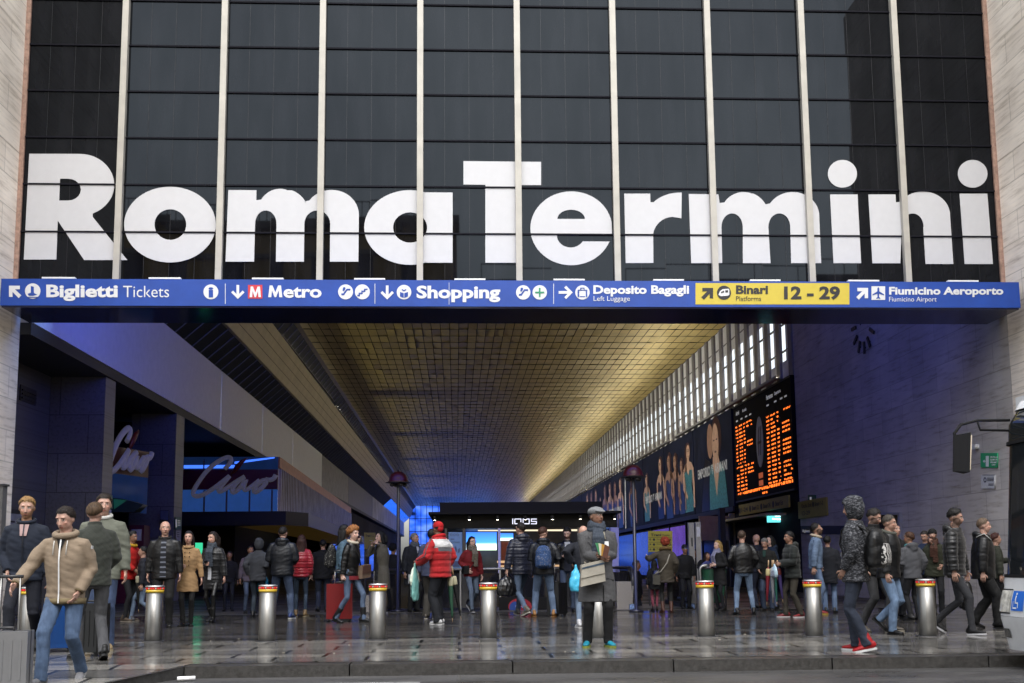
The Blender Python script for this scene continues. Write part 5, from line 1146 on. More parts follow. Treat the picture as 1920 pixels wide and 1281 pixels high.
def frame3(fwd_yaw, pitch, roll=0):     # head rotation: local axes -> body; yaw to own left +, pitch down +
    return MX.Rotation(R_(fwd_yaw), 3, 'Z') @ MX.Rotation(R_(pitch), 3, 'X') @ MX.Rotation(R_(roll), 3, 'Y')
HANDS = {'side': (.27, -.03, .79), 'pocket': (.165, -.075, .93), 'jpocket': (.15, -.10, 1.02), 'phone': (.06, -.30, 1.20), 'ear': (.125, -.075, 1.555), 'mouth': (.06, -.16, 1.50), 'hold': (.10, -.25, 1.14), 'bag': (.30, -.02, .78), 'back': (.12, .17, 1.0), 'strap': (.14, -.16, 1.33), 'fwdlow': (.26, -.22, .86), 'swingb': (.27, .20, .84), 'swingf': (.25, -.26, .86), 'cross': (-.08, -.24, 1.16)}
def person(label, px=None, top=None, face=0, skin='fair', hair=('short', '#1c130d'), legs='stand', hl='side', hr='side', head=(0, 0), lean=3, side=0,
           topc=None, bottom=('#22283a', 'denim', 'regular'), shoes=('#181818', '#181818'), near=False, build=1.0, woman=False, group=None, extra=None, pos=None, H=None, fat=0, beard=None, curl=(.35, .35), footyaw=12, hz=None, glasses=False, cat='person'):
    loc = pos if pos is not None else gr(*px)
    loc = V((loc[0], loc[1], loc[2] if len(loc) > 2 else 0))
    # ---- skeleton at unit scale (H = 1.75)
    if legs == 'stand': fl, fr = (.10, 0, 0, 0), (-.10, 0, 0, 0)
    elif legs == 'wide': fl, fr = (.19, -.02, 0, 0), (-.19, .02, 0, 0)
    elif legs == 'close': fl, fr = (.07, .02, 0, 0), (-.07, -.03, 0, 0)
    elif legs == 'walkL': fl, fr = (.09, -.27, 0, -8), (-.08, .30, .095, 38)
    elif legs == 'walkR': fl, fr = (.09, .30, .095, 38), (-.08, -.27, 0, -8)
    elif legs == 'stepL': fl, fr = (.10, -.17, 0, 0), (-.09, .17, .03, 20)
    elif legs == 'stepR': fl, fr = (.10, .17, .03, 20), (-.09, -.17, 0, 0)
    else: fl, fr = legs
    k = 1.0; TH, SH, UA, FA = .435, .42, .285, .255
    def hipz_for(f): x, y, z, p = f; dx, dy = x-(.09 if x > 0 else -.09), y; zz = .085+z; L = (TH+SH)*.996; return zz+sqrt(max(L*L-dx*dx-dy*dy, .2))
    hz_ = min(hipz_for(fl), hipz_for(fr)) if hz is None else hz
    Pc = V((0, 0, hz_)); Lr = R_(lean); ud = V((R_(side), -sin(Lr), cos(Lr))).normalized(); bk = V((0, cos(Lr), sin(Lr)))
    sw = (.185 if not woman else .163)*build
    Sc = Pc+ud*.495; NB = Pc+ud*.565+V((0, -.012, 0)); hd = (ud+V((0, -.10-.10*sin(R_(max(head[1], 0))), 1.2))).normalized()
    HC = NB+hd*.150
    M3 = frame3(head[0], head[1]); crown = HC.z+.118
    if H is None:
        zt = oY(loc.x and px[0] or 0, top, loc.y).z-loc.z if px else 1.75
        s = zt/crown
    else: s = H/1.75
    root = thing('person', loc, label, cat, group, R_(face))
    jit = random.Random(label); P = lambda v: V(v)*s
    vx = .0085 if near else .0125
    legsJ = []
    for f, sg in ((fl, 1), (fr, -1)):
        hip = Pc+V((.09*sg, 0, -.02)); ank = V((f[0], f[1], .085+f[2])); kn, ank = ik(hip, ank, TH, SH, V((.10*sg, -1, 0))); legsJ.append((hip, kn, ank, f, sg))
    armsJ = []
    for h, sg in ((hl, 1), (hr, -1)):
        h = HANDS[h] if isinstance(h, str) else h; sh = Sc+V((sw*sg, 0, 0)); wr = V((h[0]*sg, h[1], h[2]+(Pc.z-.93)))
        el, wr = ik(sh, wr, UA, FA, V((.55*sg, .9, -.5))); armsJ.append((sh, el, wr, sg))
    hw = .081*(1 if not woman else .95); sk = V(SKIN[skin]) if isinstance(skin, str) else V(skin)
    # ---- body: one skin surface
    b = MB()
    b.tube([P(Pc+ud*t) for t in (-.08, .1, .3, .46, .53)], [(r1*s*build, r2*s*build) for r1, r2 in ((.13, .085), (.115, .08), (.14, .09), (.13, .075), (.06, .05))], 14, lat=(1, 0, 0))
    for hip, kn, ank, f, sg in legsJ: b.tube([P(hip), P(lerp(hip, kn, .5)), P(kn), P(lerp(kn, ank, .35)), P(ank), P(ank+V((0, .0, -.05)))], [.05*s, .042*s, .030*s, .034*s, .030*s, .028*s], 10)
    fingers = MB()
    for (sh, el, wr, sg), cu in zip(armsJ, curl):
        fd = (wr-el).normalized(); b.tube([P(sh-V((sg*.07, 0, .04))), P(sh-V((sg*.02, 0, .04))), P(lerp(sh, el, .5)), P(el), P(lerp(el, wr, .4)), P(wr)], [v*s for v in (.035, .04, .036, .032, .034, .027)], 10)
        side_ = V((0, -1, 0)) if abs(fd.z) > .6 else V((0, 0, 1)); side_ = (side_-fd*side_.dot(fd)).normalized(); pn = fd.cross(side_)*sg
        if pn.dot(V((-sg, 0, 0))) < 0 and abs(fd.z) > .6: pn = -pn       # palm normal towards the thigh
        pe = wr+fd*.085
        b.tube([P(wr-fd*.01), P(wr+fd*.04), P(pe)], [(.026*s, .018*s), (.040*s, .017*s), (.040*s, .014*s)], 10, lat=side_)
        for q in range(4):
            o_ = side_*(.030-.020*q); L = (.070, .078, .073, .058)[q]; a0 = pe+o_-fd*.012; ca = cu*1.25; d1 = (fd*cos(ca)+pn*sin(ca)); d2 = (fd*cos(2.0*ca)+pn*sin(2.0*ca)); a1 = a0+fd*.012+d1*L*.5; a2 = a1+d2*L*.5
            fingers.tube([P(a0), P(lerp(a0, a1, .5)), P(a1), P(a2)], [.0092*s, .009*s, .0085*s, .0065*s], 6)
        t0 = wr+fd*.03+side_*.028; t1 = t0+(fd*.6+side_*.7).normalized()*.04; t2 = t1+(fd*.85+pn*.5*cu+side_*.1).normalized()*.032
        fingers.tube([P(t0-side_*.012), P(t0), P(t1), P(t2)], [.012*s, .012*s, .0105*s, .0075*s], 6)
    b.tube([P(NB-ud*.06), P(NB), P(HC+M3@V((0, .012, -.07)))], [.062*s, .056*s*(.92 if woman else 1), .052*s*(.9 if woman else 1)], 12)
    def HP(x, y, z): return (HC+M3@V((x, y, z)))*s
    b.ell(HP(0, .012, .022), (hw*s, .096*s, .098*s), 18, 12, M3); b.ell(HP(0, -.022, -.035), (.066*s, .072*s, .080*s), 16, 10, M3); b.ell(HP(0, -.052, -.088), (.034*s, .032*s, .028*s), 12, 8, M3)
    b.tube([HP(0, -.083, .022), HP(0, -.100, -.012), HP(0, -.108, -.026), HP(0, -.088, -.036)], [(.009*s, .010*s), (.013*s, .012*s), (.016*s, .013*s), (.012*s, .008*s)], 8)
    for sg in (1, -1):
        b.ell(HP(.078*sg*hw/.081, .012, -.008), (.010*s, .020*s, .031*s), 8, 6, M3); b.ell(HP(.030*sg, -.076, .040), (.026*s, .014*s, .009*s), 10, 6, M3); b.ell(HP(.038*sg, -.066, -.018), (.022*s, .016*s, .018*s), 10, 6, M3)
    b.ell(HP(0, -.090, -.058), (.024*s, .010*s, .011*s), 10, 6, M3)
    body = remesh(b, vx*s/1.0, 2, 'body', m_skin, root, keep=fingers)
    at = body.data.attributes.new('tint', 'FLOAT_COLOR', 'POINT'); Mi = M3.transposed(); hc = V(lin(hair[1])) if hair[0] not in ('bald',) else V((.25, .2, .17))
    lip = V((sk.x*.78, sk.y*.52, sk.z*.52)); bc = V(lin(beard)) if beard else None; cols = []
    for v in body.data.vertices:
        q = Mi@(v.co/s-HC); c = sk
        if abs(q.x) < .11 and abs(q.z) < .14 and abs(q.y) < .14:
            if q.y < -.045:
                ax_ = abs(q.x)
                if ((ax_-.031)/.0145)**2+((q.z-.016)/.0075)**2 < 1: c = V((.03, .02, .015)) if ((ax_-.031)/.0065)**2+((q.z-.016)/.0075)**2 < 1 else V((.55, .5, .46))
                elif .012 < ax_ < .052 and .030+.10*(ax_-.012)-1.6*(ax_-.03)**2 < q.z < .041-2.5*max(0, ax_-.036)**1: c = sk*.35+hc*.4 if not woman else sk*.5+hc*.3
                elif (q.x/.025)**2+((q.z+.058)/.0095)**2 < 1: c = lip if abs(q.z+.058) > .002 else lip*.5
                elif ax_ < .013 and -.036 < q.z < -.028: c = sk*.72
                elif ((ax_-.04)/.022)**2+((q.z+.02)/.02)**2 < 1: c = V((sk.x*1.04, sk.y*.92, sk.z*.9))
            if bc is not None and q.y < .02 and (q.z < -.035-.25*max(0, -q.y-.08) or (abs(q.x) > .052 and q.z < .0)) and not ((q.x/.025)**2+((q.z+.058)/.0095)**2 < 1) and q.z > -.135: c = sk*.25+bc*.75
            if hair[0] in ('short', 'crop', 'quiff'):
                dv = V((q.x/hw, (q.y-.012)/.096, (q.z-.022)/.098)); fr_ = -dv.y/max(dv.length, .01); dz_ = dv.z/max(dv.length, .01)
                hl_ = lerp(-.8, -.12, (fr_+1)*1.25) if fr_ < -.2 else lerp(-.12, .60, min(1, (fr_+.2)/.85)**2.6)
                kk = max(0, min(1, (dz_-hl_+.16)/.16)); c = c*(1-kk)+(sk*.18+hc*.6)*kk
        cols += [c.x, c.y, c.z, 1]
    at.data.foreach_set('color', cols)
    # ---- hair
    st, hcol = hair[0], hair[1]
    def scalp(t, front, sidez, backz, grow=1.0, noise=.0, nf=30, name='hair', mt=None, n=30, m=20, front_open=None, c0=(0, .012, .022), rad=None):
        bm_ = bmesh.new(); R = rad or (hw, .096, .098); rows = []; n_ = n
        for i in range(m+1):
            th = pi*.86*i/m; ring = []
            for j in range(n_):
                ph = 2*pi*j/n_; d = V((sin(th)*cos(ph), sin(th)*sin(ph), cos(th))); fr_ = -d.y
                hl_ = lerp(backz, sidez, (fr_+1)*1.25) if fr_ < -.2 else lerp(sidez, front, min(1, (fr_+.2)/.85)**2.6)
                hl_ += .09*NZ.noise(d*5.5+V((len(label), 0, 0))); w_ = max(0, min(1, (d.z-hl_)/.34)); rr = 1.012*grow+t*w_**.75
                if noise: rr += noise*w_*NZ.noise(d*nf/6.0+V((jit.random()*0+len(label), 0, 0)))
                q = V((d.x*R[0]*rr+c0[0], d.y*R[1]*rr+c0[1], d.z*R[2]*rr+c0[2])); ring.append((bm_.verts.new((HC+M3@q)*s), d.z-hl_))
            rows.append(ring)
        for i in range(m):
            for j in range(n_):
                a = [rows[i][j], rows[i][(j+1) % n_], rows[i+1][(j+1) % n_], rows[i+1][j]]
                if min(v[1] for v in a) > -.06: f = bm_.faces.new([v[0] for v in a]); f.smooth = True
        bmesh.ops.delete(bm_, geom=[v for v in bm_.verts if not v.link_faces], context='VERTS'); bmesh.ops.remove_doubles(bm_, verts=bm_.verts, dist=.0004); bmesh.ops.recalc_face_normals(bm_, faces=bm_.faces)
        me = bpy.data.meshes.new(name); bm_.to_mesh(me); bm_.free(); me.materials.append(mt); o = bpy.data.objects.new(name, me); COL.objects.link(o); o.parent = root; return o
    hm = hairmat(hcol) if st != 'bald' else None
    if st == 'short': scalp(.12, .60, -.16, -.82, noise=.09, mt=hm)
    elif st == 'crop': scalp(.06, .60, -.08, -.75, noise=.04, mt=hm)
    elif st == 'quiff': scalp(.17, .62, -.02, -.62, noise=.13, mt=hm)
    elif st == 'curly': scalp(.38, .5, -.3, -.85, noise=.5, nf=70, mt=hm, n=40, m=26)
    elif st in ('long', 'verylong', 'bob', 'dread', 'bun', 'tied'):
        scalp(.15, .58, -.05, -.8, noise=.08, mt=None if False else hm)
        if st in ('long', 'verylong', 'bob', 'dread'):
            L = {'long': .34, 'verylong': .46, 'bob': .20, 'dread': .30}[st]; h_ = MB(); bz = V((0, .03, 0))
            for sg in (1, -1):
                h_.tube([HP(.05*sg, .02, .07), HP(.084*sg, .025, -.02), HP(.086*sg, .035, -.12), P(HC+V((.085*sg, .02+.04, -L*.8))), P(HC+V((.07*sg, .0+.06, -L)))], [(.03*s, .045*s), (.024*s, .05*s), (.028*s, .05*s), (.028*s, .04*s), (.012*s, .02*s)], 10)
            h_.tube([HP(0, .06, .06), HP(0, .098, -.02), HP(0, .095, -.10), P(HC+V((0, .115, -L*.7))), P(HC+V((0, .12, -L*1.08)))], [(.06*s, .05*s), (.085*s, .04*s), (.09*s, .04*s), (.085*s, .035*s), (.05*s, .018*s)], 12, lat=(1, 0, 0))
            remesh(h_, .011*s, 2, 'hair_length', hm, root, disp=lambda co: .008*s*NZ.noise(V((co.x*60, co.y*60, co.z*9))))
        if st in ('bun', 'tied'):
            h_ = MB(); h_.ell(HP(0, .125, .045 if st == 'bun' else -.02), (.05*s, .045*s, .05*s)); remesh(h_, .01*s, 1, 'hair_bun', hm, root, disp=lambda co: .008*s*NZ.noise(co*60))
    if beard and near:
        pass
    # ---- trousers
    if bottom:
        bcol, bstyle, fit = bottom; r = {'slim': (.083, .071, .056, .054, .046), 'regular': (.092, .080, .066, .062, .060), 'loose': (.098, .088, .076, .074, .074), 'skirt': (.09, .08, .07, .06, .06), 'tight': (.076, .064, .048, .049, .038)}[fit]
        if woman: r = tuple(v*.95 for v in r)
        b = MB(); g = build+fat*.25
        b.tube([P(Pc+ud*t) for t in (-.13, -.05, .03, .10)], [(.10*s*g, .09*s*g), (.165*s*g*(1.02 if woman else 1), .125*s*g), (.165*s*g, .120*s*g), (.150*s*g, .112*s*g)], 16, lat=(1, 0, 0))
        for hip, kn, ank, f, sg in legsJ:
            dn = (ank-kn).normalized(); fy = V((0, -.012, 0)) if fit != 'tight' else V((0, 0, 0))
            b.tube([P(hip+V((0, .012, .03))), P(lerp(hip, kn, .45)+V((0, .005, 0))), P(kn+V((0, -.005, 0))), P(lerp(kn, ank, .35)+V((0, .012, 0))), P(lerp(kn, ank, .8)), P(ank+dn*.035+fy)], [(r[0]*s*build, r[0]*s*1.05*build), r[1]*s*build, r[2]*s*build, r[3]*s*build, r[4]*s, r[4]*1.04*s], 14)
        zk = [j[1].z*s for j in legsJ]; za = [j[2].z*s for j in legsJ]; amp = {'slim': .006, 'regular': .007, 'loose': .010, 'tight': .003, 'skirt': .003}[fit]*s; sd = jit.random()*50
        def wr_(co):
            i = 0 if co.x > 0 else 1; w_ = .30+.7*math.exp(-((co.z-zk[i])/.10)**2)+1.0*math.exp(-((co.z-za[i]-.04)/.10)**2)+.5*math.exp(-((co.z-Pc.z*s+.1)/.08)**2)
            return amp*w_*NZ.noise(V((co.x*9+sd, co.y*9, co.z*19+co.y*14)))
        remesh(b, (.011 if near else .015)*s, 3, 'trousers', cloth(bcol, bstyle), root, disp=wr_)
    # ---- shoes
    if shoes:
        scol, ocol = shoes[:2]; boot = len(shoes) > 2 and shoes[2] == 'boot'; bare = len(shoes) > 2 and shoes[2] == 'pump'
        for hip, kn, ank, f, sg in legsJ:
            yaw = R_(footyaw*sg); pt = R_(f[3]); MZ = MX.Rotation(yaw, 3, 'Z') @ MX.Rotation(pt, 3, 'X')
            def F(x, y, z, ank=ank, MZ=MZ): q = MZ@V((x, y, z-.085)); return P(V((ank.x+q.x, ank.y+q.y, max(.001, ank.z+q.z))))
            b = MB()
            secs = [(.078, .018, .030, .05), (.060, .034, .040, .092), (.02, .036, .046, .10), (-.04, .036, .043, .078), (-.10, .043, .034, .056), (-.15, .040, .028, .046), (-.185, .024, .022, .036)]
            if bare: secs = [(y, w_*.85, c_*.6, t_*.5) for y, w_, c_, t_ in secs]
            pts = [F(0, y, zt_/2+.012) for y, w_, c_, zt_ in secs]
            b.tube(pts, [(w_*s, zt_/2*s) for y, w_, c_, zt_ in secs], 12, lat=MZ@V((1, 0, 0)))
            if not bare: b.tube([F(0, .022, .055), P(ank+V((0, .004, .03))), P(ank+(kn-ank).normalized()*(.20 if boot else .055))], [(.04*s, .05*s), (.044*s, .05*s), (.052*s if boot else .042*s, .055*s if boot else .046*s)], 12)
            sh_ = remesh(b, .010*s, 1, 'shoe', cloth(scol, 'shoe'), root)
            b = MB(); lo = []; hi = []
            outl = [(.086, 0), (.07, .03), (.02, .037), (-.04, .038), (-.10, .047), (-.15, .044), (-.188, .022), (-.195, 0)]; ol = outl+[(y, -x) for y, x in outl[-2:0:-1]]
            vb = [b.b.verts.new(F(x*1.04, y, 0.0)) for y, x in ol]; vt = [b.b.verts.new(F(x*1.0, y, .024)) for y, x in ol]; n_ = len(ol)
            b.b.faces.new(vt); b.b.faces.new(list(reversed(vb)))
            for i in range(n_): b.b.faces.new((vb[i], vb[(i+1) % n_], vt[(i+1) % n_], vt[i]))
            b.build('sole', cloth(ocol, 'shoe'), sh_, local=True)
            if len(shoes) > 3 or (len(shoes) > 2 and shoes[2] == 'laces'):
                b = MB()
                for q in range(4): b.tube([F(-.022, -.02-.022*q, .088-.012*q), F(0, -.026-.022*q, .100-.012*q), F(.022, -.02-.022*q, .088-.012*q)], .005*s, 5)
                b.build('laces', cloth('#d8d8d8', 'shoe'), sh_, local=True)
    # ---- upper garment
    T = dict(col='#202020', style='plain', hem=-.10, bulk=0, flare=0, collar='none', kind='jacket', sleeve=1.0, hood=None); T.update(topc or {})
    bu = T['bulk']; g = build; hemz = T['hem']; fl_ = T['flare']; wst = .155 if woman else .172; cst = .178 if woman else .200
    def sec(t):
        tab = [(-.75, wst+.02+fl_, .14+fl_), (-.10, wst+.012+fl_*.35, .128+fl_*.3+fat*.06), (.08, wst+(-.012 if woman else 0), .118+fat*.10), (.30, cst, .132+fat*.03+(.012 if woman else 0)), (.42, cst*1.0, .118), (.47, cst*.86, .100), (.515, .128, .086), (.575, .070, .070)]
        for (a, x0, y0), (c_, x1, y1) in zip(tab[:-1], tab[1:]):
            if a <= t <= c_: u = (t-a)/(c_-a); return (x0+(x1-x0)*u+bu)*g, (y0+(y1-y0)*u+bu)*g
        return (.07*g, .07*g)
    ts = [t for t in (hemz, hemz*.66-.03, hemz*.33-.06, -.08, .0, .08, .2, .3, .38, .43, .47, .495, .52, .545, .575) if t >= hemz]; ts = sorted(set(ts))
    def axis(t): return Pc+ud*t if t > -.06 else Pc+V((0, 0, t))+V((0, -.0, 0))
    b = MB(); b.tube([P(axis(t)) for t in ts], [(sec(t)[0]*s, sec(t)[1]*s) for t in ts], 22, lat=(1, 0, 0))
    for sh, el, wr, sg in armsJ:
        e_ = lerp(el, wr, .97*T['sleeve']) if T['sleeve'] >= .3 else lerp(sh, el, .6); rs = (.064, .068, .061, .057, .047)
        rs = [(v+bu*.75)*s*(.9 if woman else 1)*(.92+.08*g) for v in rs]
        pts = [P(sh+V((-.085*sg, .0, -.022))), P(sh+V((-.012*sg, 0, -.030))), P(lerp(sh, el, .5)), P(el), P(lerp(el, wr, .5)), P(e_)] if T['sleeve'] >= .3 else [P(sh+V((-.055*sg, 0, .012))), P(sh), P(lerp(sh, el, .3)), P(e_)]
        b.tube(pts, ([rs[0]]+rs[:1]+[rs[1], rs[2], rs[3], rs[4]])[:len(pts)], 12)
    if T['collar'] == 'stand': b.tube([P(NB+V((0, .004, -.04))), P(NB+V((0, .0, .015))), P(NB+V((0, -.004, .050)))], [.085*s, .078*s, .080*s], 14)
    elif T['collar'] == 'fold': b.tube([P(NB+V((0, .01, -.04))), P(NB+V((0, .006, .0))), P(NB+V((0, .012, .03)))], [.095*s, .085*s, .078*s], 14)
    if T['hood'] == 'down':
        hp = [NB+V((sin(a)*.105, .055-cos(a)*-.065 if False else .045+cos(a)*.075, -.01+.02*cos(a))) for a in [R_(q) for q in range(-120, 121, 30)]]
        b.tube([P(q) for q in hp], [(v*s) for v in (.022, .036, .046, .054, .058, .054, .046, .036, .022)], 10); b.ell(P(NB+V((0, .125, -.06))), (.095*s, .045*s, .075*s))
    sd2 = jit.random()*90; amp = {'puffer': .005, 'leather': .010, 'tweed': .007, 'nylon': .008}.get(T['style'], .0125)*s; els = [j[1]*s for j in armsJ]; per = {'puffer': .062, 'puffer_wide': .11}.get(T['style'])
    def tw_(co):
        w_ = .45
        for e in els: w_ += .9*math.exp(-((co-e).length/.09)**2)
        w_ += .6*math.exp(-((co.z-(Pc.z+hemz+.08)*s)/.07)**2)
        d = amp*w_*NZ.noise(V((co.x*8+sd2, co.y*8, co.z*20+co.x*6)))
        if per: d += .0075*s*(abs(sin(pi*co.z/(per*s)))**.6-.6)*(1.3 if per > .1 else 1)
        return d
    up = remesh(b, (.010 if near else .014)*s, 7 if near else 5, T['kind'], cloth(T['col'], T['style'], T.get('c2')), root, disp=tw_)
    def front(x0, x1, t0, t1, name, m, off=.010, nx=4, nt=12, parent=root, ang=0.0, x2=None, x3=None):  # strip lying on the chest
        b = MB(); rows = []
        for i in range(nt+1):
            t = t0+(t1-t0)*i/nt; rx, ry = sec(t); row_ = []
            xa = x0 if x2 is None else lerp(x0, x2, i/nt); xb = x1 if x3 is None else lerp(x1, x3, i/nt)
            for j in range(nx+1):
                x = xa+(xb-xa)*j/nx; xx = max(-.98, min(.98, x/(rx+.001))); y = -ry*sqrt(1-xx*xx)-off; a = ang
                q = V((x*cos(a)-y*sin(a), x*sin(a)+y*cos(a), 0)); row_.append(b.b.verts.new(P(axis(t)+q)))
            rows.append(row_)
        for i in range(nt):
            for j in range(nx): f = b.b.faces.new((rows[i][j], rows[i][j+1], rows[i+1][j+1], rows[i+1][j])); f.smooth = True
        return b.build(name, m, parent, local=True)
    ctx = dict(root=root, s=s, P=P, HP=HP, HC=HC, NB=NB, Pc=Pc, ud=ud, axis=axis, sec=sec, arms=armsJ, legs=legsJ, front=front, M3=M3, scalp=scalp, up=up, loc=loc, face=face, near=near, sk=sk, Sc=Sc, hw=hw)
    if T.get('shirt'):   # garment seen in the open front
        c_, st_, w0, w1 = T['shirt'][:4]; front(-w0, w0, hemz-.0 if len(T['shirt']) < 5 else T['shirt'][4], .54, 'shirt', cloth(c_, st_, T['shirt'][5] if len(T['shirt']) > 5 else None), .012, 6, 14, x2=-w1, x3=w1)
    if T.get('zip'): front(-.007, .007, hemz+.01, .53, 'zip', mat('zip_'+T['zip'], T['zip'], .4, metal=.3, var=0), .016, 1, 16)
    if T.get('hemband'):
        b = MB(); rx, ry = sec(hemz); b.tube([P(axis(hemz+.0)), P(axis(hemz+.055))], [((rx+.002)*s, (ry+.002)*s), ((rx+.006)*s, (ry+.006)*s)], 22, lat=(1, 0, 0)); b.build('hem_band', cloth(T['hemband']), up, local=True)
    if T.get('cuff'):
        for sh, el, wr, sg in armsJ:
            fd = (wr-el).normalized(); b = MB(); b.tube([P(wr-fd*.05), P(wr+fd*.004)], [.050*s, .044*s], 12); b.build('cuff', cloth(T['cuff']), up, local=True)
    if glasses:
        b = MB()
        for sg in (1, -1): b.tube([HP(.031*sg+.019*cos(a), -.094, .014+.014*sin(a)) for a in [2*pi*q/10 for q in range(11)]], .0028*s, 5); b.tube([HP(.05*sg, -.09, .018), HP(.079*sg, .0, .012)], .0025*s, 5)
        b.build('glasses', m_dark, root, local=True)
    if extra: extra(ctx)
    return ctx
# ---- worn and carried things
def scarf(c, col, style='plain', c2=None, tail=True, bulk=1.0):
    s, P, NB = c['s'], c['P'], c['NB']; b = MB()
    for q, (dz, r) in enumerate(((-.01, .088), (.03, .084), (.055, .076))):
        b.tube([P(NB+V((r*bulk*sin(a), -r*.95*bulk*cos(a)-.008, dz+.012*cos(a*2+q)+(-.02 if cos(a) > .5 else 0)))) for a in [2*pi*k/16 for k in range(17)]], [.030*s*bulk]*17, 8, cap=False)
    if tail:
        f = c['sec'](.3)[1]; b.tube([P(NB+V((.03, -.10, -.01))), P(NB+V((.035, -f-.02, -.12))), P(c['axis'](.30)+V((.03, -f-.022, 0))), P(c['axis'](.15)+V((.025, -f-.018, 0)))], [(.04*s, .02*s), (.05*s, .018*s), (.055*s, .016*s), (.06*s, .012*s)], 8, lat=(1, 0, 0))
        b.tube([P(NB+V((-.03, -.10, -.01))), P(NB+V((-.035, -f-.018, -.12))), P(c['axis'](.26)+V((-.04, -f-.018, 0)))], [(.035*s, .02*s), (.045*s, .016*s), (.05*s, .012*s)], 8, lat=(1, 0, 0))
    remesh(b, .010*s, 1, 'scarf', cloth(col, style, c2), c['root'], disp=lambda co: .006*NZ.noise(co*34))
def hood_up(c, col, style='plain', c2=None):
    s, HP, M3 = c['s'], c['HP'], c['M3']; b = bmesh.new(); rows = []; n, m = 30, 20; m3 = M3
    for i in range(m+1):
        th = pi*.93*i/m; ring = []
        for j in range(n):
            ph = 2*pi*j/n; d = V((sin(th)*cos(ph), sin(th)*sin(ph), cos(th))); op = (-d.y > .74) and d.z < .62
            r = (.107, .128, .128); q = HP(d.x*r[0], d.y*r[1]*(1.08 if d.y < 0 else 1.0)+.012+(.02 if d.z > .5 and d.y > 0 else 0), d.z*r[2]*(1.06 if d.z > 0 else 1.35)+.015); ring.append((b.verts.new(q+V((0, 0, 0))), op))
        rows.append(ring)
    for i in range(m):
        for j in range(n):
            a = [rows[i][j], rows[i][(j+1) % n], rows[i+1][(j+1) % n], rows[i+1][j]]
            if sum(v[1] for v in a) < 2: f = b.faces.new([v[0] for v in a]); f.smooth = True
    bmesh.ops.delete(b, geom=[v for v in b.verts if not v.link_faces], context='VERTS'); bmesh.ops.remove_doubles(b, verts=b.verts, dist=.0004); bmesh.ops.recalc_face_normals(b, faces=b.faces)
    ret = bmesh.ops.solidify(b, geom=list(b.faces), thickness=.012*s)
    for v in b.verts: v.co += v.normal*.006*NZ.noise(v.co*14)
    me = bpy.data.meshes.new('hood'); b.to_mesh(me); b.free(); me.materials.append(cloth(col, style, c2)); o = bpy.data.objects.new('hood', me); COL.objects.link(o); o.parent = c['root']
    for p in me.polygons: p.use_smooth = True
    collar_ring(c, col, .080, .045, .062, 'hood_base', style, c2)
def flat_cap(c, col):
    s, HP = c['s'], c['HP']; b = MB(); b.ell(HP(0, .008, .062), (.094*s, .122*s, .062*s), 20, 10, c['M3']); b.ell(HP(0, -.075, .064), (.080*s, .066*s, .020*s), 18, 8, c['M3']@MX.Rotation(R_(14), 3, 'X')); remesh(b, .008*s, 2, 'flat_cap', cloth(col, 'tweed'), c['root'], disp=lambda co: .003*NZ.noise(co*30))
def ball_cap(c, col, back=False, peak=True):
    s, HP = c['s'], c['HP']; b = MB(); b.ell(HP(0, .012, .050), (.090*s, .110*s, .085*s), 20, 10, c['M3']); b.ell(HP(0, .075, -.005), (.062*s, .045*s, .05*s), 12, 8, c['M3'])
    if peak: b.ell(HP(0, -.13, .045), (.065*s, .065*s, .010*s), 16, 8, c['M3']@MX.Rotation(R_(12), 3, 'X'))
    o = remesh(b, .008*s, 1, 'cap', cloth(col), c['root'])
def beanie(c, col): s = c['s']; b = MB(); b.ell(c['HP'](0, .012, .055), (.090*s, .106*s, .088*s), 18, 10, c['M3']); remesh(b, .009*s, 1, 'knitted_hat', cloth(col), c['root'])
def collar_ring(c, col, r=.088, dz=.0, th=.028, name='collar', style='plain', c2=None):
    s, P, NB = c['s'], c['P'], c['NB']; b = MB(); b.tube([P(NB+V((r*sin(a), -r*.95*cos(a)+.004, dz+.025*(-cos(a))))) for a in [2*pi*k/18 for k in range(19)]], th*s, 8, cap=False); remesh(b, .009*s, 1, name, cloth(col, style, c2), c['root'])
def place(c, name, label, cat, group=None):      # an own thing standing in the wearer's frame
    r = thing(name, c['loc'], label, cat, group, R_(c['face'])); return r
def strap(c, b, pts, w, th=.006): b.tube([c['P'](p) for p in pts], [(w*c['s'], th*c['s'])]*len(pts), 8)
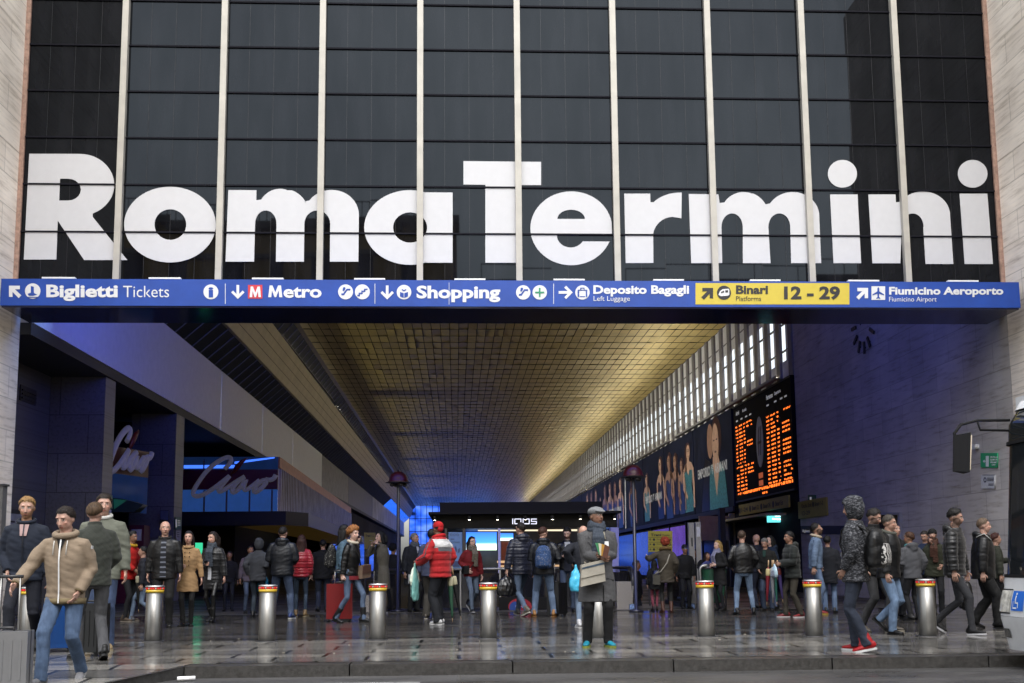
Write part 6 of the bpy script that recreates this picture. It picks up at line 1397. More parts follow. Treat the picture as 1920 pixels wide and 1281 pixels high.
def backpack(c, col, style, c2, label, size=1.0, panel=None, straps=True, strapcol='#0d0d0f'):
    t = place(c, 'backpack', label, 'backpack'); s = c['s']; A = c['axis']; sy = c['sec'](.3)[1]; b = MB(); cy = sy+.085*size; b.tube([c['P'](A(q)+V((0, cy, 0))) for q in (.02, .06, .2, .36, .44, .47)], [(.12*s*size, .07*s*size), (.15*s*size, .10*s*size), (.155*s*size, .11*s*size), (.14*s*size, .09*s*size), (.10*s*size, .06*s*size), (.05*s, .03*s)], 16, lat=(1, 0, 0)); bag = remesh(b, .012*s, 2, 'bag', cloth(col, style, c2), t, disp=lambda co: .007*NZ.noise(co*16))
    b = MB(); b.tube([c['P'](A(q)+V((0, cy+.092*size, 0))) for q in (.05, .08, .20, .30)], [(.09*s*size, .03*s), (.11*s*size, .05*s*size), (.105*s*size, .05*s*size), (.07*s*size, .03*s)], 14, lat=(1, 0, 0)); remesh(b, .012*s, 1, 'front_pocket', cloth(panel[0], panel[1], panel[2]) if panel else cloth(col, style, c2), t)
    if straps:
        for sg in (1, -1):
            b = MB(); P3 = [A(.44)+V((.09*sg, sy+.02, 0)), A(.52)+V((.10*sg, .02, .02)), A(.46)+V((.105*sg, -sy+.03, .0)), A(.30)+V((.115*sg, -sy+.008, 0)), A(.16)+V((.15*sg, -sy*.55, 0)), A(.08)+V((.16*sg, sy*.5, 0))]; strap(c, b, P3, .028, .008); b.build('strap', cloth(strapcol), t, local=True)
    return t
def sling(c, label, col, side, z, size=(.20, .08, .15), flap=None, strapcol='#1a1614', y=-.14, cross=True, name='shoulder_bag', band=None, tilt=.08):
    t = place(c, name, label, 'bag'); s, P, A = c['s'], c['P'], c['axis']; cx = side; w, d, h = size; b = MB()
    tl = tilt
    def bxx(w_, d_, h_, cx_, cy_, cz_): b.hexa([P(V((cx_+sx*w_*(1 if sz < 0 else .92), cy_+sy*d_, cz_+sz*h_+tl*(cx_+sx*w_-cx)))) for sz in (-1, 1) for sx, sy in ((-1, -1), (1, -1), (1, 1), (-1, 1))])
    bxx(w, d, h, cx, y, z); b.build('bag', cloth(col, 'leather'), t, local=True, bevel=.045*s)
    b = MB(); bxx(w*.97, d*.22, h*.60, cx, y-d*.96, z+h*.36); f_ = b.build('flap', cloth(flap or col, 'leather'), t, local=True, bevel=.018*s)
    if band: b = MB(); bxx(w*.94, d*.06, h*.08, cx, y-d*1.19, z+h*.66); b.build('stripe', cloth(band), f_, local=True)
    b = MB(); sy = c['sec'](.3)[1]; o = 1 if cross else -1; sx = cx/abs(cx) if cx else 1
    fr = [V((cx+w*.9*sx*.2, y, z+h)), A(.10)+V((cx*.5, -c['sec'](.1)[1]-.018, 0)), A(.30)+V((-cx*.12*o, -sy-.02, 0)), A(.45)+V((-sx*o*.07, -.10, 0)), A(.535)+V((-sx*o*.10, .0, .015)), A(.45)+V((-sx*o*.08, .12, 0)), A(.25)+V((0, sy+.02, 0)), A(.05)+V((sx*.14, sy*.7, 0)), V((cx+w*.5*sx, y+d, z+h))]
    strap(c, b, fr, .017, .005); b.build('strap', cloth(strapcol), t, local=True); return t
def at_hand(c, i): sh, el, wr, sg = c['arms'][i]; return wr+(wr-el).normalized()*.08
def plastic_bag(c, i, col, label, L=.42, w=.16, d=.08, name='plastic_bag', dx=0, dy=0, printed=None):
    t = place(c, name, label, 'bag'); s, P = c['s'], c['P']; h = at_hand(c, i)+V((dx, dy, 0)); b = MB(); b.tube([P(h+V((0, 0, q*L))) for q in (.06, -.08, -.25, -.5, -.8, -.97, -1.0)], [(.018*s, .014*s), (.03*s, .02*s), (w*.6*s, d*.6*s), (w*.9*s, d*.95*s), (w*s, d*s), (w*.8*s, d*.8*s), (w*.3*s, d*.3*s)], 16, lat=(1, 0, 0)); remesh(b, .012*s, 1, 'bag', mat('plastic_'+col, col, .3, var=.15, bump=.7, bs=14, spec=.5), t, disp=lambda co: .012*NZ.noise(V((co.x*22, co.y*22, co.z*9))))
    if printed:
        b = MB(); b.hexa([P(h+V((sx*w*.75, -d*1.05+sy*.003, z))) for z in (-L*.88, -L*.45) for sx, sy in ((-1, -1), (1, -1), (1, 1), (-1, 1))]); b.build('print', cloth(printed[0], 'floral', printed[1]), t, local=True)
    return t
def umbrella(c, i, col, label, L=.72, tilt=(0, 0), c2=None, handle=True, group=None, off=(0, 0, 0), r=.045):
    t = place(c, 'folded_umbrella', label, 'umbrella', group); s, P = c['s'], c['P']; h = at_hand(c, i)+V(off); d = V((tilt[0], tilt[1], -1)).normalized(); b = MB()
    b.tube([P(h+d*q*L) for q in (.06, .12, .30, .6, .9, .97)], [v*s for v in (.012, r*.8, r, r*.72, .018, .008)], 12); b.build('canopy', cloth(col, 'nylon'), t, local=True)
    b = MB(); b.tube([P(h-d*.10), P(h+d*.08)], .013*s, 8); b.tube([P(h+d*L*.96), P(h+d*L*1.06)], .005*s, 6); b.build('shaft', mat('umbrella_shaft', (.25, .16, .08), .4), t, local=True)
    if c2: b = MB(); b.tube([P(h+d*q*L) for q in (.10, .13, .26, .30)], [v*s for v in (r*.9, r*1.1, r*1.12, r*.9)], 12); b.build('wrapper', cloth(c2, 'nylon'), t, local=True)
    return t
def phone(c, i, label, flat=True):
    t = place(c, 'mobile_phone', label, 'phone'); h = at_hand(c, i); s, P = c['s'], c['P']; sg = c['arms'][i][3]; b = MB()
    u, v, n = (V((.035, 0, 0)), V((0, -.05, .05)), V((0, .004, .004))) if flat else (V((0, .02, .06)), V((0, .032, -.012)), V((.005, 0, 0)))
    b.obox(P(h+V((-.01*sg, -.02 if flat else .0, .02))), u*s, v*s, n*s); b.build('case', m_dark, t, local=True); b = MB(); b.obox(P(h+V((-.01*sg, -.02, .02))+n.normalized()*.0065), u*s*.9, v*s*.92, n*s*.15); b.build('screen', mat('phone_screen', (.06, .07, .1), .1, var=0), t, local=True)
def suitcase(pos, rz, w, d, h, col, label, handle=0.0, hpos=None, style=None, group=None, tilt=0):
    t = thing('suitcase', pos, label, 'suitcase', group, R_(rz)); m = style or mat('suitcase_'+col, tuple(v*.45 for v in lin(col)), .35, var=.1, bump=.1, bs=30); t.rotation_euler.x = R_(tilt)
    MB().box(-w/2, w/2, -d/2, d/2, .05, h).build('shell', m, t, local=True, bevel=.045)
    b = MB()
    for k in range(5): x = -w*.36+w*.18*k; b.box(x-.012, x+.012, -d/2-.006, -d/2+.002, .12, h-.08)
    b.build('rib', m, t, local=True, bevel=.003); b = MB(); b.box(-w/2-.003, w/2+.003, -.012, .012, .055, h+.003); b.build('seam', m_dark, t, local=True, bevel=.01)
    for sx in (-1, 1):
        for sy in (-1, 1): b = MB(); b.tube([(sx*w*.40-.014, sy*d*.32, .028), (sx*w*.40+.014, sy*d*.32, .028)], .028, 12); b.build('wheel', m_dark, t, local=True)
    b = MB(); b.tube([(-.07, 0, h-.002), (-.06, 0, h+.03), (.06, 0, h+.03), (.07, 0, h-.002)], .012, 8); b.build('grip', m_dark, t, local=True)
    if handle:
        b = MB()
        for sx in (-1, 1): b.tube([(sx*.085, d*.33, h-.05), (sx*.085, d*.33, h+handle)], .009, 8)
        b.build('pull_tube', m_steel, t, local=True); b = MB(); b.tube([(-.11, d*.33, h+handle), (.11, d*.33, h+handle)], .016, 10); b.build('pull_grip', m_dark, t, local=True)
    return t
# ---------------------------------------------------------------- the people, left to right, nearest first
def x_beige(c):
    collar_ring(c, '#a3907a', .098, .005, .034, 'hood_collar'); s, P = c['s'], c['P']; f = c['front']
    f(-.012, .012, .42, .54, 'undershirt', cloth('#101014'), .013, 4, 8, x2=-.05, x3=.05)
    for sg in (1, -1):
        b = MB(); b.tube([P(c['axis'](q)+V((.065*sg, -c['sec'](q)[1]-.014, 0))) for q in (.50, .44, .36)], .005*s, 6); b.build('drawstring', cloth('#e8e6e0'), c['root'], local=True)
    b = MB(); b.obox(P(c['arms'][0][0]+V((.085, -.02, -.06))), V((.004, 0, 0)), V((0, .02, 0)), V((0, 0, .016))); b.build('sleeve_badge', cloth('#e6e6e6'), c['up'], local=True)
c1 = person('man in a beige zipped jacket and blue jeans pulling a silver suitcase', None, 953, -4, 'fair', ('short', '#1d130d'), ((.10, .20, .05, 24), (-.10, -.24, 0, -6)), hl='pocket', hr=(.36, -.30, 1.01), head=(-12, 20), lean=5,
    topc=dict(col='#a3907a', hem=-.12, bulk=.008, zip='#d8d8d8', cuff='#8c7c5c', hemband='#8c7c5c', style='plain'), bottom=('#36608f', 'denim', 'regular'), shoes=('#8f8f92', '#e4e4e4', 'laces'), near=True, build=1.02, fat=.15, extra=x_beige, pos=gr(116, 1283, -.09), H=1.76)
def x_navy(c): c['front'](-.035, .035, .40, .53, 'undershirt', cloth('#c9a9a6'), .011, 4, 8, x2=-.05, x3=.05); collar_ring(c, '#1b2436', .088, .01, .022)
person('man in a dark navy zipped jacket with blond swept up hair', (40, 1224), 934, 8, 'fair', ('quiff', '#8a6a42'), 'walkR', hl='side', hr='pocket', head=(6, 12), topc=dict(col='#1b2436', zip='#0e131e', bulk=.012), bottom=('#141826', 'plain', 'regular'), near=True, extra=x_navy, beard='#7a5636')
def x_green(c): c['front'](-.006, .006, .1, .5, 'placket', cloth('#5d6157'), .012, 1, 10); collar_ring(c, '#d9d8d2', .082, .02, .024, 'hood_collar')
person('smiling tall man in a grey green sweatshirt behind the man in a quilted jacket', (186, 1220), 928, 8, 'fair', ('short', '#20160f'), 'stand', head=(12, 8), topc=dict(col='#7a7d70', bulk=.012, hem=-.14), bottom=('#1d3f6e', 'denim', 'regular'), shoes=('#a08a66', '#b8a98a', 'laces'), near=True, extra=x_green, build=1.05)
person('man in a dark green quilted jacket with grey jeans, seen half from behind', (170, 1238), 943, 215, 'fair', ('short', '#4a3826'), 'stepL', hl=(.10, -.2, 1.15), hr=(.15, -.2, 1.0), head=(-40, 4), topc=dict(col='#33372f', style='quilt', bulk=.012, collar='stand'), bottom=('#4a4b50', 'denim', 'regular'), shoes=('#101010', '#0b0b0b'), near=True)
def x_red1(c): collar_ring(c, '#c89a18', .095, .0, .034, 'hood_collar'); umbrella(c, 1, '#0b0b0c', 'black umbrella with a cream band held by the man in red', L=.74, tilt=(.0, -.05), c2='#b9b39a'); plastic_bag(c, 0, '#1b6d8a', 'teal plastic bag behind the man in the red sports jacket', L=.4)
person('dark haired man in a red sports jacket with a yellow hood holding an umbrella', (238, 1166), 996, 75, 'brown', ('short', '#0b0908'), 'stand', hr=(.12, -.2, 1.0), hl='side', head=(0, 12), topc=dict(col='#c2180f', hem=-.12, bulk=.012), bottom=('#11131a', 'plain', 'slim'), shoes=('#5d5044', '#8a8278'), extra=x_red1)
def x_bald(c): collar_ring(c, '#0d0d0e', .09, .0, .022)
person('bald man in an open black jacket over a grey striped polo shirt', (305, 1177), 978, 6, 'fair', ('bald', '#000000'), 'stand', head=(14, 4), topc=dict(col='#0d0d0f', style='nylon', hem=-.13, bulk=.008, shirt=('#1b1e28', 'stripe', .05, .04, -.10, '#767b88')), bottom=('#0a0a0b', 'plain', 'regular'), near=True, build=1.08, extra=x_bald, fat=.15)
def x_coat(c):
    b = MB()
    for sg in (1, -1):
        for q in (.44, .36, .28, .20): t = c['axis'](q); b.ell(c['P'](t+V((.045*sg*(1 if q > .3 else .8), -c['sec'](q)[1]-.012, 0))), (.011*c['s'],)*3, 8, 6)
    b.build('button', cloth('#2a1c12'), c['up'], local=True); collar_ring(c, '#b08d63', .088, -.01, .022)
person('dark haired woman in a camel coat with dark buttons', (350, 1174), 997, 4, 'fair', ('long', '#140d0c'), 'close', hr=(.10, -.2, 1.12), hl='side', head=(0, 2), topc=dict(col='#b08d63', hem=-.30, flare=.045, kind='coat', bulk=.006), bottom=('#0b0b0d', 'plain', 'slim'), shoes=('#120f0f', '#120f0f', 'pump'), woman=True, near=True, extra=x_coat)
def x_puff(c): scarf(c, '#3c444f', 'plain'); phone(c, 1, 'dark mobile phone held by the woman in a black puffer coat'); c['front'](-.035, .035, -.10, .2, 'white_blouse', cloth('#d0d2d8'), .014, 4, 6)
person('long haired woman in a black puffer coat looking to the side', (397, 1166), 998, -12, 'fair', ('verylong', '#1c100b'), 'stepL', hr=(.04, -.24, 1.14), hl='side', head=(-22, 8), topc=dict(col='#0c0d10', style='puffer', hem=-.30, bulk=.018, kind='coat'), bottom=('#08080a', 'leather', 'tight'), shoes=('#0a0a0a', '#070707', 'boot'), woman=True, extra=x_puff, near=True)
sg_ = gr(10, 1300, -.1)
suitcase((oY(2, 1290, -10.75).x+.02, -10.75, -.085), 8, .44, .24, .56, '#6f7276', 'silver grey hard suitcase pulled by the man in the beige jacket', .50, style=mat('silver_shell', (.20, .205, .215), .28, metal=.4, var=.06))
suitcase((gr(105, 1222).x, gr(105, 1222).y, 0), 20, .34, .24, .60, '#0d4f9a', 'blue suitcase standing behind the man in the beige jacket', .3)
suitcase((gr(158, 1234).x-.05, gr(158, 1230).y, 0), -15, .36, .26, .62, '#0c0c0e', 'black suitcase between the man in the quilted jacket and his neighbour', 0)
def x_hoodgrey(c): hood_up(c, '#3b3e45'); plastic_bag(c, 1, '#1f6f8c', 'large teal plastic bag carried by the person in a grey hood', L=.52, w=.2, d=.1, dx=.02)
person('person in a grey hooded sweatshirt seen from behind with a teal bag', (482, 1158), 1011, 172, 'brown', ('short', '#0b0908'), 'stand', hr=(.05, -.15, 1.1), hl=(.22, -.02, .95), topc=dict(col='#3b3e45', hem=-.12, bulk=.014), bottom=('#20364a', 'denim', 'slim'), extra=x_hoodgrey)
person('man in a navy hooded jacket and jeans seen from behind', (527, 1161), 988, 178, 'fair', ('crop', '#14100d'), 'wide', hl=(.16, -.24, 1.08), hr=(.16, -.24, 1.06), head=(-8, 6), topc=dict(col='#141820', hem=-.10, bulk=.02, hood='down', style='nylon'), bottom=('#27446c', 'denim', 'regular'), shoes=('#2a3f78', '#d8d8d8'), build=1.08, near=True)
person('woman with long brown hair in a red padded jacket seen from behind', (563, 1157), 1004, 184, 'fair', ('verylong', '#2b1410'), 'stand', hl=(.1, -.2, 1.1), hr=(.2, -.05, .9), topc=dict(col='#a3182c', style='puffer', hem=-.08, bulk=.012), bottom=('#1f3f5d', 'denim', 'tight'), shoes=('#9a7f58', '#b8a98a'), woman=True)
person('man in a plain black jacket standing deep in the shade of the canopy', (604, 1147), 1012, 186, 'fair', ('crop', '#0d0a09'), 'stand', topc=dict(col='#0b0c0f', hem=-.14, bulk=.02), bottom=('#1b2c4c', 'denim', 'regular'), build=1.08)
def x_dread(c): backpack(c, '#151517', 'floral', '#8f8f88', 'black backpack with a pale leaf print on the bearded man', .95); plastic_bag(c, 0, '#6f7c86', 'pale plastic bag held by the bearded man with the backpack', L=.4)
person('bearded man with tied dark hair and a denim blue sleeve looking right', (640, 1161), 985, 92, 'brown', ('dread', '#0c0908'), 'stand', head=(0, 0), topc=dict(col='#4f6a7d', hem=-.08), bottom=('#16181c', 'plain', 'regular'), beard='#0c0908', extra=x_dread)
def x_phonew(c):
    phone(c, 0, 'black mobile phone held to the ear of the woman with curly hair', False); collar_ring(c, '#cfc6b4', .088, .0, .030, 'cream_collar'); sling(c, 'brown and beige shoulder bag on the woman with the phone', '#7a6656', .19, .93, (.15, .06, .12), flap='#5c4238', y=-.16); c['front'](-.16, .16, -.13, -.06, 'red_hem', cloth('#7d1622'), .012, 8, 3)
person('woman with curly fair hair in a black leather jacket talking on the phone', (657, 1168), 989, 62, 'pale', ('curly', '#8a5a30'), ((.12, -.20, 0, 0), (-.10, .24, .02, 12)), hl='ear', hr=(.24, .02, .84), head=(-6, 10), topc=dict(col='#0c0c0e', style='leather', hem=-.06, bulk=.01), bottom=('#3f5f88', 'denim', 'slim'), shoes=('#15161a', '#0c0c0c', 'boot'), woman=True, near=True, extra=x_phonew, curl=(.9, .9))
p_ = gr(634, 1166); suitcase((p_.x, p_.y+.15, 0), 8, .48, .27, .70, '#8d0d1a', 'large red suitcase beside the woman with the phone', .24)
def x_smoke(c):
    c['front'](-.075, .075, -.22, .50, 'dark_top', cloth('#15161a', 'floral', '#6a6a66'), .011, 6, 14, x2=-.04, x3=.04)
    b = MB(); h = at_hand(c, 1); b.tube([c['P'](h+V((0, -.02, .03))), c['P'](h+V((-.01, -.10, .05)))], .005, 6); b.build('cigarette', cloth('#e8e4dc'), c['root'], local=True)
person('black haired woman in a long grey coat smoking a cigarette', (716, 1150), 997, -52, 'pale', ('bob', '#060607'), 'stand', hl='mouth', hr=(.10, -.2, 1.46), head=(-18, 6), topc=dict(col='#5d594f', style='tweed', hem=-.42, flare=.03, bulk=.018, kind='coat', collar='fold'), bottom=('#27456a', 'denim', 'slim'), shoes=('#26262a', '#c8c8c8'), woman=True, near=True, extra=x_smoke, curl=(.9, .7))
def x_old(c): scarf(c, '#565c66', tail=False); c['front'](-.03, .03, .38, .53, 'shirt', cloth('#b8bcc4'), .012, 4, 6)
person('grey haired man in a long dark navy coat looking right', (775, 1148), 1000, 38, 'olive', ('crop', '#77746f'), 'stand', head=(22, 0), topc=dict(col='#10151f', hem=-.34, bulk=.022, kind='coat'), bottom=('#0d0f14', 'plain', 'regular'), extra=x_old, build=1.1)
person('man in a slate blue jacket hidden behind the man in red and white', (808, 1161), 992, 160, 'dark', ('crop', '#070606'), 'stand', topc=dict(col='#3b425c', hem=-.10, bulk=.014), bottom=('#3a3732', 'plain', 'loose'), shoes=('#4a443c', '#b9b4a8'))
def x_seller(c):
    ball_cap(c, '#c31019', peak=False); collar_ring(c, '#c31019', .098, .015, .034, 'collar'); s, P = c['s'], c['P']
    me = c['up'].data; me.materials.append(cloth('#e6e6e6', 'puffer_wide')); me.materials.append(cloth('#55565c', 'puffer_wide'))
    for p in me.polygons:
        q = p.center/s; t = (q-c['Pc']).dot(c['ud']); 
        if t > .53: continue
        if abs(q.x) < .24 and t > .385: p.material_index = 1
        elif q.y > .0 and abs(q.x) < .19 and .315 < t: p.material_index = 2
    for sh, el, wr, sg in c['arms']:
        b = MB(); b.tube([P(sh+V((.02*sg, .0, .052))), P(lerp(sh, el, .5)+V((.078*sg, .0, .02))), P(el+V((.075*sg, .01, .0))), P(lerp(el, wr, .8)+V((.058*sg, 0, .02)))], [(.020*s, .012*s)]*4, 8); b.build('grey_stripe', cloth('#55565c', 'nylon'), c['up'], local=True)
    plastic_bag(c, 0, '#b8c4b4', 'bundle of printed paper bags hanging from the hand of the seller in red', L=.36, w=.13, d=.05, printed=('#c9cfd6', '#a8563c')); plastic_bag(c, 0, '#5f8f8a', 'lower striped paper bag hanging under the printed bundle', L=.62, w=.10, d=.04, dx=.02, dy=.03, printed=('#7fa09a', '#3a3f55'))
    umbrella(c, 1, '#24503a', 'green and black folded umbrella behind the seller in red and white', L=.8, tilt=(.05, .1), c2='#cfc9a8', group=None, off=(0, .16, .0)); umbrella(c, 1, '#101114', 'black folded umbrella with a cream wrapper behind the seller in red', L=.8, tilt=(-.10, .14), c2='#cfc9a8', off=(-.06, .18, .02))
person('umbrella seller in a red, white and grey padded jacket and red cap', (826, 1172), 979, 236, 'brown', ('crop', '#090707'), ((.10, .02, 0, 0), (-.12, -.10, 0, 0)), hl=(.26, -.30, 1.06), hr=(.2, -.05, .95), head=(-24, 4), topc=dict(col='#b80f18', style='puffer_wide', hem=-.12, bulk=.03), bottom=('#10141d', 'plain', 'loose'), shoes=('#cfcfcf', '#dcdcdc', 'laces'), near=True, build=1.08, extra=x_seller, footyaw=-12)
def x_glw(c): scarf(c, '#7d7466', 'check', '#5a5348', bulk=1.05); sling(c, 'small dark camera bag on the woman in the dark red jacket', '#17181b', -.20, .98, (.07, .06, .09), y=-.10); umbrella(c, 0, '#0d0d0f', 'black umbrella with a wooden grip carried by the woman in dark red', L=.62, tilt=(0, .1))
person('woman with glasses in a dark red jacket and striped grey scarf', (884, 1149), 1007, 25, 'pale', ('long', '#100c0b'), ((.08, .26, .095, 38), (-.10, -.24, 0, -6)), hl=(.24, -.05, .85), hr='jpocket', head=(10, 2), topc=dict(col='#7a0f18', hem=-.08, bulk=.02), bottom=('#4d6684', 'denim', 'slim'), shoes=('#17181c', '#c0c0c0'), woman=True, glasses=True, extra=x_glw)
person('man in a navy quilted down jacket walking left with a black bag', (980, 1155), 980, 205, 'fair', ('crop', '#19110c'), ((.08, .30, .04, 20), (-.06, -.30, 0, -6)), hl=(.32, -.02, .82), hr=(.26, .0, .80), head=(16, 0), topc=dict(col='#141a30', style='puffer', hem=-.12, bulk=.022, hood='down'), bottom=('#44648a', 'denim', 'slim'), shoes=('#6b665c', '#b9b4a8'), near=True, extra=lambda c: sling(c, 'black holdall carried by the man in the navy down jacket', '#0a0a0b', .33, .55, (.16, .10, .15), cross=True) if False else plastic_bag(c, 0, '#08080a', 'black holdall carried by the man in the navy down jacket', L=.40, w=.22, d=.12))
def x_bp(c): backpack(c, '#2c4a78', 'floral', '#7d7f8c', 'bright blue patterned backpack on the man with tan boots', 1.05, strapcol='#11151c')
person('man wearing a blue patterned backpack, jeans and tan boots', (1020, 1157), 989, 176, 'fair', ('short', '#3a2015'), 'wide', hl=(.12, -.24, 1.16), hr=(.2, -.2, 1.1), head=(-46, 16), topc=dict(col='#0f131c', style='nylon', hem=-.10, bulk=.022, hood='down'), bottom=('#476a94', 'denim', 'regular'), shoes=('#a0713c', '#8a5f30'), near=True, build=1.1, fat=.2, extra=x_bp)
p_ = gr(1003, 1148); suitcase((oY(1050, 1140, -.2).x, .4, 0), 60, .42, .26, .66, '#141417', 'black trolley case tilted beside the man with tan boots', .5, tilt=0)
def x_ph(c): phone(c, 1, 'dark mobile phone in the hand of the man with a black beard'); c['front'](-.045, .045, .36, .53, 'white_collar_shirt', cloth('#c9ccd2'), .013, 4, 8, x2=-.06, x3=.06)
person('black bearded man in a dark jacket reading his phone', (1066, 1147), 990, -8, 'pale', ('quiff', '#0b0908'), 'stand', hr=(.08, -.26, 1.16), hl='pocket', head=(-10, 26), topc=dict(col='#0c0d10', style='leather', hem=-.06, bulk=.01, shirt=('#141a2c', 'plain', .075, .06, -.08)), bottom=('#27436b', 'denim', 'slim'), beard='#0b0908', near=True, extra=x_ph, curl=(.4, .9))
def x_grey(c):
    s, P = c['s'], c['P']; flat_cap(c, '#8b8d90'); scarf(c, '#39424f', 'check', '#4c5562', bulk=1.1)
    b = MB(); b.obox(P(c['axis'](.36)+V((.10, -c['sec'](.36)[1]-.02, 0))), V((.034, .006, 0))*s, V((0, .008, .030))*s, V((0, .002, 0))*s); b.build('name_card', cloth('#ffffff'), c['root'], local=True)
    b = MB(); b.tube([P(c['NB']+V((.07, -.06, 0))), P(c['axis'](.42)+V((.09, -c['sec'](.4)[1]-.02, 0)))], [(.012*s, .003*s)]*2, 6); b.build('lanyard', cloth('#b9b2a0'), c['root'], local=True)
    t = place(c, 'leaflet_bundle', 'bundle of colourful leaflets in the hands of the man in the grey coat', 'leaflets'); h = lerp(at_hand(c, 0), at_hand(c, 1), .5)+V((-.01, -.02, .10))
    for q, col in enumerate(('#3f8a5a', '#cfc9b4', '#b8862f', '#5b3424')):
        b = MB(); b.obox(P(h+V((-.036+.026*q, -.008*q, -.012*q))), V((.030, 0, -.006*q))*s, V((.014*(q-1.5), .02, .075))*s, V((0, .003, 0))*s); b.build('leaflet', cloth(col), t, local=True)
    sling(c, 'cream shoulder bag with a blue stripe hanging on the man in the grey coat', '#c2bcae', -.09, .93, (.155, .075, .135), y=-.235, strapcol='#a49d8c', band='#3f5468', cross=True, tilt=.22)
    for q in (-.12, -.02): 
        b = MB(); b.obox(P(c['axis'](-.02)+V((.15, -c['sec'](0)[1]*.62-.02, -.08))), V((.05, .03, -.012))*s, V((.003, -.004, .018))*s, V((.003, .006, 0))*s); b.build('pocket_flap', cloth('#3c3c3e', 'tweed'), c['up'], local=True); break
    b = MB(); a = c['sec'](-.3)[1]; b.obox(P(c['axis'](-.30)+V((.055, -a-.004, -.02))), V((.006, 0, 0))*s, V((0, .002, .16))*s, V((0, .004, 0))*s); b.build('coat_slit', cloth('#050505'), c['up'], local=True)
    for sg in (1, -1): b = MB(); f = c['sec'](.36)[1]; b.poly([(.055*sg, .30), (.13*sg, .40), (.10*sg, .43), (.12*sg, .46), (.085*sg, .53), (.05*sg, .53)], .010, lambda x, y, t_: P(c['axis'](y)+V((x, -c['sec'](y)[1]*sqrt(max(.05, 1-(x/c['sec'](y)[0])**2))-.008-t_, 0)))); b.build('lapel', cloth('#59595b', 'tweed'), c['up'], local=True)
person('man in a long grey coat, grey flat cap and blue trainers holding leaflets', (1122, 1213), 951, 0, 'brown', ('crop', '#12100f'), ((.125, -.02, 0, 0), (-.135, .02, 0, 0)), hl=(.06, -.235, 1.145), hr=(-.015, -.275, 1.115), head=(34, -2), lean=1, topc=dict(col='#59595b', style='tweed', hem=-.37, flare=.06, bulk=.010, kind='coat', cuff='#4d4d4f'), bottom=('#0c0c0f', 'plain', 'regular'), shoes=('#1d93ad', '#8f9a3a', 'laces'), near=True, build=1.07, footyaw=16, extra=x_grey, curl=(.8, .7))
plastic = None
def x_hid(c): plastic_bag(c, 0, '#3fa3c4', 'light blue plastic bag hanging beside the man in the grey coat', L=.44, w=.12, d=.09, dx=-.04, dy=.1)
person('bald person in pale jeans and white shoes hidden behind the man in the grey coat', (1097, 1178), 986, 176, 'fair', ('bald', '#000000'), ((.10, .0, 0, 0), (-.12, .0, 0, 0)), hl=(.22, .05, 1.12), topc=dict(col='#161a26', hem=-.08, bulk=.02), bottom=('#6d8fb5', 'denim', 'slim'), shoes=('#dcdce0', '#e8e8e8'), extra=x_hid)
person('grey haired person whose head shows above the escalator handrail', None, None, 60, 'tan', ('crop', '#4a4744'), 'stand', topc=dict(col='#0d0d10', bulk=.02, hood='down'), pos=(oY(1190, 1060, 4.6).x, 4.6, -.62), H=1.7, head=(10, 10))
def x_child(c): backpack(c, '#0f1f5c', 'nylon', None, 'deep blue backpack on the child in pink trousers', .8); umbrella(c, 0, '#1d4f48', 'dark green folded umbrella slanting beside the child in pink trousers', L=.62, tilt=(-.55, .15), off=(-.02, -.05, .22))
person('child in pink trousers with a deep blue backpack at the escalator', (1229, 1145), 1050, 182, 'fair', ('long', '#0b0908'), 'close', topc=dict(col='#0c0d12', hem=-.20, bulk=.03), bottom=('#9a4a5c', 'plain', 'slim'), shoes=('#241c1c', '#241c1c'), woman=True, extra=x_child)
def x_redh(c): collar_ring(c, '#6a5228', .11, .015, .045, 'fur_collar'); sling(c, 'small grey bag with a pale strap on the red haired woman', '#4a4842', .24, .80, (.09, .06, .12), strapcol='#9a958a', y=.02)
person('red haired woman in a brown belted jacket seen from behind, arm stretched out', (1251, 1150), 1010, 178, 'fair', ('curly', '#7a2a10'), 'stand', hl=(.42, -.22, 1.32), hr=(.22, -.08, .95), topc=dict(col='#3f382c', hem=-.22, bulk=.025, hemband='#37302a'), bottom=('#0a0a0b', 'plain', 'slim'), shoes=('#4a2616', '#3a1c10', 'boot'), woman=True, extra=x_redh)
def x_sung(c): b = MB(); b.box(-.1, .1, 0, 0, 0, 0) if False else None; beanie(c, '#1a1c26'); q = MB(); q.tube([c['HP'](-.06, -.082, .02), c['HP'](0, -.10, .02), c['HP'](.06, -.082, .02)], [(.018*c['s'], .008*c['s'])]*3, 8); q.build('sunglasses', mat('blue_lens', (.25, .35, .6), .05, metal=.8, var=0), c['root'], local=True)
person('person in mirrored sunglasses and a dark hat beside the steel posts', (1286, 1142), 1022, 10, 'tan', ('crop', '#0a0a0a'), 'stand', topc=dict(col='#0c0d12', hem=-.1, bulk=.02), bottom=('#10121a', 'plain', 'regular'), extra=x_sung)
person('person in a violet shirt in the dark left of the blonde woman', (1327, 1142), 1036, 30, 'tan', ('bob', '#1a0f0a'), 'stand', topc=dict(col='#4a4f86', hem=-.05), bottom=('#10121a', 'plain', 'slim'), woman=True)
person('blonde woman in a black coat with a pale violet scarf looking left', (1352, 1146), 1014, -62, 'pale', ('bob', '#8a7040'), 'stand', hl=(.08, -.2, 1.15), hr=(.1, -.2, 1.12), topc=dict(col='#0a0a0d', hem=-.3, bulk=.02, kind='coat'), bottom=('#12141c', 'plain', 'slim'), woman=True, extra=lambda c: scarf(c, '#8c8ca6'))
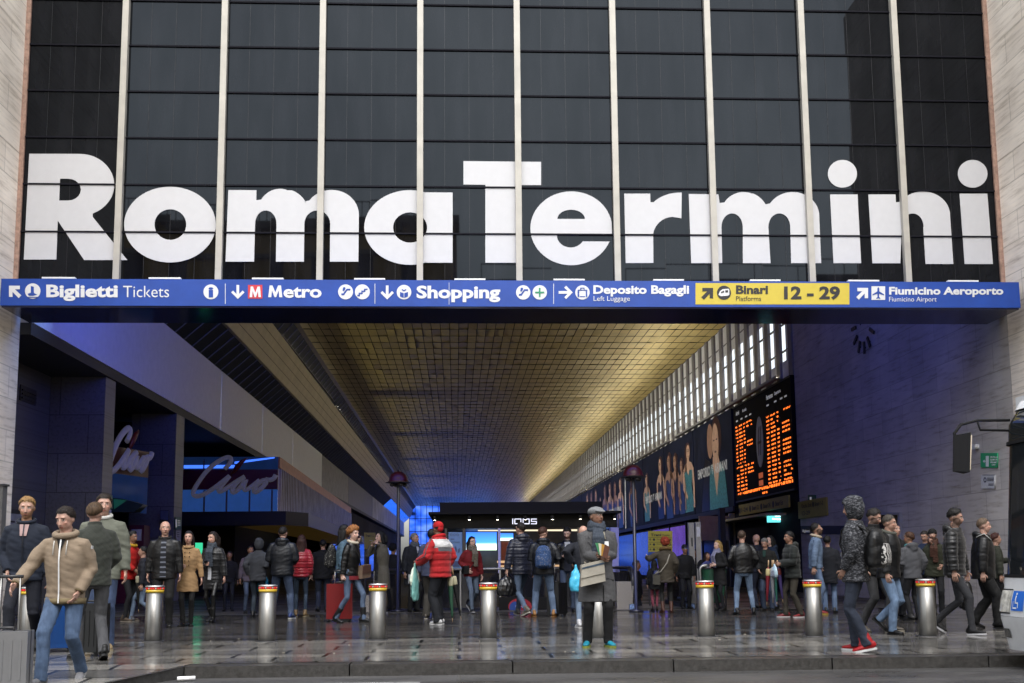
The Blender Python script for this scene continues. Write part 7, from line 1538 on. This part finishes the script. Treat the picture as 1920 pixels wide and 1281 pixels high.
person('man with cropped hair in a black leather jacket and pale jeans seen from behind', (1397, 1153), 995, 176, 'fair', ('crop', '#3a2c20'), ((.17, 0, 0, 0), (-.19, -.03, 0, 0)), hl=(.22, -.16, 1.0), hr=(.22, -.16, 1.0), head=(-20, 4), topc=dict(col='#101012', style='leather', hem=-.06, bulk=.016), bottom=('#5a80aa', 'denim', 'slim'), shoes=('#0c0c0e', '#0a0a0a'), near=True, build=1.08)
person('grey haired man in a dark jacket looking down beside the leather jacket man', (1441, 1146), 1010, -30, 'olive', ('short', '#5d5a58'), 'stand', hr=(.14, -.22, .98), hl='side', head=(-10, 28), lean=10, topc=dict(col='#12120f', hem=-.16, bulk=.018, shirt=('#1c4038', 'plain', .03, .04, .38)), bottom=('#1d3556', 'denim', 'regular'))
person('bald man behind the grey haired man looking down', (1425, 1141), 1002, 200, 'fair', ('bald', '#000000'), 'stand', topc=dict(col='#151a2c', hem=-.08, bulk=.01), bottom=('#182440', 'denim', 'regular'))
person('dark haired woman in a blue jacket beside the lit shop', (1452, 1142), 1005, -75, 'pale', ('long', '#0a0807'), 'stand', topc=dict(col='#16283f', hem=-.1, bulk=.012, hood='down'), bottom=('#4f5f8a', 'denim', 'slim'), woman=True)
def x_um(c):
    t = plastic_bag(c, 0, '#9ab0bc', 'stack of folded printed raincoats held out by the umbrella seller with red shoes', L=.26, w=.13, d=.05, dy=-.05, printed=('#b9c4d8', '#7a4a6a'))
    for q, (col, c2, lb) in enumerate((('#7a1626', '#cfc08a', 'dark red folded umbrella hanging from the seller with red shoes'), ('#8f9096', '#b9b9b4', 'grey folded umbrella hanging from the seller with red shoes'), ('#2f6f62', '#9fd0c0', 'teal folded umbrella hanging from the seller with red shoes'), ('#3d2f66', '#7a3030', 'violet folded umbrella hanging from the seller with red shoes'))): umbrella(c, 1, col, lb, L=.78-.05*(q % 2), tilt=(.03*q-.05, -.06+.05*q), c2=c2, off=(-.02+.06*(q % 2), -.06+.06*q-.08, .02))
    b = MB(); sh, el, wr, sg = c['arms'][1]; b.ell(c['P'](lerp(sh, el, .45)+V((-.085, 0, .0))), (.008, .024, .026), 12, 8); b.build('round_badge', cloth('#c8b8b8'), c['up'], local=True)
person('umbrella seller in a black padded jacket and dark red shoes facing left', (1490, 1158), 997, -84, 'brown', ('short', '#080606'), ((.10, .10, .0, 0), (-.10, -.14, 0, 0)), hl=(.10, -.30, 1.10), hr=(.10, -.28, 1.08), head=(0, 6), topc=dict(col='#0f1714', style='puffer_wide', hem=-.12, bulk=.03, hood='down'), bottom=('#3a352c', 'plain', 'regular'), shoes=('#7a1018', '#d0c8c8', 'laces'), near=True, extra=x_um, curl=(.9, .9))
def x_den(c): collar_ring(c, '#bfb09a', .092, .01, .032, 'fleece_collar'); 
person('bearded man in a blue denim jacket with a fleece collar gazing up', (1533, 1152), 981, 78, 'olive', ('crop', '#120c09'), 'stand', hl='pocket', hr=(.24, .06, .88), head=(4, -12), topc=dict(col='#4b6f98', style='denim', hem=-.06, bulk=.012), bottom=('#466a98', 'denim', 'regular'), shoes=('#8c1a20', '#b59a3a'), beard='#120c09', near=True, extra=x_den)
def x_zeb(c):
    hood_up(c, '#23262e', 'marl', '#0c0e14'); backpack(c, '#0b0b0d', 'nylon', None, 'black backpack with a zebra striped pocket on the hooded person', 1.15, panel=('#d9d6d2', 'zebra', '#0a0a0b'))
    b = MB()
    for q in range(5): b.obox(c['P'](c['axis'](.40-.075*q)+V((-c['sec'](.3)[0]*.0-.02+.0*q, -c['sec'](.40-.075*q)[1]-.014, 0))), V((.05, .0, 0)), V((0, .0, .022)), V((0, .003, 0)))
    b.build('white_print', cloth('#e4e4e8'), c['up'], local=True)
person('hooded person in a marled grey sweatshirt, ripped jeans and red high top shoes', (1611, 1222), 934, -128, 'olive', ('short', '#120c09'), ((.09, .13, .02, 12), (-.08, -.05, 0, 0)), hl='pocket', hr='pocket', head=(20, 12), lean=-2, topc=dict(col='#23262e', style='marl', c2='#0c0e14', hem=-.14, bulk=.016), bottom=('#1b2b45', 'denim', 'regular'), shoes=('#b00d18', '#e6e6e6', 'boot', 'laces'), near=True, extra=x_zeb)
person('dark haired man in a black jacket and charcoal trousers looking down behind the hooded person', (1643, 1184), 955, 40, 'olive', ('short', '#17120f'), 'stepL', hl='side', hr='side', head=(20, 26), topc=dict(col='#0d0d0f', hem=-.12, bulk=.014, collar='stand'), bottom=('#3c3c40', 'denim', 'regular'), shoes=('#6a6258', '#b0a898'), beard='#2a2320', near=True)
def x_wind(c): collar_ring(c, '#55564e', .09, .01, .030, 'hood_collar')
person('man in a black windbreaker and pale blue jeans walking right', (1672, 1190), 966, 42, 'olive', ('crop', '#3a342e'), ((.09, .22, .14, 42), (-.10, -.06, 0, 0)), hl=(.26, .05, .84), hr=(.28, -.12, .84), head=(18, 12), topc=dict(col='#0f1012', style='nylon', hem=-.10, bulk=.026, cuff='#55564e', zip='#202020'), bottom=('#5480ae', 'denim', 'regular'), shoes=('#0d0d0f', '#0a0a0a', 'laces'), near=True, extra=x_wind, build=1.05)
def x_teal(c): collar_ring(c, '#4f9a9c', .092, -.0, .030, 'hood_lining')
person('young man in a grey sweatshirt with a teal lined hood seen from behind', (1716, 1164), 998, 196, 'tan', ('short', '#3a2212'), 'stand', hl='hold', hr=(.22, -.06, .95), head=(30, 4), topc=dict(col='#54555a', hem=-.10, bulk=.016, hood='down'), bottom=('#0e0f14', 'plain', 'regular'), extra=x_teal)
person('man with clipped dark hair in a blue jacket looking down by the stone wall', (1742, 1152), 996, -28, 'olive', ('crop', '#1a1310'), 'stand', head=(-14, 22), topc=dict(col='#152848', hem=-.1, bulk=.012), bottom=('#10141c', 'plain', 'regular'))
def x_sm2(c): scarf(c, '#4a2a1c', tail=True); beanie(c, '#0a0a0b')
person('bearded man in a black hat and green jacket smoking by the stone wall', (1757, 1154), 993, -22, 'olive', ('crop', '#0b0908'), 'stand', hr=(.04, -.16, 1.47), hl='jpocket', head=(-8, 0), topc=dict(col='#2c2f1e', hem=-.14, bulk=.016), bottom=('#12141a', 'plain', 'regular'), beard='#0b0908', extra=x_sm2, curl=(.4, .9))
person('dark haired man in a black quilted down jacket and grey trousers walking right', (1797, 1190), 955, 52, 'olive', ('quiff', '#0e0a08'), ((.08, .30, .095, 34), (-.08, -.20, 0, -4)), hl=(.27, -.10, .80), hr=(.28, -.06, .80), head=(8, 14), topc=dict(col='#0b0b0e', style='puffer', hem=-.10, bulk=.022, hood='down'), bottom=('#3a3b40', 'plain', 'slim'), shoes=('#0d0d10', '#dcdce0', 'laces'), beard='#2b211b', near=True)
def x_bald2(c): t = backpack(c, '#0c0c0e', 'nylon', None, 'black backpack with a pale edge carried by the man with shaved head', .9, straps=False); t.location.z -= .62; t.location.x -= .16; t.location.y -= .30; b = MB(); b.tube([c['P'](c['Sc']+V((-.13, q, z))) for q, z in ((-.12, -.02), (-.02, .085), (.10, .03))], [(.02, .008)]*3, 8); b.build('pale_strap', cloth('#c8c8c4'), c['root'], local=True)
person('man with shaved head in a black jacket carrying a backpack, walking right', (1850, 1178), 972, 66, 'fair', ('crop', '#5a4a3c'), 'stepR', hl=(.26, -.10, .82), hr=(.28, .02, .80), head=(6, 4), topc=dict(col='#0c0c0e', style='nylon', hem=-.14, bulk=.026, hood='down'), bottom=('#0b0b0d', 'plain', 'loose'), shoes=('#0d0d0f', '#101010'), near=True, build=1.1, fat=.25, extra=x_bald2)
person('person in an olive green jacket half hidden behind the man with shaved head', (1872, 1160), 1000, 80, 'olive', ('short', '#3a1a12'), 'stand', hl=(.2, -.34, 1.2), topc=dict(col='#2b2e22', hem=-.12, bulk=.02), bottom=('#0e0f12', 'plain', 'regular'))
person('man holding a phone to his ear behind the man in the windbreaker', (1684, 1160), 982, 20, 'olive', ('crop', '#1a120d'), 'stand', hr='ear', topc=dict(col='#101114', hem=-.1, bulk=.012), bottom=('#10121a', 'plain', 'regular'), curl=(.3, .9))
person('dark haired man in a long navy coat and jeans turned away by the stone wall', (1557, 1150), 1005, 160, 'olive', ('short', '#0b0908'), 'stand', hl=(.24, -.24, 1.12), topc=dict(col='#0f131f', hem=-.26, bulk=.02, kind='coat'), bottom=('#4a70a0', 'denim', 'regular'))
person('person in black and pale jeans striding behind the bald man', (268, 1166), 1025, -80, 'olive', ('short', '#0b0908'), 'walkR', topc=dict(col='#0e1220', hem=-.1, bulk=.014), bottom=('#5c7da4', 'denim', 'slim'), shoes=('#55565c', '#c8c4bc'))
person('person seen from behind at the lit ticket machine left of the bald man', (286, 1152), 1030, 180, 'olive', ('long', '#0a0808'), 'stand', topc=dict(col='#0d1020', hem=-.14, bulk=.016), bottom=('#0e1018', 'plain', 'slim'), woman=True)
person('dim person in dark clothes under the gallery right of the puffer coat woman', (428, 1146), 1034, 10, 'tan', ('short', '#0b0908'), 'stand', topc=dict(col='#14121c', hem=-.1), bottom=('#151c30', 'denim', 'slim'))
person('dim person with a pink collar left of the person in the grey hood', (466, 1150), 1024, 30, 'tan', ('short', '#140d0a'), 'stand', topc=dict(col='#6a5f6c', hem=-.1, bulk=.01), bottom=('#3b557c', 'denim', 'slim'))
person('dark figure behind the kiosk glass', (917, 1136), 1028, 160, 'tan', ('short', '#0b0908'), 'stand', topc=dict(col='#15171c', hem=-.1, bulk=.02), bottom=('#10121a', 'plain', 'regular'), pos=(oY(917, 1100, 7.8).x, 7.8, 0), H=1.68) if False else None
person('dim person with curly hair in the dark between the older man and the lamp', (735, 1143), 1022, 150, 'tan', ('curly', '#0d0a08'), 'stand', topc=dict(col='#10121a', hem=-.1, bulk=.016), bottom=('#10121a', 'plain', 'regular'))
person('person in a dark coat standing behind the violet shirted person', (1308, 1139), 1030, -40, 'tan', ('short', '#0b0908'), 'stand', topc=dict(col='#0d0e14', hem=-.2, bulk=.02, kind='coat'), bottom=('#10121a', 'plain', 'regular'))
